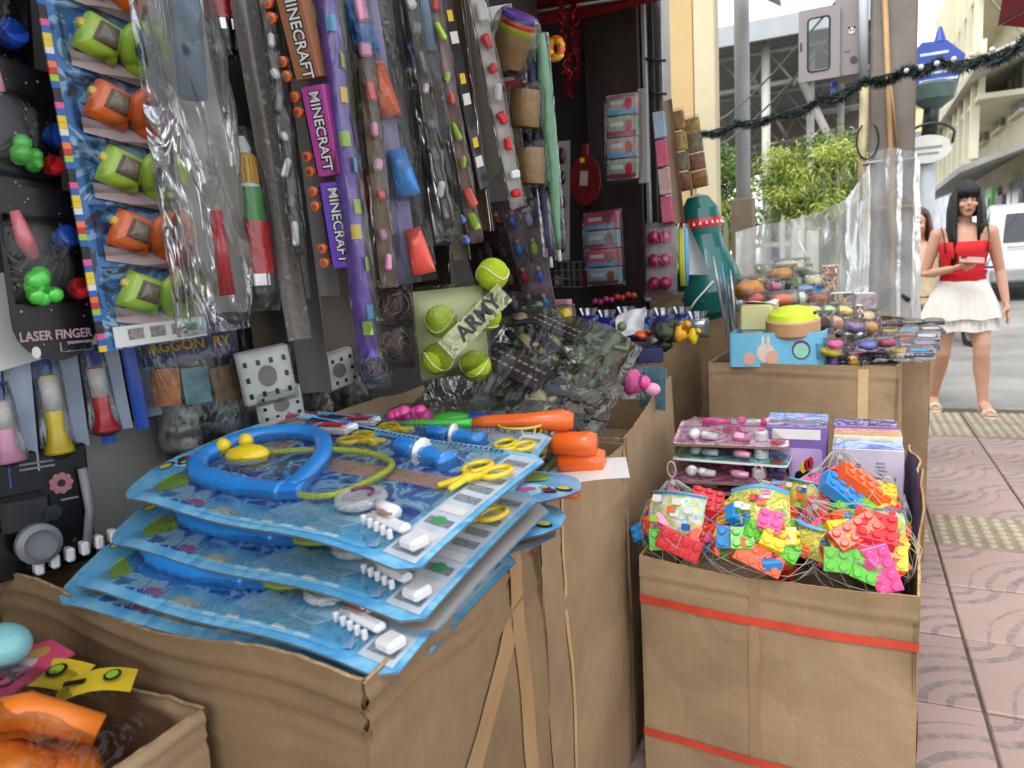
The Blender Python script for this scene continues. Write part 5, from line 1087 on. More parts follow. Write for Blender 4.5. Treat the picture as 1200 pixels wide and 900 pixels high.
x0, x1, z0, z1 = rect_y((640, 352), (668, 400), 2.3); tag(MB().box(((x0 + x1) / 2, 2.32, (z0 + z1) / 2), (x1 - x0, .04, z1 - z0), mat('dusty pink card', 'b98a90', .6), None, .003).build('toy_box', None), 'small dusty pink box behind the army bags', 'box')
for g_ in range(2):
    o = thing('bead_string', ['string of shiny pink toy beads on the dark counter', 'string of shiny red toy beads on the dark counter'][g_], 'toy', at(697 + 26 * g_, 353, Y=3.25))
    for k in range(4): c = at(697 + 26 * g_ + k * 6.5, 353 - 5 * g_ - 1.2 * k + (k % 2) * 2, Y=3.25) - o.location; MB().ball(c, (.016, .015, .014), (PNK, COR)[g_], 10, 8).build('bead', o)
tag(MB().box((-.78, 2.52, .93), (.09, .12, .05), NAVYP, Q('Z', 20), .003).build('toy_box', None, None, T(.12, .0, -.04)), 'dark navy box tucked between the navy bags and the torn box', 'box')
# teal inflatable
c = at(836, 330, Y=3.22); c.z = .93; TEA = mat('dark teal vinyl', '1f6a64', .22, .15, 8, .15, 40, coat=.4)
o = thing('inflatable_skittle', 'dark teal inflatable skittle with red mouth band standing behind the boxes', 'toy', c)
MB().lathe([(.06, 0), (.105, .05), (.118, .12), (.10, .20), (.07, .27), (.062, .32), (.068, .36), (.062, .41), (.035, .455), (.01, .465)], TEA, 22, (0, 0, 0), Q('Y', -6)).build('body', o)
q = MB(); q.lathe([(.0685, .345), (.0715, .36), (.0685, .375)], REDPL, 22, (0, 0, 0), Q('Y', -6)); q.build('mouth_band', o)
q = MB()
for i in range(22): q.lathe([(.005, 0), (.001, .012)], WHT, 4, Q('Y', -6) @ Vector((.0708 * math.cos(i * .2856), .0708 * math.sin(i * .2856), .354)))
q = q.build('teeth', o); q['kind'] = 'stuff'
q = MB(); q.tube([(.1, -.03, .14), (.15, -.03, .16), (.165, -.03, .11)], [.012, .010, .008], BLK, 8); q.build('arm', o)
q = MB(); q.tube([(.02, -.115, .16), (-.03, -.14, .1), (-.06, -.16, .05)], .003, WHT, 5); q.build('cord', o)
o.scale = (1.3, 1.3, 1.22)
for k, (px, py, c, lab) in enumerate(((212, 505, 'b9b4ac', 'pale toy in a puffed clear bag below the trading cards'), (258, 482, '8d98a8', 'blue grey toy in a puffed clear bag beside the trading cards'), (318, 505, 'a8a08c', 'beige toy in a puffed clear bag under the white game packs'), (372, 478, '7f7468', 'taupe toy in a puffed clear bag behind the playsets'), (410, 462, '9a8f98', 'mauve grey toy in a puffed clear bag under the purple sleeve'))):
    lump('bagged_toy', lab, 'toy', px, py, at(px, py, X=-1.12).y, (.045, .03, .05), printmat('bagged ' + c, (c, 'd0ccc4', c, '6a665f', 'b0a8a0'), 30, 1.0), k + 50, None, CRK, .4)
for k, (px, c, lab) in enumerate(((196, '2f5ab0', 'slim royal blue card hanging under the trading card header'), (232, 'b8b4a8', 'slim ivory card hanging under the trading card header'), (330, '5f6a78', 'slim slate card hanging beside the white game packs'))):
    M, w, h = hang((px - 16, 400), (px + 12, 400), (px, 540), -1.17, -1.14); o = thing('toy_card', lab, 'toy', M); panel(w, h, mat('slim card ' + c, c, .5, .2, 20), None).build('card', o); pillow(w * 1.2, h, .02, CRK, 70 + k, .006, 10, 20).build('wrap', o)
# squeeze toys and trays on the torn box
x0, x1, z0, z1 = rect_y((857, 391), (966, 430), 2.555); CYA = mat('sky cyan carton', '6fbcdc', .4, .08, 8)
o = thing('display_tray', 'sky blue card tray with printed rabbits holding squeeze toys', 'tray', ((x0 + x1) / 2, 2.555, z0)); w = x1 - x0; h = z1 - z0
MB().box((0, 0, h / 2), (w, .004, h), CYA).build('front', o)
for sx in (-1, 1): MB().box((sx * (w / 2 + .0035), .12, h / 2), (.004, .236, h), CYA).build('side', o)
MB().box((0, .12, .004), (w, .23, .004), CYA).build('bottom', o)
q = MB(); y = -.0028
for (x, z, a, m) in ((-.12, .42, .2, mat('cream rabbit print', 'dccdb8', .5)), (-.05, .28, .15, mat('peach print', 'd9a890', .5)), (-.30, .24, .14, mat('peach print', 'd9a890', .5)), ): q.prism(ell(w * a * .5, h * a * 1.4, 14, w * x, h * z), y, y + .001, m); y -= .0006
for x in (-.15, -.09): q.prism(ell(w * .018, h * .16, 10, w * x, h * .78), -.0045, -.0038, mat('cream rabbit print'))
q.build('rabbit_print', o); q = MB(); q.prism(ell(w * .1, h * .28, 14, w * .26, h * .5), -.0034, -.0022, mat('plum print', '6a3a60', .4)); q.prism(ell(w * .08, h * .22, 14, w * .26, h * .48), -.0044, -.0034, mat('mint print', '8fd0b8', .5)); q.build('jar_print', o)
c = at(929, 378, Y=2.62); o = thing('squeeze_bun', 'round tan squeeze toy with lime green top on the blue tray', 'toy', c)
MB().lathe([(.075, -.045), (.088, -.03), (.088, .012), (.08, .02)], mat('tan foam', 'c49a6e', .6, .1, 14), 26, (0, 0, 0), Q('X', 8)).build('bun', o)
MB().lathe([(.082, .018), (.075, .035), (.045, .052), (.01, .058)], mat('lime foam', 'c2d62c', .5, .06, 12), 26, (0, 0, 0), Q('X', 8)).build('top', o)
q = MB().ball((.072, -.05, .035), .006, BLK, 8, 6); q.build('eye', o)
x0, x1, z0, z1 = rect_y((868, 357), (908, 388), 2.70); o = thing('yellow_box', 'pale yellow box with white paper lid behind the lime bun', 'box', ((x0 + x1) / 2, 2.70, z0)); w = x1 - x0; h = z1 - z0
MB().box((0, .06, h / 2), (w, .12, h), PAPY, Q('Z', -6), .008).build('body', o); MB().grid(lambda u, v: (w * 1.1 * (u - .5), -.004 + .13 * v, h + .004 + .012 * nz((u * 3, v * 3, 0), 1, 2)), 8, 6, WHITE).build('lid', o)
specs = [('orange foam cake in film behind the yellow box', 880, 340, 2.95, (.06, .05, .04), 'd88a3c'), ('golden bread toy in film leaning on the sheet', 912, 322, 3.2, (.055, .05, .03), 'b9803a'), ('pale bread toy topmost in the far box', 925, 312, 3.35, (.06, .05, .025), 'cdbfa0'), ('coral foam toy in film between the trays', 915, 352, 2.9, (.05, .04, .025), 'e27a52'),
         ('cream foam toy in film by the blue tub', 948, 365, 2.85, (.04, .04, .022), 'dfc890'), ('white foam toy in a puffed bag', 935, 350, 2.95, (.04, .04, .025), 'd8d4cc'), ('brown foam donut in film beside the lime bun', 962, 378, 2.72, (.03, .04, .03), '4a3028'), ('pale yellow foam toy in a puffed bag behind the tub', 955, 330, 3.35, (.05, .05, .03), 'c9c29a'), ('greenish foam toy in film over the blue tub', 928, 332, 3.3, (.04, .04, .025), '7fae5c'), ('peach foam toy in film in front of the card boxes', 1010, 372, 3.2, (.05, .05, .022), 'd9b48c')]
for k, (lab, px, py, Y, r, c) in enumerate(specs): lump('squeeze_toy', lab, 'toy', px, py, Y, r, mat('foam ' + c, c, .6, .12, 16), k, 'foam squeeze toys', CRK, .35, 10 * (k % 3 - 1))
for k, (c, nm, px, py, Y) in enumerate((('d8b040', 'mustard', 892, 330, 3.1), ('c06a8a', 'rose', 905, 336, 3.0), ('e8e0c8', 'ivory', 896, 318, 3.25), ('7a9ac8', 'cornflower blue', 942, 342, 3.05), ('a05a30', 'cinnamon', 958, 352, 2.95), ('e0a890', 'salmon', 976, 378, 2.8), ('b8d0a0', 'pistachio', 968, 366, 2.9), ('f0d080', 'custard', 988, 366, 3.0), ('8a6a9a', 'mauve', 1000, 384, 2.9), ('d85a40', 'tomato red', 886, 352, 2.85), ('f4f0e8', 'snow white', 940, 318, 3.4), ('c89048', 'caramel', 1018, 384, 3.0))):
    lump('squeeze_toy', nm + ' foam squeeze toy in a crackly bag on the far heap', 'toy', px, py, Y, (.034, .032, .022), mat('foam ' + c, c, .6, .12, 16), k + 20, 'foam squeeze toys', CRK, .4, 12 * (k % 3 - 1))
x0, x1, z0, z1 = rect_y((918, 336), (962, 352), 3.3); o = thing('blue_tub', 'blue plastic tub holding bagged foam toys', 'tub', ((x0 + x1) / 2, 3.3, z0)); w = x1 - x0; h = z1 - z0
MB().box((0, 0, h / 2), (w, .006, h), BLU, bev=.002).build('front', o); MB().box((0, .1, .004), (w, .19, .006), BLU).build('bottom', o)
for sx in (-1, 1): MB().box((sx * w / 2, .1, h / 2), (.006, .2, h), BLU, bev=.002).build('side', o)
DECO = printmat('mottled sticker print', ('5a4a40', 'b8a890', '8a5a50', 'd8d0c0', '4a5a60', '9a8a70'), 30, 1.0); DECO2 = printmat('mottled slate print', ('3f5058', 'a88a6a', '5f7078', 'c0a890', '30383c'), 22, 1.0)
for k, (TL, BR, Y, m, lab) in enumerate((((964, 312), (982, 342), 3.3, DECO, 'narrow upright card box with stickers in the far box'), ((962, 345), (1000, 360), 3.15, DECO2, 'slate and tan sticker box lying under the upright one'), ((968, 360), (1012, 373), 3.05, DECO, 'dark sticker box with a black ribbon mark'), ((1000, 345), (1025, 362), 3.4, mat('lilac grey print', '9a8f98', .5, .4, 40), 'lilac grey wrapped box beside the concrete pole'))):
    x0, x1, z0, z1 = rect_y(TL, BR, Y); o = thing('sticker_box', lab, 'box', ((x0 + x1) / 2, Y, z0)); MB().box((0, .04, (z1 - z0) / 2), (x1 - x0, .08, z1 - z0), m, Q('Z', 5 * k - 6), .002).build('carton', o)
    q = MB(); q.box((0, .04, (z1 - z0) + .002), ((x1 - x0) * .9, .07, .002), WHITE, Q('Z', 5 * k - 6)); q.build('lid', o)
# wrapped bars and pouches
BARS = [mat('bar wrap ' + c, c, .25, .25, 20, .5, 30, coat=.4) for c in ('2a2426', '4d2a2a', '3a3f5a', '6a2f4a', 'a59a8a')]
for k in range(25):
    row, j = divmod(k, 5); px, py = 982 + j * 24 + row * 4, 418 - row * 8.5 - (j * 1.5); Y = 2.60 + row * .16
    o = thing('wrapped_bar', ['black', 'dark brown', 'slate blue', 'plum', 'grey beige'][(k * 3) % 5] + ' wrapped sweet bar in the ' + ['first row behind the torn rim', 'second row behind the torn rim', 'third row behind the torn rim', 'fourth row behind the torn rim', 'row next to the concrete pole'][row], 'sweet', Matrix.Translation(at(px, py, Y=Y)) @ RZ(rnd.uniform(-14, 14)) @ RX(rnd.uniform(-8, 8)), 'wrapped sweet bars')
    MB().box((0, 0, 0), (.08, .11, .016), BARS[(k * 3) % 5], None, .003).build('bar', o); MB().box((0, -.01, .0088), (.055, .045, .0012), (WHITE, PINKP, LAVP, YELP, SKYP, WHITE, REDP)[k % 7]).build('label', o); MB().grid(lambda u, v: (.085 * (u - .5), -.055 - .018 * v, .004 * math.sin(u * 40)), 20, 2, FOIL).build('crimped_end', o)
    pillow(.085, .125, .022, CRK, k, .006, 10, 10, .0, -.06, 1.0).build('wrap', o, None, RX(-90) @ T(0, 0, 0))
for k, (px, py, m, r) in enumerate(((975, 412, YEL, (.035, .03, .018)), (978, 404, PNK, (.026, .03, .016)), (976, 424, PUR, (.018, .02, .016)), (1000, 423, mat('mango yellow', 'e6ab2c', .4), (.02, .02, .018)), (1018, 405, mat('bluish violet', '6a6cc0', .4), (.03, .03, .014)), (1040, 402, mat('wine red', '9a2a4a', .4), (.028, .03, .014)))): lump('fruit_toy', ['yellow toy pouch at the edge of the blue tray', 'pink toy piece above the yellow pouch', 'purple toy ball at the torn rim', 'mango yellow toy ball at the torn rim', 'violet toy piece among the sweet bars', 'wine red toy piece among the sweet bars'][k], 'toy', px, py, 2.55, r, m, k, None, CLR, .2)
for k, (px, py, ro) in enumerate(((1062, 418, 25), (1072, 408, -15), (1080, 416, 40))):
    o = thing('foil_stick', ['foil wrapped stick hanging over the box edge', 'foil wrapped stick lying flat at the box edge', 'foil wrapped stick pointing off the box corner'][k], 'sweet', Matrix.Translation(at(px, py, Y=2.72 + .1 * k)) @ RZ(ro) @ RY(12)); MB().tube([(-.06, 0, 0), (-.05, 0, 0), (.05, 0, 0), (.06, 0, 0)], [.004, .014, .014, .004], mat('lilac white foil', 'c4c2d4', .2, .3, 20, .5, 30, coat=.3), 9).build('stick', o); MB().box((0, -.013, 0), (.05, .004, .016), BARS[0], None, .001).build('band', o)
# striped sleeves left of the tray
for k in range(5):
    a = at(836 + 5 * k, 300 + 4 * k, Y=2.9 - .03 * k); b = at(852 + 3 * k, 392, Y=2.9 - .03 * k); d = b - a
    o = thing('clear_sleeve', ['clear sleeve with white stripe standing next to the teal skittle', 'clear sleeve second from the teal skittle', 'clear sleeve in the middle of its bunch', 'clear sleeve with blue stripe near the blue tray', 'clear sleeve touching the blue tray'][k], 'toy', a); q = MB(); q.tube([d * t for t in (0, .3, 1)], [.002, .012, .014], (WHT, CLR, SKYP, CLR, WHT)[k], 8, flat=.3); q.build('sleeve', o); q = MB(); q.tube([d * .3, d], .016, CLR, 8, flat=.4); q.build('film', o)
o = lump('hoop_toy', 'magenta and green toy hoop in the upright box', 'toy', 842, 342, 3.2, (.035, .02, .03), PNK, 2, None, None, .1); q = MB(); q.tube([(.03 + .05 * math.cos(a), -.02, .02 + .05 * math.sin(a)) for a in [math.pi * i / 10 for i in range(11)]], .009, mat('magenta tube', 'c8265e', .3), 8); q.build('hoop', o); q = MB().ball((.03, -.02, .03), (.02, .02, .02), GRN, 10, 8); q.build('ball', o)
tag(MB().grid(lambda u, v: at(755 + 70 * u, 344 + 3 * math.sin(7 * u) + 8 * v, Y=3.16 - .1 * v), 10, 4, CLR).build('clear_bag', None), 'loose clear plastic lying over the open box lid', 'bag')

# ================================================================== goods hanging at the pillar and inside the shop
def front_frame(TL, TR, BL, Y):
    A, B, C = at(*TL, Y=Y), at(*BL, Y=Y), at(*TR, Y=Y); C.z = A.z; z = A - B; h = z.length; z /= h; x = C - A; w = x.length; x = (x - z * x.dot(z)).normalized(); y = z.cross(x)
    M = Matrix((x, y, z)).transposed().to_4x4(); M.translation = B + x * (w / 2); return M, w, h
def box_strip(TL, TR, BL, Y, cols, lab, depth=.05, pic=None):
    M, w, h = front_frame(TL, TR, BL, Y); o = thing('box_strip', lab, 'toy', M); n = len(cols)
    for i, m in enumerate(cols):
        z = h * (1 - (i + .5) / n); q = MB(); q.box((0, depth / 2, z), (w, depth, h / n * .94), m, bev=.002); q.box((0, -.001, z - h / n * .32), (w * .96, .002, h / n * .2), (SKYP, mat('rose footer print', 'b0486a', .5))[i % 2])
        q.prism(ell(w * .12, h / n * .3, 10, w * .24, z), -.003, -.001, pic or mat('toffee print', '8a5a40', .5)); q.box((-w * .15, -.001, z + h / n * .1), (w * .4, .002, h / n * .2), WHITE); q.build('toy_box', o)
    pillow(w * 1.25, h * 1.04, depth * 1.3, CLR, 3, .004, 12, 24, depth / 2, -h * .02, 1.0).build('sleeve', o)
    return o
PKB = mat('rose box print', 'c8607e', .45, .2, 16); BLB = mat('pale blue box print', '9fb4c6', .45, .2, 16); PAS = mat('pastel rose print', 'c4a09c', .45, .3, 30); PAG = mat('pastel green print', 'a8b49c', .45, .35, 30)
box_strip((683, 250), (722, 246), (688, 336), 3.0, [PKB, BLB, PKB, BLB], 'column of pink and blue boxes hanging before the dark doorway')
box_strip((710, 112), (746, 104), (711, 212), 2.7, [PAS, PAG, PAS, PAG], 'column of pastel boxes hanging high on the dark pillar', .06, REDP)
M, w, h = front_frame((746, 104), (757, 106), (748, 215), 2.72); tag(MB().box((0, .02, h / 2), (w, .03, h), GREYC, None, .002).build('box_side_sleeve', None, None, M), 'grey side sleeve hanging next to the pastel boxes', 'toy')
M, w, h = front_frame((764, 130), (777, 128), (776, 262), 2.85); o = thing('box_strip', 'narrow column of white and red boxes beside the brown card edge', 'toy', M)
for i, m in enumerate((BLB, PKB, PAS, PKB)): MB().box((0, .02, h * (.87 - .25 * i)), (w, .04, h * .23), m, bev=.002).build('toy_box', o)
M, w, h = front_frame((776, 118), (787, 116), (792, 262), 2.88); o = thing('toy_card', 'brown card seen edge on between two columns of boxes', 'toy', M); panel(w, h, BRNC, None, .003, .01).build('card', o)
for k, (TL, TR, BL, Y) in enumerate((((786, 130), (800, 128), (797, 225), 2.95), ((798, 140), (818, 138), (810, 222), 3.05))):
    M, w, h = front_frame(TL, TR, BL, Y); o = thing('snack_strip', ['strip of orange and gold snack packs beside the brown card', 'strip of olive and orange snack packs hanging against the greenery'][k], 'toy', M)
    for i in range(4): MB().box((0, .012, h * (.87 - .25 * i)), (w, .024, h * .23), mat('snack print %d' % (i + k), ('a8702c', 'b08a3c', '7a6a4a', '8a5030', '6a5a70')[(i + 2 * k) % 5], .4, .6, 50), bev=.004).build('snack_pack', o)
    pillow(w * 1.15, h * 1.02, .02, CLR, k, .004, 10, 20).build('sleeve', o)
M, w, h = front_frame((757, 262), (794, 260), (757, 345), 2.9); o = thing('ball_pack', 'white card of shiny magenta balls hanging above the open lid', 'toy', M); panel(w, h, mat('dusty white card', 'b5a8aa', .5), None, .002, .002).build('card', o)
for i in range(3):
    for j in range(2): q = MB().ball((w * (-.18 + .36 * j), -.03, h * (.16 + .32 * i)), .027, mat('magenta foil', 'c01e62', .15, .15, 8, coat=.6), 16, 10); q.build('ball', o)
pillow(w * 1.05, h * 1.02, .07, CRK, 7, .006, 14, 20).build('wrap', o)
for k, (px, m) in enumerate(((797, LIM), (803, SKYP), (800, YEL))):
    a, b = at(px, 268, Y=2.95), at(px + 2, 335, Y=2.95); q = MB(); q.tube([Vector((0, 0, 0)), (b - a) * .6, b - a], [.010, .012, .006], m, 8); tag(q.build('toy_wand', None, None, Matrix.Translation(a)), ['lime toy wand hanging beside the magenta balls', 'sky blue toy wand hanging beside the magenta balls', 'yellow toy wand hanging beside the magenta balls'][k], 'toy')
tag(MB().grid(lambda u, v: at(800 + 28 * u * v + 6 * u, 262 + 60 * v, Y=3.0 + .02 * math.sin(4 * u)), 6, 8, mat('white paper', 'd6d8da', .6, .06, 10)).build('paper_sheet', None), 'white paper sheet hanging behind the toy wands', 'paper')
# red paddle bag, white strip, tinsel, crates inside
M, w, h = front_frame((668, 172), (703, 170), (670, 242), 3.05); o = thing('red_paddle', 'dark red round paddle with a paper label inside the shop', 'toy', M); q = MB(); q.prism(ell(w * .5, h * .42, 24, 0, h * .42), -.008, .008, mat('dark red plastic', '6d1218', .35, .2, 12)); q.box((0, 0, h * .92), (.03, .014, h * .2), mat('dark red plastic'), None, .003); q.build('paddle', o); MB().box((-.005, -.0095, h * .45), (w * .26, .002, h * .24), mat('pinkish label'), Q('Y', 6)).build('label', o); MB().box((-.01, -.0095, h * .75), (w * .14, .002, h * .08), YELP).build('sticker', o)
M, w, h = front_frame((650, 166), (668, 166), (650, 305), 2.95); o = thing('toy_strip', 'white card strip of dark red figures beside the red paddle', 'toy', M); panel(w, h, mat('grey white card', '9c9896', .6), None, .002, .002).build('card', o)
for i in range(5): q = MB(); q.ball((0, -.01, h * (.12 + .19 * i)), (w * .3, .012, h * .06), (mat('wine figure', '4a1c22', .4), BLK)[i % 2], 10, 6, None, .4, i); q.build('figure', o)
TINS = mat('red tinsel foil', '8f1a20', .15, .4, 60, metal=.6)
for k, (t, b) in enumerate((((655, -20), (668, 110)), ((672, -20), (676, 90)))):
    a, e = at(*t, Y=2.9 + .2 * k), at(*b, Y=2.9 + .2 * k); o = thing('tinsel_garland', ['red foil tinsel hanging inside the shop near the paper rolls', 'red foil tinsel hanging deeper in the dark shop'][k], 'decoration', a); q = MB()
    for i in range(420):
        p = (e - a) * rnd.random(); d = Vector((rnd.gauss(0, 1), rnd.gauss(0, 1), rnd.gauss(0, .6))).normalized() * .035; n_ = d.orthogonal().normalized() * .003; q.add([p - n_, p + n_, p + d], [(0, 1, 2)], TINS)
    q = q.build('foil_strands', o); q['kind'] = 'stuff'
o = thing('paper_flower', 'orange and yellow paper flower hanging by the tinsel', 'decoration', at(652, 58, Y=2.5)); q = MB()
for i in range(9): q.ball((.02 * math.cos(i * .7), -.01, .03 * math.sin(i * .7)), (.014, .012, .028), (ORG, YEL)[i % 2], 8, 6, Q('Y', -40 * i))
q.build('petals', o)
for k in range(3):
    x0, x1, z0, z1 = rect_y((644 + 14 * k, 308), (664 + 14 * k, 336), 3.1); o = thing('wire_basket', 'dark wire basket in the shop, %s' % ['next to the umbrellas', 'between two others', 'beside the pink and blue boxes'][k], 'basket', ((x0 + x1) / 2, 3.12, z0)); q = MB()
    for i in range(4): q.tube([(-.05, 0, (z1 - z0) * i / 3), (.05, 0, (z1 - z0) * i / 3)], .002, GRYP, 5); q.tube([(-.05 + .033 * i, 0, 0), (-.05 + .033 * i, 0, z1 - z0)], .002, GRYP, 5)
    q.build('mesh', o); MB().box((0, .03, .03), (.07, .03, .05), (BARS[3], BARS[2], REDP)[k], None, .004).build('contents', o)

# ================================================================== street behind
CREAM = mat('cream wall paint', 'cbbf9e', .8, .08, 2, .1, dirt=.25); TANW = mat('tan wall paint', 'c2a676', .8, .08, 2, .1, dirt=.2); PALE = mat('pale grey paint', 'a9b0b4', .6, .08, 4, dirt=.2); CONC = mat('pole concrete', '7d766e', .85, .14, 6, .5, 60, dirt=.35)
o = thing('cream_building', 'cream and tan plastered wall corner beyond the dark shop pillar', 'building', (-1.9, 6.2, -.1))
MB().box((.18, .3, 2.5), (.62, .6, 5.2), CREAM).build('wall', o); MB().box((.60, .25, 2.5), (.22, .5, 5.2), TANW).build('pilaster', o); MB().box((.80, .1, 2.5), (.17, .2, 5.2), CREAM, bev=.01).build('corner_strip', o)
MB().box((-.9, .5, 2.5), (1.6, .8, 5.2), CREAM).build('side_wall', o); MB().box((.68, -.012, 1.92), (.012, .02, .22), DARK).build('crack_patch', o)
q = MB(); q.add([(.88, .2, 4.0), (1.25, .2, 3.75), (1.25, 1.6, 3.75), (.88, 1.6, 4.0), (.88, .2, 3.93), (1.25, .2, 3.68), (1.25, 1.6, 3.68), (.88, 1.6, 3.93)], [(0, 1, 2, 3), (4, 7, 6, 5), (0, 4, 5, 1), (1, 5, 6, 2), (2, 6, 7, 3), (3, 7, 4, 0)], PALE); q.build('eave', o)
# canopy hall
o = thing('steel_canopy', 'grey steel canopy roof on white columns with open trusses', 'canopy', (-1.5, 12, -.1)); ZC = 4.12
MB().box((-.5, 6.6, ZC + .12), (5.0, 17, .05), mat('roof sheet', '6f757a', .6, .1, 2)).build('roof', o); MB().box((-.5, -1.92, ZC + .03), (5.0, .06, .24), PALE).build('fascia', o)
TRS = mat('truss paint', 'a8a49e', .6, .1, 6)
for k in range(5):
    y = -1.2 + 2.6 * k; q = MB()
    q.tube([(-3, y, ZC - .05), (2, y, ZC - .05)], .035, TRS, 6); q.tube([(-3, y, ZC - .55), (2, y, ZC - .45)], .035, TRS, 6)
    for i in range(8): x = -3 + .625 * i; q.tube([(x, y, ZC - .55), (x + .31, y, ZC - .05), (x + .625, y, ZC - .5)], .022, TRS, 5)
    q.build('truss', o)
for x in (-1.4, .2, 1.6): q = MB(); q.tube([(x, -1.2, ZC - .3), (x, 9.5, ZC - .3)], .03, TRS, 6); q.build('purlin', o)
for (x, y, r) in ((.44, -1.6, .055), (.95, -1.0, .05), (1.3, .6, .05), (1.7, .5, .05)): MB().tube([(x, y, 0), (x, y, ZC)], r, mat('white column paint', 'bfbfb6', .5, .06, 4, dirt=.2), 12).build('column', o)
MB().tube([(.85, -1.3, ZC - .5), (1.6, -1.25, ZC - 2.2)], .05, TRS, 8).build('brace', o); MB().tube([(1.95, -1.3, ZC - .8), (2.1, -1.25, ZC - 2.2)], .05, TRS, 8).build('brace', o)
c = at(870, 130, Y=8.0); o = thing('grey_mast', 'pale grey round mast standing on a square stone pillar', 'post', (c.x, 8.0, -.1)); MB().tube([(0, 0, 1.9), (0, 0, 6.5)], .075, PALE, 14).build('pole', o); MB().box((0, 0, .97), (.22, .22, 1.94), mat('weathered stone', '8d7f6a', .85, .15, 6, .5, dirt=.4), bev=.012).build('pillar', o); MB().tube([(0, -.06, 4.2), (.16, -.1, 4.15)], .03, GRYP, 8).build('clamp', o)
o = thing('picket_fence', 'white picket fence in front of the green shrub', 'fence', (-2.0, 8.1, -.1)); PW = mat('white fence paint', 'c9c6b8', .6, .06, 6, dirt=.3)
for i in range(9):
    if abs(i * .19 - .95) < .13: continue
    q = MB(); q.prism([(-.025, 0), (.025, 0), (.025, 1.66), (0, 1.76), (-.025, 1.66)], -.012, .012, PW); q.build('picket', o, None, T(i * .19, 0, 0))
for z in (.5, 1.45): MB().box((.76, .022, z), (1.6, .018, .05), PW).build('fence_rail', o)
for x in (1.62, 1.48): MB().box((x, -.04, .78), (.12, .05, 1.56), PW, bev=.006).build('post', o)
# bamboo-like shrub: many narrow leaves on thin stems
LEAF = mat('young leaf', 'aab858', .5, .3, 3); LEAF2 = mat('leaf green', '5f7f3e', .5, .35, 3); STEM = mat('green stem', '6f7a3a', .7)
def leafy(o, cen, rad, n, ms, seed, ln=.11, wd=.016, clumps=26):
    rr = random.Random(seed); q = MB(); cl = []
    for i in range(clumps):
        d = Vector((rr.gauss(0, 1), rr.gauss(0, 1), rr.gauss(0, 1))).normalized() * rr.uniform(.35, 1.0); cl.append((Vector((cen[0] + d.x * rad[0], cen[1] + d.y * rad[1], cen[2] + d.z * rad[2])), rr.choice(ms), rr.uniform(.5, 1.1)))
    for i in range(n):
        c, m, s = rr.choice(cl); p = c + Vector((rr.gauss(0, .13 * s), rr.gauss(0, .13 * s), rr.gauss(0, .09 * s))); d = Vector((rr.gauss(0, 1), rr.gauss(0, 1), rr.gauss(-.2, .5))).normalized(); L_ = ln * rr.uniform(.6, 1.3); sd = d.cross(Vector((rr.gauss(0, 1), rr.gauss(0, 1), rr.gauss(0, 1)))).normalized() * wd * rr.uniform(.7, 1.3); mid = p + d * L_ * .5 + Vector((0, 0, .01))
        q.add([p, mid - sd, p + d * L_ - Vector((0, 0, .02)), mid + sd], [(0, 1, 2, 3)], m)
    q = q.build('crown', o); q['kind'] = 'stuff'
    b = MB()
    for c, m, s in cl: base = Vector((cen[0] + (c.x - cen[0]) * .15, cen[1] + (c.y - cen[1]) * .15, 0)); b.tube([base, (base + c) / 2 + Vector((rr.uniform(-.1, .1), 0, .1)), c], [.014, .010, .004], STEM, 5)
    b = b.build('stems', o); b['kind'] = 'stuff'
o = thing('bamboo_shrub', 'yellow green bamboo shrub growing through the white columns', 'shrub', (-.62, 9.4, -.1)); leafy(o, (.25, 0, 2.15), (.72, .6, .75), 9500, (LEAF, LEAF, LEAF2), 3, .10, .009, 46)
o = thing('leafy_shrub', 'dense green shrub beside the cream wall corner', 'shrub', (-1.55, 9.2, -.1)); leafy(o, (.1, 0, 1.9), (.5, .5, .75), 8000, (LEAF2, LEAF2, LEAF), 5, .06, .014, 34)
o = thing('blue_shed', 'dark blue shed with light blue posts behind the shrub', 'shed', (.05, 13.0, -.1)); MB().box((-.5, .5, 1.35), (1.9, .9, 2.7), mat('deep blue sheet', '1d3358', .5, .2, 3)).build('body', o)
for x in (-.5, .1, .3, .5): MB().box((x, .0, 1.35), (.05, .08, 2.7), mat('light blue paint', '5a8cc0', .5)).build('post', o)
MB().box((-.3, .2, 2.8), (2.4, 1.6, .12), mat('brown roof edge', '5a524c', .7)).build('roof', o)
o = thing('grey_house', 'grey brown house wall with dark window behind the utility pole', 'building', (-.85, 17.0, -.1)); MB().box((.0, 1.5, 2.1), (1.9, 3, 4.2), mat('grey brown wall', '8a8075', .8, .15, 1.5, dirt=.3)).build('wall', o); MB().box((.2, -.03, 2.6), (.8, .08, 1.1), mat('dark glass', '22272c', .1, .1, 3)).build('window', o); MB().box((.2, -.08, 3.35), (1.4, .5, .08), mat('tin awning', '9a9690', .5)).build('window_hood', o)
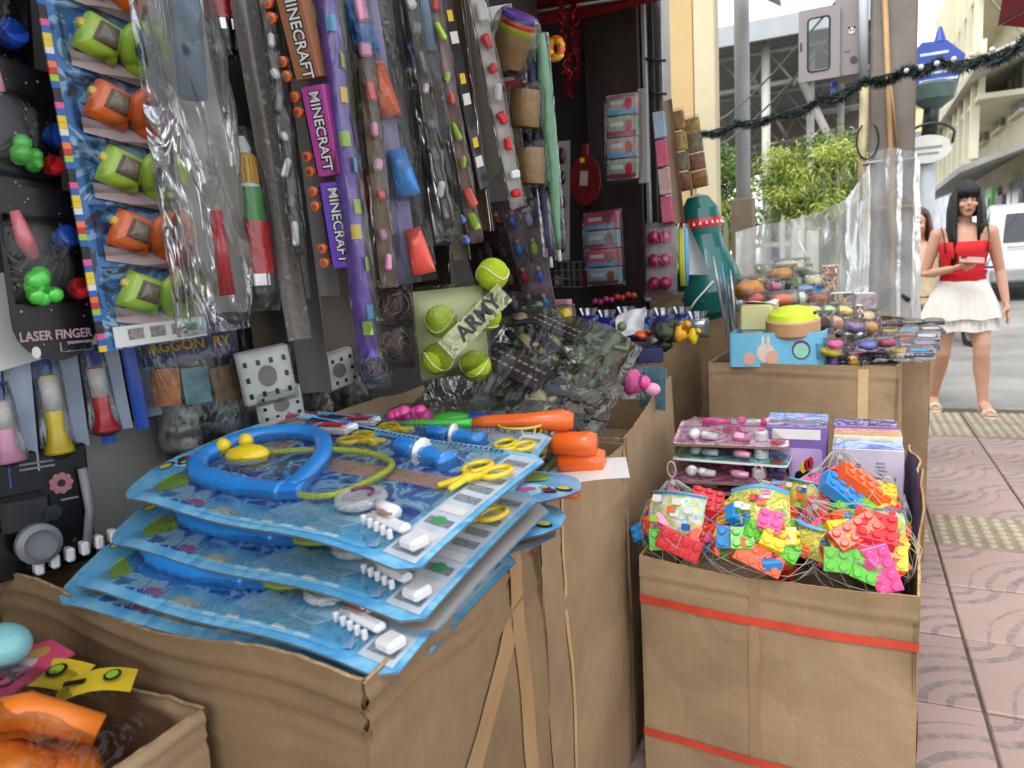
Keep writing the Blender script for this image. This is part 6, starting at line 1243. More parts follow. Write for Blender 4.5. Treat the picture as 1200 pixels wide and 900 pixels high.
# scooter leaning by the shed
# utility pole with cables, bamboo, conduit
o = thing('utility_pole', 'square grey concrete utility pole with bamboo and pipes tied to it', 'pole', (.168, 4.2, -.1)); MB().box((0, .1, 3.2), (.205, .2, 6.4), CONC, bev=.012).build('post', o)
BAM = mat('bamboo', 'a8875a', .55, .2, 10)
a, b = at(1036, -30, Y=4.17), at(1046, 395, Y=4.17); B0 = Vector((.168, 4.2, -.1))
q = MB(); q.tube([a - B0, (a + b) / 2 - B0 + Vector((.012, 0, 0)), b - B0], .013, BAM, 8); q.build('bamboo_pole', o)
a, b = at(1043, 90, Y=4.165), at(1052, 175, Y=4.165); q = MB(); q.tube([a - B0, b - B0], .006, BAM, 6); q.build('bamboo_split', o)
a, b = at(1012, -30, Y=4.2), at(1012, 95, Y=4.2); q = MB(); q.tube([a - B0, b - B0], .022, PALE, 10); q.build('steel_pipe', o)
a, b = at(1013, 100, Y=4.2), at(1009, 235, Y=4.2); q = MB(); q.tube([a - B0, b - B0], .02, mat('cream pipe', 'c9bd92', .5), 10); q.build('cream_pipe', o)
for z, m in ((1.52, BAM), (.98, mat('yellow rope', 'b09a50', .6)), (1.75, PALE)): q = MB(); q.tube([(-.125, -.03, z), (-.06, -.022, z + .004), (.10, -.012, z), (.11, .06, z), (.11, .21, z), (-.11, .21, z)], .007, m, 6, closed=True); q.build('tie', o)
q = MB(); q.tube([(-.11 + .05 * math.sin(t), -.03, 1.86 - .09 * math.cos(t)) for t in [R(-150 + 20 * i) for i in range(16)]], .005, BLK, 6); q.build('cable_loop', o)
q = MB(); q.tube([(.09, -.02, 1.05), (.0, -.03, 1.12), (-.04, -.03, 1.02)], .02, DGN, 7); q.build('knot', o)
for k, (p, e) in enumerate((((.1, .1, 2.9), (4, 14, 5.2)), ((.1, .1, 3.1), (5, 14, 5.6)), ((-.1, .1, 2.6), (-3.2, 9, 3.6)), ((-.1, .1, 2.75), (-3.2, 9, 4.0)))): q = MB(); P0, P1 = Vector(p), Vector(e); q.tube([P0.lerp(P1, t / 10) - Vector((0, 0, .5 * math.sin(math.pi * t / 10))) for t in range(11)], .008, BLK, 5); q.build('overhead_wire', o)
# meter cabinet
x0, x1, z0, z1 = rect_y((936, 14), (984, 90), 4.25); wx0, wx1, wz0, wz1 = rect_y((947, 23), (972, 81), 4.25)
CAB = mat('cabinet grey paint', '8d8584', .45, .08, 5, dirt=.2); o = thing('meter_cabinet', 'grey steel cabinet with rounded window door open and a panda sticker', 'cabinet', ((x0 + x1) / 2, 4.25, z0)); w = x1 - x0; h = z1 - z0; ww = wx1 - wx0; wh = wz1 - wz0; cx = (wx0 + wx1) / 2 - (x0 + x1) / 2; cz = (wz0 + wz1) / 2 - z0
q = MB()
inn = [(cx + a, cz + b) for a, b in rrect(ww, wh, .018, 4)]; outr = [(x if False else max(-w / 2, min(w / 2, (cx + (px_ - cx) * 9))), max(0, min(h, cz + (pz_ - cz) * 9))) for px_, pz_ in inn]
N = len(inn); V = [(a, -.008, b) for a, b in inn] + [(a, -.008, b) for a, b in outr] + [(a, .008, b) for a, b in inn] + [(a, .008, b) for a, b in outr]
q.add(V, [(i, (i + 1) % N, N + (i + 1) % N, N + i) for i in range(N)] + [(2 * N + i, 3 * N + i, 3 * N + (i + 1) % N, 2 * N + (i + 1) % N) for i in range(N)] + [(i, 2 * N + i, 2 * N + (i + 1) % N, (i + 1) % N) for i in range(N)] + [(N + i, N + (i + 1) % N, 3 * N + (i + 1) % N, 3 * N + i) for i in range(N)], CAB); q.build('door', o)
q = MB(); q.tube([(a, -.009, b) for a, b in inn], .005, BLK, 6, closed=True); q.build('window_gasket', o)
q = MB(); q.prism(inn, -.002, .002, film('window glass', scale=2, strength=.05, fresnel=1.3)); q.build('window_pane', o)
x2 = at(1012, 40, Y=4.3).x; MB().box(((x1 + x2) / 2 - (x0 + x1) / 2 - .01, .10, h * .58), (x2 - x1 + .03, .16, h * 1.15), CAB, bev=.006).build('housing', o)
q = MB(); pxc = (x1 + x2) / 2 - (x0 + x1) / 2 + .0; 
for (dx, dz, r, m) in ((0, .62, .016, WHITE), (-.012, .66, .006, BLACK), (.012, .66, .006, BLACK), (-.006, .625, .004, BLACK), (.006, .625, .004, BLACK), (-.02, .38, .014, GRYP), (.01, .22, .018, BLK)): q.prism(ell(r, r, 12, pxc + dx, h * dz), .0165 - .001 * (m is BLACK), .0195, m)
q.build('sticker', o); MB().box((-w / 2 + .012, -.012, h * .5), (.008, .008, .04), BLK, None, .002).build('latch', o); MB().box((w * .35, .14, -.05), (.03, .03, .12), DBL, None, .004).build('blue_conduit', o)
# plastic sheet
SHEET = film('milky plastic sheet', 'eef1f4', 3, .7, .9, .14, .40, (1, 1, .6), 1.35); o = thing('plastic_sheet', 'milky clear plastic sheet draped from the utility pole over the far box', 'sheet', (.1, 4.1, .8))
top = [(862, 272), (890, 264), (925, 258), (960, 248), (990, 235), (1010, 208), (1020, 190)]
def shf(u, v):
    k = u * (len(top) - 1); i = min(int(k), len(top) - 2); t = k - i; px = top[i][0] * (1 - t) + top[i + 1][0] * t; py = top[i][1] * (1 - t) + top[i + 1][1] * t
    Y = 3.92 + .16 * u - .10 * v + .05 * math.sin(u * 17) * (1 - .5 * v) + .03 * nz((u * 6, v * 4, 0), 1, 2); p = at(px, py, Y=Y); p.z = p.z + (.80 - p.z) * v; return p - Vector((.1, 4.1, .8))
MB().grid(shf, 46, 26, SHEET).build('sheet', o)
def sh2(u, v):
    a = R(-95 + 210 * u); r = .125 + .010 * math.sin(u * 30) + .02 * v + .01 * nz((u * 5, v * 7, 0), 1, 4); return Vector((.168 + r * math.sin(a) * 1.0, 4.3 - r * math.cos(a) * 1.2, 1.66 - .83 * v + .05 * math.sin(u * 4))) - Vector((.1, 4.1, .8))
MB().grid(sh2, 40, 20, SHEET).build('pole_wrap', o)
# christmas garland
TIN = mat('dark green tinsel', '1d2f2a', .35, .4, 40); o = thing('pine_garland', 'dark green tinsel garland sagging across the street and round the pole', 'decoration', at(822, 158, Y=5.0))
gp = [at(800, 160, Y=5.1), at(822, 157, Y=5.0), at(862, 145, Y=4.8), at(910, 135, Y=4.6), at(960, 118, Y=4.4), at(1012, 95, Y=4.08), at(1062, 82, Y=4.02), at(1100, 72, Y=3.9), at(1150, 70, Y=3.6), at(1200, 48, Y=3.3), at(1260, 20, Y=3.0)]
q = MB(); O0 = at(822, 158, Y=5.0); rr = random.Random(3)
for i in range(len(gp) - 1):
    n = 900
    for j in range(n):
        t = rr.random(); p = gp[i].lerp(gp[i + 1], t) - O0 - Vector((0, 0, .03 * math.sin(math.pi * t))); d = Vector((rr.gauss(0, 1), rr.gauss(0, 1), rr.gauss(0, 1))).normalized() * rr.uniform(.025, .048); s = d.orthogonal().normalized() * .0035; q.add([p - s, p + s, p + d], [(0, 1, 2)], TIN)
q = q.build('needles', o); q['kind'] = 'stuff'; q = MB(); q.tube([p - O0 for p in gp], .006, TIN, 5); q.build('core', o)
for k in range(7): p = gp[6].lerp(gp[9], k / 6.5) - O0 + Vector((0, -.03, -.01)); q = MB(); q.ball(p, .012, mat('pale bauble', 'cfd8d4', .2, .1, 10, coat=.4), 8, 6); q.build('bauble', o)
# street lamp with blue sign
o = thing('street_sign_lamp', 'grey lamp post carrying a blue sign lantern and white oval board', 'street lamp', (.92, 12.0, -.2)); SB = mat('sign blue', '24449c', .4, .1, 6)
MB().tube([(0, 0, 0), (0, 0, 2.95)], [.13, .11], PALE, 14).build('post', o); MB().tube([(.02, 0, 2.95), (.06, 0, 3.55)], [.10, .10], DGN, 12).build('neck', o)
q = MB(); q.prism([(-.28, 3.72), (-.30, 4.0), (-.1, 4.22), (.2, 4.20), (.42, 3.98), (.34, 3.60), (.05, 3.48)], -.06, .06, SB); q.build('blue_sign', o)
q = MB(); q.lathe([(.1, 0), (.26, .12), (.3, .3), (.18, .36)], mat('lantern green grey', '50635e', .4, .15, 8), 12, (.06, .0, 3.33)); q.build('lantern', o); q = MB(); q.lathe([(.08, 0), (.05, .1), (.02, .2)], SB, 10, (.12, 0, 4.2)); q.build('finial', o)
q = MB()
for i, (z, l) in enumerate(((4.05, .34), (3.92, .46), (3.80, .40), (3.70, .46))): q.box((.05 + .02 * i, -.064, z), (l, .006, .035), mat('white sign print', 'c4cbe0', .5, .5, 60))
q.build('sign_print', o)
q = MB(); q.prism(ell(.31, .19, 26, -.02, 2.78), -.17, -.12, mat('white sign board', 'c9c9c2', .5, .08, 6)); q.prism(ell(.14, .15, 16, -.3, 2.72), -.165, -.125, mat('white sign board', 'c9c9c2', .5, .08, 6)); q.box((.0, -.174, 2.80), (.34, .006, .03), GRYP); q.box((.0, -.174, 2.72), (.26, .006, .025), GRYP); q.build('oval_board', o)
q = MB(); q.tube([(.02 + .30 * math.cos(a), -.18, 2.92 + .2 * math.sin(a)) for a in [math.pi * i / 12 - .5 * (i in (0, 12)) for i in range(13)]], .02, DGN, 6); q.build('bracket', o)
# right-hand buildings
YW = mat('pale yellow plaster', 'd6d0b6', .8, .1, 1.2, dirt=.25); GWIN = mat('greenish window', '9db8ac', .3, .15, 4); MURAL = mat('mural paint', 'c6c8d0', .7, .45, 2.4); ROOFR = mat('terracotta roof', 'd09c88', .8, .15, 6); DWIN = mat('hazed grey window', '878c8e', .2, .2, 5)  # street haze put into the colour: yellow plaster and grey windows are lightened
def house(x, y, w, d, h, m, lab, rows, cols, name='apartment_building', roof=None, win=None, gz=.4, skip=()):
    o = thing(name, lab, 'building', (x, y, gz)); MB().box((w / 2, d / 2, h / 2), (w, d, h), m).build('wall', o)
    for r_ in range(rows):
        for c in range(cols):
            if (r_, c) in skip: continue
            q = MB(); cx_ = d * (c + .5) / cols; q.box((-.03, cx_, h * (r_ + .55) / rows), (.1, d / cols * .5, h / rows * .5), win or GWIN); f = q.build('window', o); q = MB(); q.box((-.05, cx_, h * (r_ + .55) / rows - h / rows * .27), (.12, d / cols * .58, .06), m); q.build('sill', f); q = MB(); q.box((-.085, cx_, h * (r_ + .55) / rows), (.02, .05, h / rows * .5), PALE); q.build('mullion', f)
    for r_ in range(max(1, rows)):
        for c in range(max(1, int(w / 1.6))):
            q = MB(); cx_ = w * (c + .5) / max(1, int(w / 1.6)); q.box((cx_, -.03, h * (r_ + .55) / max(1, rows)), (.8, .1, h / max(1, rows) * .45), win or GWIN); q.build('window', o)
    MB().box((w / 2, d / 2, h + .1), (w + .3, d + .3, .2), roof or PALE).build('roof', o)
    S_ = 1.7; o.location = EYE + (Vector((x, y, gz)) - EYE) * S_; o.scale = (S_,) * 3
    return o
o = house(2.9, 30, 2.4, 6, 8.2, MURAL, 'grey violet painted end wall of the house under a terracotta roof', 0, 1, roof=ROOFR)
for (x, z, sx, sz, m) in ((.6, 5.6, .7, .8, YELP), (1.2, 4.6, 1.0, 1.4, mat('mural violet', '8d8fb4', .7, .3, 4)), (1.9, 5.9, .4, .9, mat('mural indigo', '6a6c98', .7, .3, 4)), (.8, 2.2, .9, 1.0, mat('mural violet', '8d8fb4', .7, .3, 4)), (1.5, .9, 1.0, .5, mat('mural ochre', 'c9a94c', .7, .3, 4))): q = MB(); q.prism(ell(sx * .5, sz * .6, 12, x, z), -.14, -.13, m); q.build('mural', o)
MB().box((1.3, -.25, 7.4), (2.2, .5, .7), DWIN).build('attic_window', o); q = MB(); q.add([(-.3, -.6, 8.0), (2.8, -.6, 8.0), (2.8, 2, 9.0), (-.3, 2, 9.0)], [(0, 1, 2, 3)], ROOFR); q.build('terracotta_roof', o)
o = house(2.75, 15.5, 3, 8, 7.4, YW, 'pale yellow house with tall ribbed balconies over the shop awnings', 3, 4, win=DWIN)
for z in (3.4, 5.3):
    q = MB(); q.box((-.35, 4, z), (.9, 8, .09), YW); q.build('balcony_slab', o)
    for i in range(14): q = MB(); q.box((-.72, .3 + .57 * i, z + .5), (.1, .18, 1.0), YW); q.build('baluster', o)
for i in range(9): q = MB(); q.box((-.78, .5 + .9 * i, 4.6), (.14, .12, 4.4), YW); q.build('fin', o)
for y0_, z, dpt, m, nm in ((-1.5, 3.75, 1.0, mat('fabric awning cream', 'b9b3a4', .7, .15, 3), 'awning'), (-1.0, 2.15, 1.15, mat('dark tin awning', '8a8884', .6, .2, 3), 'awning')):
    q = MB(); q.add([(0, y0_, z + .35), (0, 9, z + .35), (-dpt, 9, z), (-dpt, y0_, z), (0, y0_, z + .28), (0, 9, z + .28), (-dpt, 9, z - .10), (-dpt, y0_, z - .10)], [(0, 1, 2, 3), (4, 7, 6, 5), (3, 2, 6, 7), (0, 3, 7, 4), (1, 5, 6, 2)], m); q.build(nm, o)
MB().box((-.4, 1.2, 1.62), (.06, .75, .55), mat('leaf green sign', '4fb030', .4, .08, 6)).build('green_sign', o); MB().box((-.45, 1.15, 1.62), (.02, .3, .16), WHITE).build('sign_print', o)
for i in range(5): MB().box((-.05, .9 + 1.6 * i, .9), (.08, 1.1, 1.8), (DWIN, mat('shutter lilac', '8f8fa8', .5), mat('shop brown', '7d6a50', .6))[i % 3]).build('shopfront', o)
house(1.9, 44, 2.2, 6, 9, mat('pale ochre plaster', 'dccfa4', .8, .1, 1), 'pale ochre house far down the street beside the lamp post', 4, 3, win=DWIN, gz=1)
house(.9, 60, 2.4, 8, 8, mat('light grey plaster', 'd0d1cd', .8, .1, 1), 'light grey house farthest down the street', 4, 3, win=DWIN, gz=1)
house(4.2, 36, 5, 10, 10.5, YW, 'tall pale yellow house behind the painted end wall', 4, 4, win=DWIN, gz=.8)
o = thing('street_tree', 'small green street tree beyond the lamp post', 'tree', (1.0, 26, .3)); MB().tube([(0, 0, 0), (.05, 0, 1.5), (0, .1, 2.6)], [.09, .07, .03], STEM, 8).build('trunk', o); leafy(o, (0, 0, 2.7), (.9, .9, .9), 2600, (LEAF2, LEAF), 9, .2, .07, 22)
# ================================================================== people
SKIN = mat('skin', 'c79a80', .5, .06, 14, .1, 200, sub=.15); SKIN2 = mat('skin second', 'cf9f82', .5, .06, 14, sub=.15)
def loft(b, rings, m, n=20, cap=True):
    """horizontal rings (x, y, z, rx, ry)"""
    vs = [(x + rx * math.cos(2 * math.pi * j / n), y + ry * math.sin(2 * math.pi * j / n), z) for x, y, z, rx, ry in rings for j in range(n)]; k = len(rings)
    fs = [(i * n + j, i * n + (j + 1) % n, (i + 1) * n + (j + 1) % n, (i + 1) * n + j) for i in range(k - 1) for j in range(n)]
    if cap: fs += [list(range(n))[::-1], [(k - 1) * n + j for j in range(n)]]
    return b.add(vs, fs, m, True)
def fuse(b, voxel, smooth=6):
    me = b.mesh('body'); o = bpy.data.objects.new('tmp', me); COL.objects.link(o)
    r = o.modifiers.new('r', 'REMESH'); r.mode = 'VOXEL'; r.voxel_size = voxel; s = o.modifiers.new('s', 'SMOOTH'); s.iterations = smooth; s.factor = .5
    dg = bpy.context.evaluated_depsgraph_get(); me2 = bpy.data.meshes.new_from_object(o.evaluated_get(dg)); bpy.data.objects.remove(o)
    me2.materials.clear(); me2.materials.append(b.ms[0]); me2.polygons.foreach_set('use_smooth', [True] * len(me2.polygons)); return me2
def figure(o, skin, legs, arms, head, fingers=True, voxel=.0055):
    b = MB()
    loft(b, [(0, 0, .80, .155, .105), (0, 0, .88, .165, .112), (0, -.005, .97, .135, .095), (0, -.008, 1.05, .122, .085), (0, -.012, 1.14, .132, .092), (0, -.01, 1.24, .148, .095), (0, .0, 1.31, .158, .078), (0, .006, 1.345, .12, .062), (0, .008, 1.375, .06, .05)], skin)
    for sx in (-1, 1): b.ball((sx * .062, -.075, 1.185), (.056, .052, .055), skin, 14, 9)
    b.tube([(0, .012, 1.34), (0, .0, 1.40), (0, -.012, 1.45)], [.055, .047, .046], skin, 14)
    hx, hy, hz = head
    b.ball((hx, hy + .012, hz + .035), (.070, .086, .092), skin, 18, 12); b.ball((hx, hy - .018, hz - .03), (.056, .066, .075), skin, 16, 10); b.ball((hx, hy - .048, hz - .085), (.030, .026, .022), skin, 12, 8)
    b.tube([(hx, hy - .078, hz + .020), (hx, hy - .090, hz - .005), (hx, hy - .098, hz - .026)], [.007, .009, .012], skin, 8); b.ball((hx, hy - .078, hz - .055), (.022, .012, .010), skin, 10, 6)
    for sx in (-1, 1): b.ball((hx + sx * .071, hy + .02, hz - .005), (.010, .02, .03), skin, 10, 8); b.ball((hx + sx * .036, hy - .062, hz - .022), (.022, .02, .02), skin, 10, 8)
    for (hip, knee, ank, toe) in legs:
        hip, knee, ank, toe = map(Vector, (hip, knee, ank, toe)); cf = knee.lerp(ank, .3) + Vector((0, .018, 0))
        b.tube([hip + Vector((0, 0, .05)), hip, hip.lerp(knee, .4), knee + Vector((0, 0, .05)), knee, cf, knee.lerp(ank, .65) + Vector((0, .008, 0)), ank], [.075, .088, .076, .056, .052, .055, .040, .033], skin, 16)
        heel = ank + Vector((0, .03, -.05)); b.ball(heel, (.030, .034, .03), skin, 12, 8); b.tube([ank, ank.lerp(toe, .35) + Vector((0, 0, .008)), toe + Vector((0, 0, .004))], [.034, .036, .030], skin, 12, flat=.75); d = (toe - ank); d.z = 0; d.normalize(); sd = Vector((-d.y, d.x, 0))
        for i in range(5): p = toe + sd * (.026 - .013 * i); b.tube([p - d * .01, p + d * (.026 - .003 * abs(i - 1))], [.0095, .0075], skin, 8)
    for (sh, el, wr, hd, fing) in arms:
        sh, el, wr, hd = map(Vector, (sh, el, wr, hd)); b.ball(sh, (.048, .046, .05), skin, 12, 8)
        b.tube([sh, sh.lerp(el, .45), el, el.lerp(wr, .3), wr], [.046, .041, .034, .034, .023], skin, 14); ax = (hd - wr).normalized(); b.tube([wr, wr.lerp(hd, .5), hd], [.023, .031, .028], skin, 12, flat=.6)
        for chain in fing: b.tube([Vector(p) for p in chain], [.0095] + [.0085] * (len(chain) - 2) + [.007], skin, 8)
    ob('body', fuse(b, voxel), o)
W0 = at(1126, 484, Z=0); W0 = Vector((.705, 6.05, 0))
o = thing('person', 'person in red tube top and white layered skirt walking and looking at phone', 'person', Matrix.Translation(W0) @ RZ(4))
H = (.005, -.03, 1.515)
rh = Vector((-.03, -.235, 1.085))      # hand under the phone
figure(o, SKIN, [((-.085, 0, .84), (-.11, -.02, .46), (-.13, .20, .075), (-.135, .06, .022)), ((.085, 0, .84), (.115, -.10, .46), (.145, -.06, .085), (.165, -.20, .030))],
       [((-.165, .0, 1.30), (-.235, .02, 1.02), (-.10, -.19, 1.06), (-.045, -.23, 1.082), [[(-.05, -.245, 1.095), (-.035, -.275, 1.105), (-.035, -.285, 1.135)], [(-.035, -.24, 1.075), (.0, -.27, 1.08), (.03, -.262, 1.10)], [(-.035, -.232, 1.07), (.0, -.255, 1.066), (.035, -.25, 1.085)], [(-.04, -.222, 1.066), (-.01, -.24, 1.055), (.028, -.236, 1.07)], [(-.05, -.215, 1.07), (-.02, -.222, 1.05), (.01, -.22, 1.058)]]),
        ((.165, .0, 1.30), (.235, .035, 1.03), (.265, -.03, .80), (.268, -.05, .74), [[(.27 + dx, -.055 + dy, .73), (.272 + dx, -.075 + dy, .69), (.262 + dx, -.082 + dy, .655 + dz)] for dx, dy, dz in ((0, -.024, .01), (.004, -.008, .0), (.004, .010, .002), (0, .026, .012))] + [[(.25, -.07, .765), (.238, -.095, .735), (.240, -.105, .705)]])], H)
REDC = mat('red ribbed knit', 'cf1a26', .75, .06, 30, .5, 260); WSK = mat('white pleated cotton', 'dcdad2', .8, .04, 12, .3, 120); HRB = mat('black hair', '0d0c0e', .32, .3, 6, .6, 90, stretch=(40, 40, .6)); STRP = mat('black strap', '1c1c1e', .6)
q = MB(); loft(q, [(0, -.006, .955, .146, .106), (0, -.008, 1.0, .139, .100), (0, -.01, 1.05, .131, .094), (0, -.018, 1.12, .142, .108), (0, -.028, 1.18, .154, .122), (0, -.018, 1.235, .156, .108), (0, -.016, 1.242, .150, .102)], REDC, 40, False)
for i in range(5): q.tube([(.1425 * math.cos(a) * (1 + .01 * i), -.008 + .103 * math.sin(a) * (1 + .01 * i), .965 + .017 * i + .006 * math.sin(3 * a + i)) for a in [2 * math.pi * j / 40 for j in range(40)]], .004, REDC, 5, closed=True)
q.build('tube_top', o)
def skirt(z0, z1, r0, r1, ph, name):
    q = MB(); N_ = 120
    def f(u, v):
        a = 2 * math.pi * u; rr_ = r0 + (r1 - r0) * v ** .8; k = 1 + v * (.035 * math.sin(a * 34 + ph) + .03 * math.sin(a * 9 + ph * 2)); return (rr_ * k * math.cos(a), .72 * rr_ * k * math.sin(a) - .004, z0 + (z1 - z0) * v + .006 * v * math.sin(a * 7 + ph))
    q.grid(f, N_ * 2, 14, WSK); q.build(name, o)
skirt(.98, .70, .140, .255, .3, 'skirt_upper_tier'); skirt(.90, .615, .16, .235, 1.2, 'skirt_lower_tier')
q = MB(); hx, hy, hz = H
loft(q, [(hx, hy + .045, hz - .10, .085, .05), (hx, hy + .035, hz - .02, .092, .075), (hx, hy + .022, hz + .06, .090, .094), (hx, hy + .014, hz + .115, .070, .082), (hx, hy + .012, hz + .142, .034, .045), (hx, hy + .012, hz + .147, .008, .01)], HRB, 28)
rr = random.Random(4)
for sx in (-1, 1):                                   # side curtains of hair
    for i in range(30):
        a = rr.uniform(.15, 1.0); y = hy - .062 + .10 * a; x0 = hx + sx * (.055 + .034 * min(1, a * 1.6)); zt = hz + .10 - .03 * a; Lh = (rr.uniform(.40, .52) if sx < 0 else rr.uniform(.24, .34)); xo = sx * rr.uniform(.0, .035)
        q.tube([(hx + sx * .03, y + .01, hz + .125), (x0, y, zt - .03), (x0 + xo * .6, y - .005, hz - .06), (x0 + xo * .7, y - .012 - (.02 if sx < 0 else 0), hz - .06 - (Lh - .16) * .6), (x0 + xo * .4, y - .015 - (.05 if sx < 0 else .0), hz - Lh + .06)], [.010, .012, .013, .011, .003], HRB, 6)
for i in range(26):                                  # fringe
    x = hx - .062 + .124 * i / 25; q.tube([(hx + (x - hx) * .4, hy - .03, hz + .13), (x, hy - .078 + .35 * abs(x - hx) * .9, hz + .085), (x * 1.03, hy - .088 + .55 * abs(x - hx), hz + .032 - rr.uniform(0, .012)) ], [.010, .011, .003], HRB, 5)
q.build('hair', o)
EYW = mat('eye white', 'd8d4d0', .3); 
for sx in (-1, 1):
    q = MB(); q.ball((hx + sx * .028, hy - .074, hz + .012), (.0125, .007, .0036), EYW, 10, 6); e = q.build('eye', o); q = MB(); q.ball((hx + sx * .028, hy - .0800, hz + .010), (.0050, .004, .0036), BLK, 8, 6); q.build('pupil', e); q = MB(); q.tube([(hx + sx * .014, hy - .080, hz + .016), (hx + sx * .028, hy - .084, hz + .020), (hx + sx * .043, hy - .076, hz + .014)], .0018, HRB, 5); q.build('eyelash', e)
q = MB(); q.ball((hx, hy - .089, hz - .051), (.017, .006, .0045), mat('lip rose', '9c4a4a', .4), 10, 6); q.ball((hx, hy - .088, hz - .059), (.014, .006, .0045), mat('lip rose', '9c4a4a', .4), 10, 6); q.build('lips', o)
for sx in (-1, 1): q = MB(); q.tube([(sx * .128, -.108, 1.16), (sx * .135, -.085, 1.27), (sx * .140, -.02, 1.345), (sx * .135, .06, 1.32), (sx * .12, .11, 1.2)], .009, STRP, 6, flat=.4); q.build('bag_strap', o)
q = MB(); q.box((0, .15, 1.12), (.24, .09, .28), STRP, None, .03); q.build('backpack', o)
for (tx, ty, tz) in ((-.135, .10, .012), (.158, -.155, .018)):
    q = MB(); q.prism([(tx + a, ty + b) for a, b in ell(.045, .125, 20)], tz - .018, tz + .002, mat('cream sandal', 'cfc0ac', .6), plane='xy'); q.build('sandal_sole', o)
    for dy in (-.045, -.01): q = MB(); q.tube([(tx - .04, ty + dy, tz), (tx - .026, ty + dy, tz + .035), (tx, ty + dy, tz + .048), (tx + .026, ty + dy, tz + .035), (tx + .04, ty + dy, tz)], .009, mat('cream sandal', 'cfc0ac', .6), 6, flat=1.4); q.build('sandal_strap', o)
c = W0 + RZ(4).to_3x3() @ Vector((.0, -.275, 1.115)); ph = thing('mobile_phone', 'mobile phone in pale pink case held in the hand over the red top', 'phone', Matrix.Translation(c) @ RZ(8) @ RX(-58) @ RY(-78)); MB().box((0, 0, 0), (.072, .009, .145), mat('rose phone case', 'b98a84', .35), None, .004).build('case', ph); MB().box((.018, -.0062, .045), (.026, .003, .036), BLK, None, .001).build('camera_bump', ph); MB().box((0, .0052, 0), (.064, .001, .134), BLK).build('screen', ph)
# second person behind the sheet edge
W1 = at(1076, 300, Y=7.0); W1.z = -.1
o = thing('person', 'smiling person with brown hair in a beige dress behind the pole', 'person', Matrix.Translation(W1) @ RZ(-14)); H = (0, -.02, 1.515)
figure(o, SKIN2, [((-.08, 0, .84), (-.09, -.02, .46), (-.10, .03, .075), (-.11, -.10, .022)), ((.08, 0, .84), (.09, .0, .46), (.10, .08, .075), (.11, -.06, .022))],
       [((-.165, .0, 1.30), (-.225, .02, 1.03), (-.16, -.15, .92), (-.12, -.19, .91), [[(-.12 + .02 * i, -.2, .90), (-.10 + .018 * i, -.22, .87), (-.09 + .016 * i, -.215, .84)] for i in range(4)] + [[(-.13, -.18, .93), (-.1, -.2, .94)]]), ((.165, .0, 1.30), (.225, .03, 1.03), (.16, -.16, .92), (.12, -.2, .91), [[(.11 - .02 * i, -.21, .90), (.09 - .018 * i, -.23, .87), (.08 - .016 * i, -.225, .84)] for i in range(4)] + [[(.13, -.19, .93), (.1, -.21, .94)]])], H, voxel=.007)
BEI = mat('beige dress cloth', 'cbbb98', .8, .12, 30, .3, 120); HRN = mat('brown hair', '4a2a1c', .35, .3, 6, .6, 90, stretch=(40, 40, .6))
q = MB(); loft(q, [(0, -.004, .42, .26, .20), (0, -.004, .7, .22, .165), (0, -.004, .9, .18, .13), (0, -.008, 1.02, .135, .098), (0, -.02, 1.14, .150, .118), (0, -.016, 1.235, .157, .108)], BEI, 36, False); q.build('dress', o)
hx, hy, hz = H; q = MB(); loft(q, [(hx, hy + .06, hz - .22, .085, .04), (hx, hy + .05, hz - .10, .09, .05), (hx, hy + .038, hz - .02, .092, .072), (hx, hy + .028, hz + .06, .086, .090), (hx, hy + .02, hz + .112, .066, .078), (hx, hy + .016, hz + .138, .03, .04), (hx, hy + .016, hz + .142, .008, .01)], HRN, 28)
for sx in (-1, 1):
    for i in range(18): a = i / 18; y = hy - .02 + .08 * a; q.tube([(hx, hy - .03, hz + .13), (hx + sx * .072, y - .02, hz + .07), (hx + sx * .088, y, hz - .04), (hx + sx * (.095 + .02 * a), y - .01, hz - .15), (hx + sx * .09, y - .02, hz - .26)], [.012, .012, .013, .013, .004], HRN, 6)
q.build('hair', o)
for sx in (-1, 1): q = MB(); q.ball((hx + sx * .028, hy - .076, hz + .012), (.0115, .007, .0055), BLK, 10, 6); q.build('eye', o)
q = MB(); q.tube([(hx - .024, hy - .080, hz - .044), (hx - .01, hy - .090, hz - .054), (hx + .01, hy - .090, hz - .054), (hx + .024, hy - .080, hz - .044)], .005, mat('white teeth', 'd9d4cc', .3), 6); q.build('smile', o)
hb = thing('handbag', 'small dark handbag held in front of the beige dress', 'bag', W1 + Vector((.04, -.24, .72))); MB().box((0, 0, .06), (.20, .07, .13), BLK, None, .015).build('bag', hb); q = MB(); q.tube([(-.08, 0, .12), (-.05, 0, .2), (.05, 0, .2), (.08, 0, .12)], .007, BLK, 6); q.build('handle', hb)

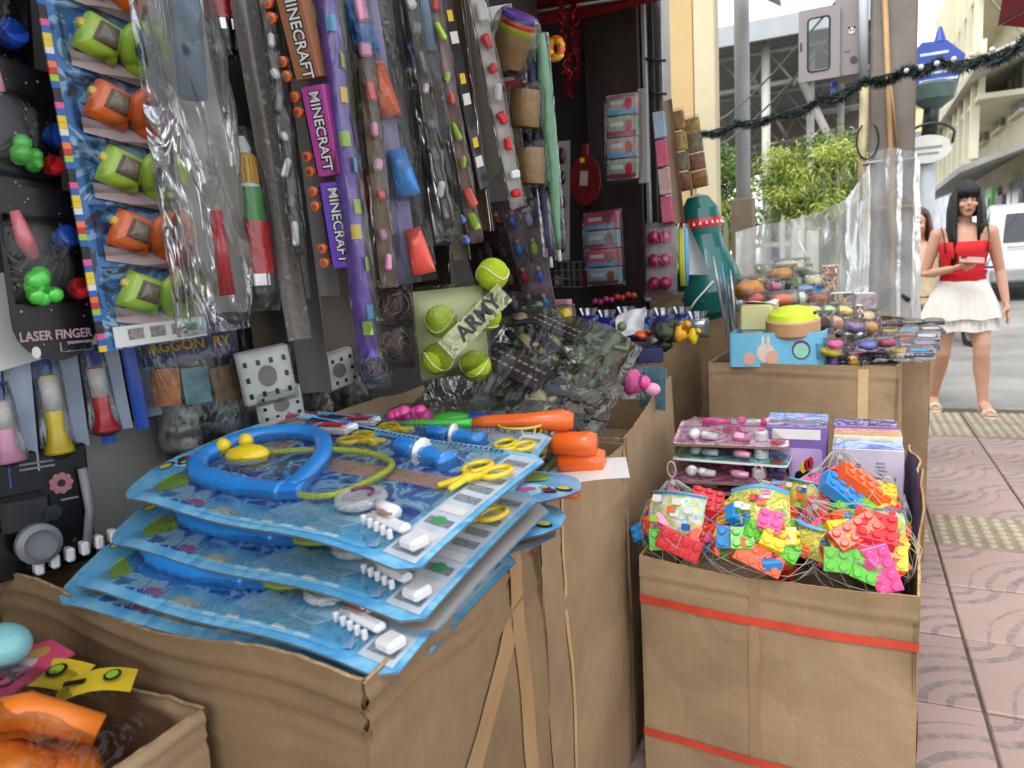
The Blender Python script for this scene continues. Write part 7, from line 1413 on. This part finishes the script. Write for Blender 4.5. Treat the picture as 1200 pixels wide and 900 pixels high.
# ================================================================== vehicles
TYR = mat('tyre rubber', '1b1b1c', .8, .2, 30); CARW = mat('white car paint', 'd9dcde', .2, .03, 3, coat=.6); GLS = mat('dark car glass', '20262a', .06, .05, 3, coat=.5)
c = at(1156, 300, Y=16.5); o = thing('white_van', 'white tall car parked ahead on the street, seen from behind', 'car', (c.x + .92, 16.5, .13))
prof = [(0, .32), (-.02, .62), (.02, .98), (.22, 1.55), (.34, 1.78), (.7, 1.86), (2.2, 1.84), (2.75, 1.7), (3.3, 1.14), (4.3, 1.0), (4.55, .8), (4.58, .32)]
q = MB(); n = len(prof)
def sec(x, ins): return [(x, y, z) for y, z in prof]
vs = []
for x, k in ((-.90, .0), (-.84, 1), (.84, 1), (.90, 0)):
    for y, z in prof: vs.append((x * (1 - .10 * max(0, (z - 1.0) / .86)), y + (.04 if not k else 0) * (1 if y < 2 else -1), z - (.03 if not k and z > 1 else 0)))
fs = [(i * n + j, i * n + (j + 1) % n, (i + 1) * n + (j + 1) % n, (i + 1) * n + j) for i in range(3) for j in range(n)] + [list(range(n))[::-1], [3 * n + j for j in range(n)]]
q.add(vs, fs, CARW); q.build('body', o)
q = MB(); q.add([(-.66, .10, 1.12), (.66, .10, 1.12), (.60, .27, 1.66), (-.60, .27, 1.66)], [(0, 1, 2, 3)], GLS); q.v = [p + Vector((0, -.055, 0)) for p in q.v]; q.build('rear_window', o)
for sx in (-1, 1):
    q = MB(); q.box((sx * .77, -.005, .98), (.16, .07, .34), mat('red tail lamp', 'a01a1e', .2, .1, 10, coat=.5), None, .02); q.build('tail_light', o); q = MB(); q.add([(sx * .905, .55, 1.12), (sx * .905, 2.7, 1.12), (sx * .845, 2.35, 1.66), (sx * .835, .62, 1.66)], [(0, 1, 2, 3)], GLS); q.build('side_window', o)
    for y in (.85, 3.75): q = MB(); q.lathe([(.33, -.11), (.34, -.06), (.34, .06), (.33, .11)], TYR, 22, (sx * .80, y, .30), Q('Y', 90)); wl = q.build('wheel', o); q = MB(); q.lathe([(.2, -.115), (.2, .115)], MET, 16, (sx * .80, y, .30), Q('Y', 90)); q.build('rim', wl)
    q = MB(); q.box((sx * 1.02, 2.6, 1.22), (.2, .1, .2), BLK, None, .03); q.build('mirror', o)
q = MB(); q.box((0, -.05, .50), (1.72, .16, .26), mat('grey bumper', '8d9194', .4), None, .04); q.build('bumper', o); q = MB(); q.box((0, .02, .34), (1.66, .1, .18), BLK, None, .02); q.build('skirt', o); q = MB(); q.box((0, -.035, .80), (.46, .03, .12), WHITE, None, .004); q.build('number_plate', o)
q = MB(); q.box((0, -.02, 1.035), (1.2, .03, .03), MET, None, .005); q.build('trim', o)
# scooter
c = at(1138, 410, Z=-.1); o = thing('motor_scooter', 'dark blue motor scooter parked on the road behind the walking person', 'scooter', Matrix.Translation((c.x, c.y, -.1)) @ RZ(15))
BLP = mat('scooter blue paint', '1f3f8c', .25, .1, 6, coat=.5)
for y in (0, 1.22): q = MB(); q.tube([(0, y + .19 * math.cos(a), .24 + .19 * math.sin(a)) for a in [2 * math.pi * i / 20 for i in range(20)]], .052, TYR, 8, closed=True); wl = q.build('wheel', o); q = MB(); q.lathe([(.13, -.03), (.13, .03)], GRYP, 14, (0, y, .24), Q('Y', 90)); q.build('rim', wl)
q = MB(); q.tube([(0, 0, .24), (0, .08, .6), (0, .16, 1.02)], [.03, .035, .03], DGN, 8); q.build('fork', o); q = MB(); q.grid(lambda u, v: (.2 * (u - .5) * 2 * (1 - .3 * abs(v - .5)), .16 + .1 * (2 * u - 1) ** 2 - .0 * v, .35 + .62 * v), 10, 8, BLP); q.grid(lambda u, v: (.2 * (.5 - u) * 2 * (1 - .3 * abs(v - .5)), .19 + .1 * (2 * u - 1) ** 2, .35 + .62 * v), 10, 8, BLK); q.build('leg_shield', o)
q = MB(); q.tube([(0, -.2, .42), (0, -.02, .50), (0, .2, .42)], [.05, .07, .05], BLP, 8); q.build('front_mudguard', o)
q = MB(); q.tube([(-.34, .26, 1.03), (-.12, .16, 1.04), (.12, .16, 1.04), (.34, .26, 1.03)], .017, DGN, 8); q.build('handlebar', o); q = MB(); q.ball((0, .12, .98), (.10, .07, .08), BLP, 12, 8); q.build('headlamp_cowl', o)
for sx in (-1, 1): q = MB(); q.tube([(sx * .22, .2, 1.04), (sx * .28, .18, 1.2)], .006, BLK, 5); q.ball((sx * .3, .17, 1.23), (.06, .015, .04), BLK, 10, 6); q.build('mirror', o)
q = MB(); q.box((0, .5, .33), (.3, .5, .08), BLK, None, .02); q.build('footboard', o); q = MB(); q.ball((0, 1.05, .56), (.17, .46, .2), BLP, 16, 10); q.build('rear_body', o); q = MB(); q.ball((0, .98, .78), (.15, .42, .07), BLK, 16, 8); q.build('seat', o)
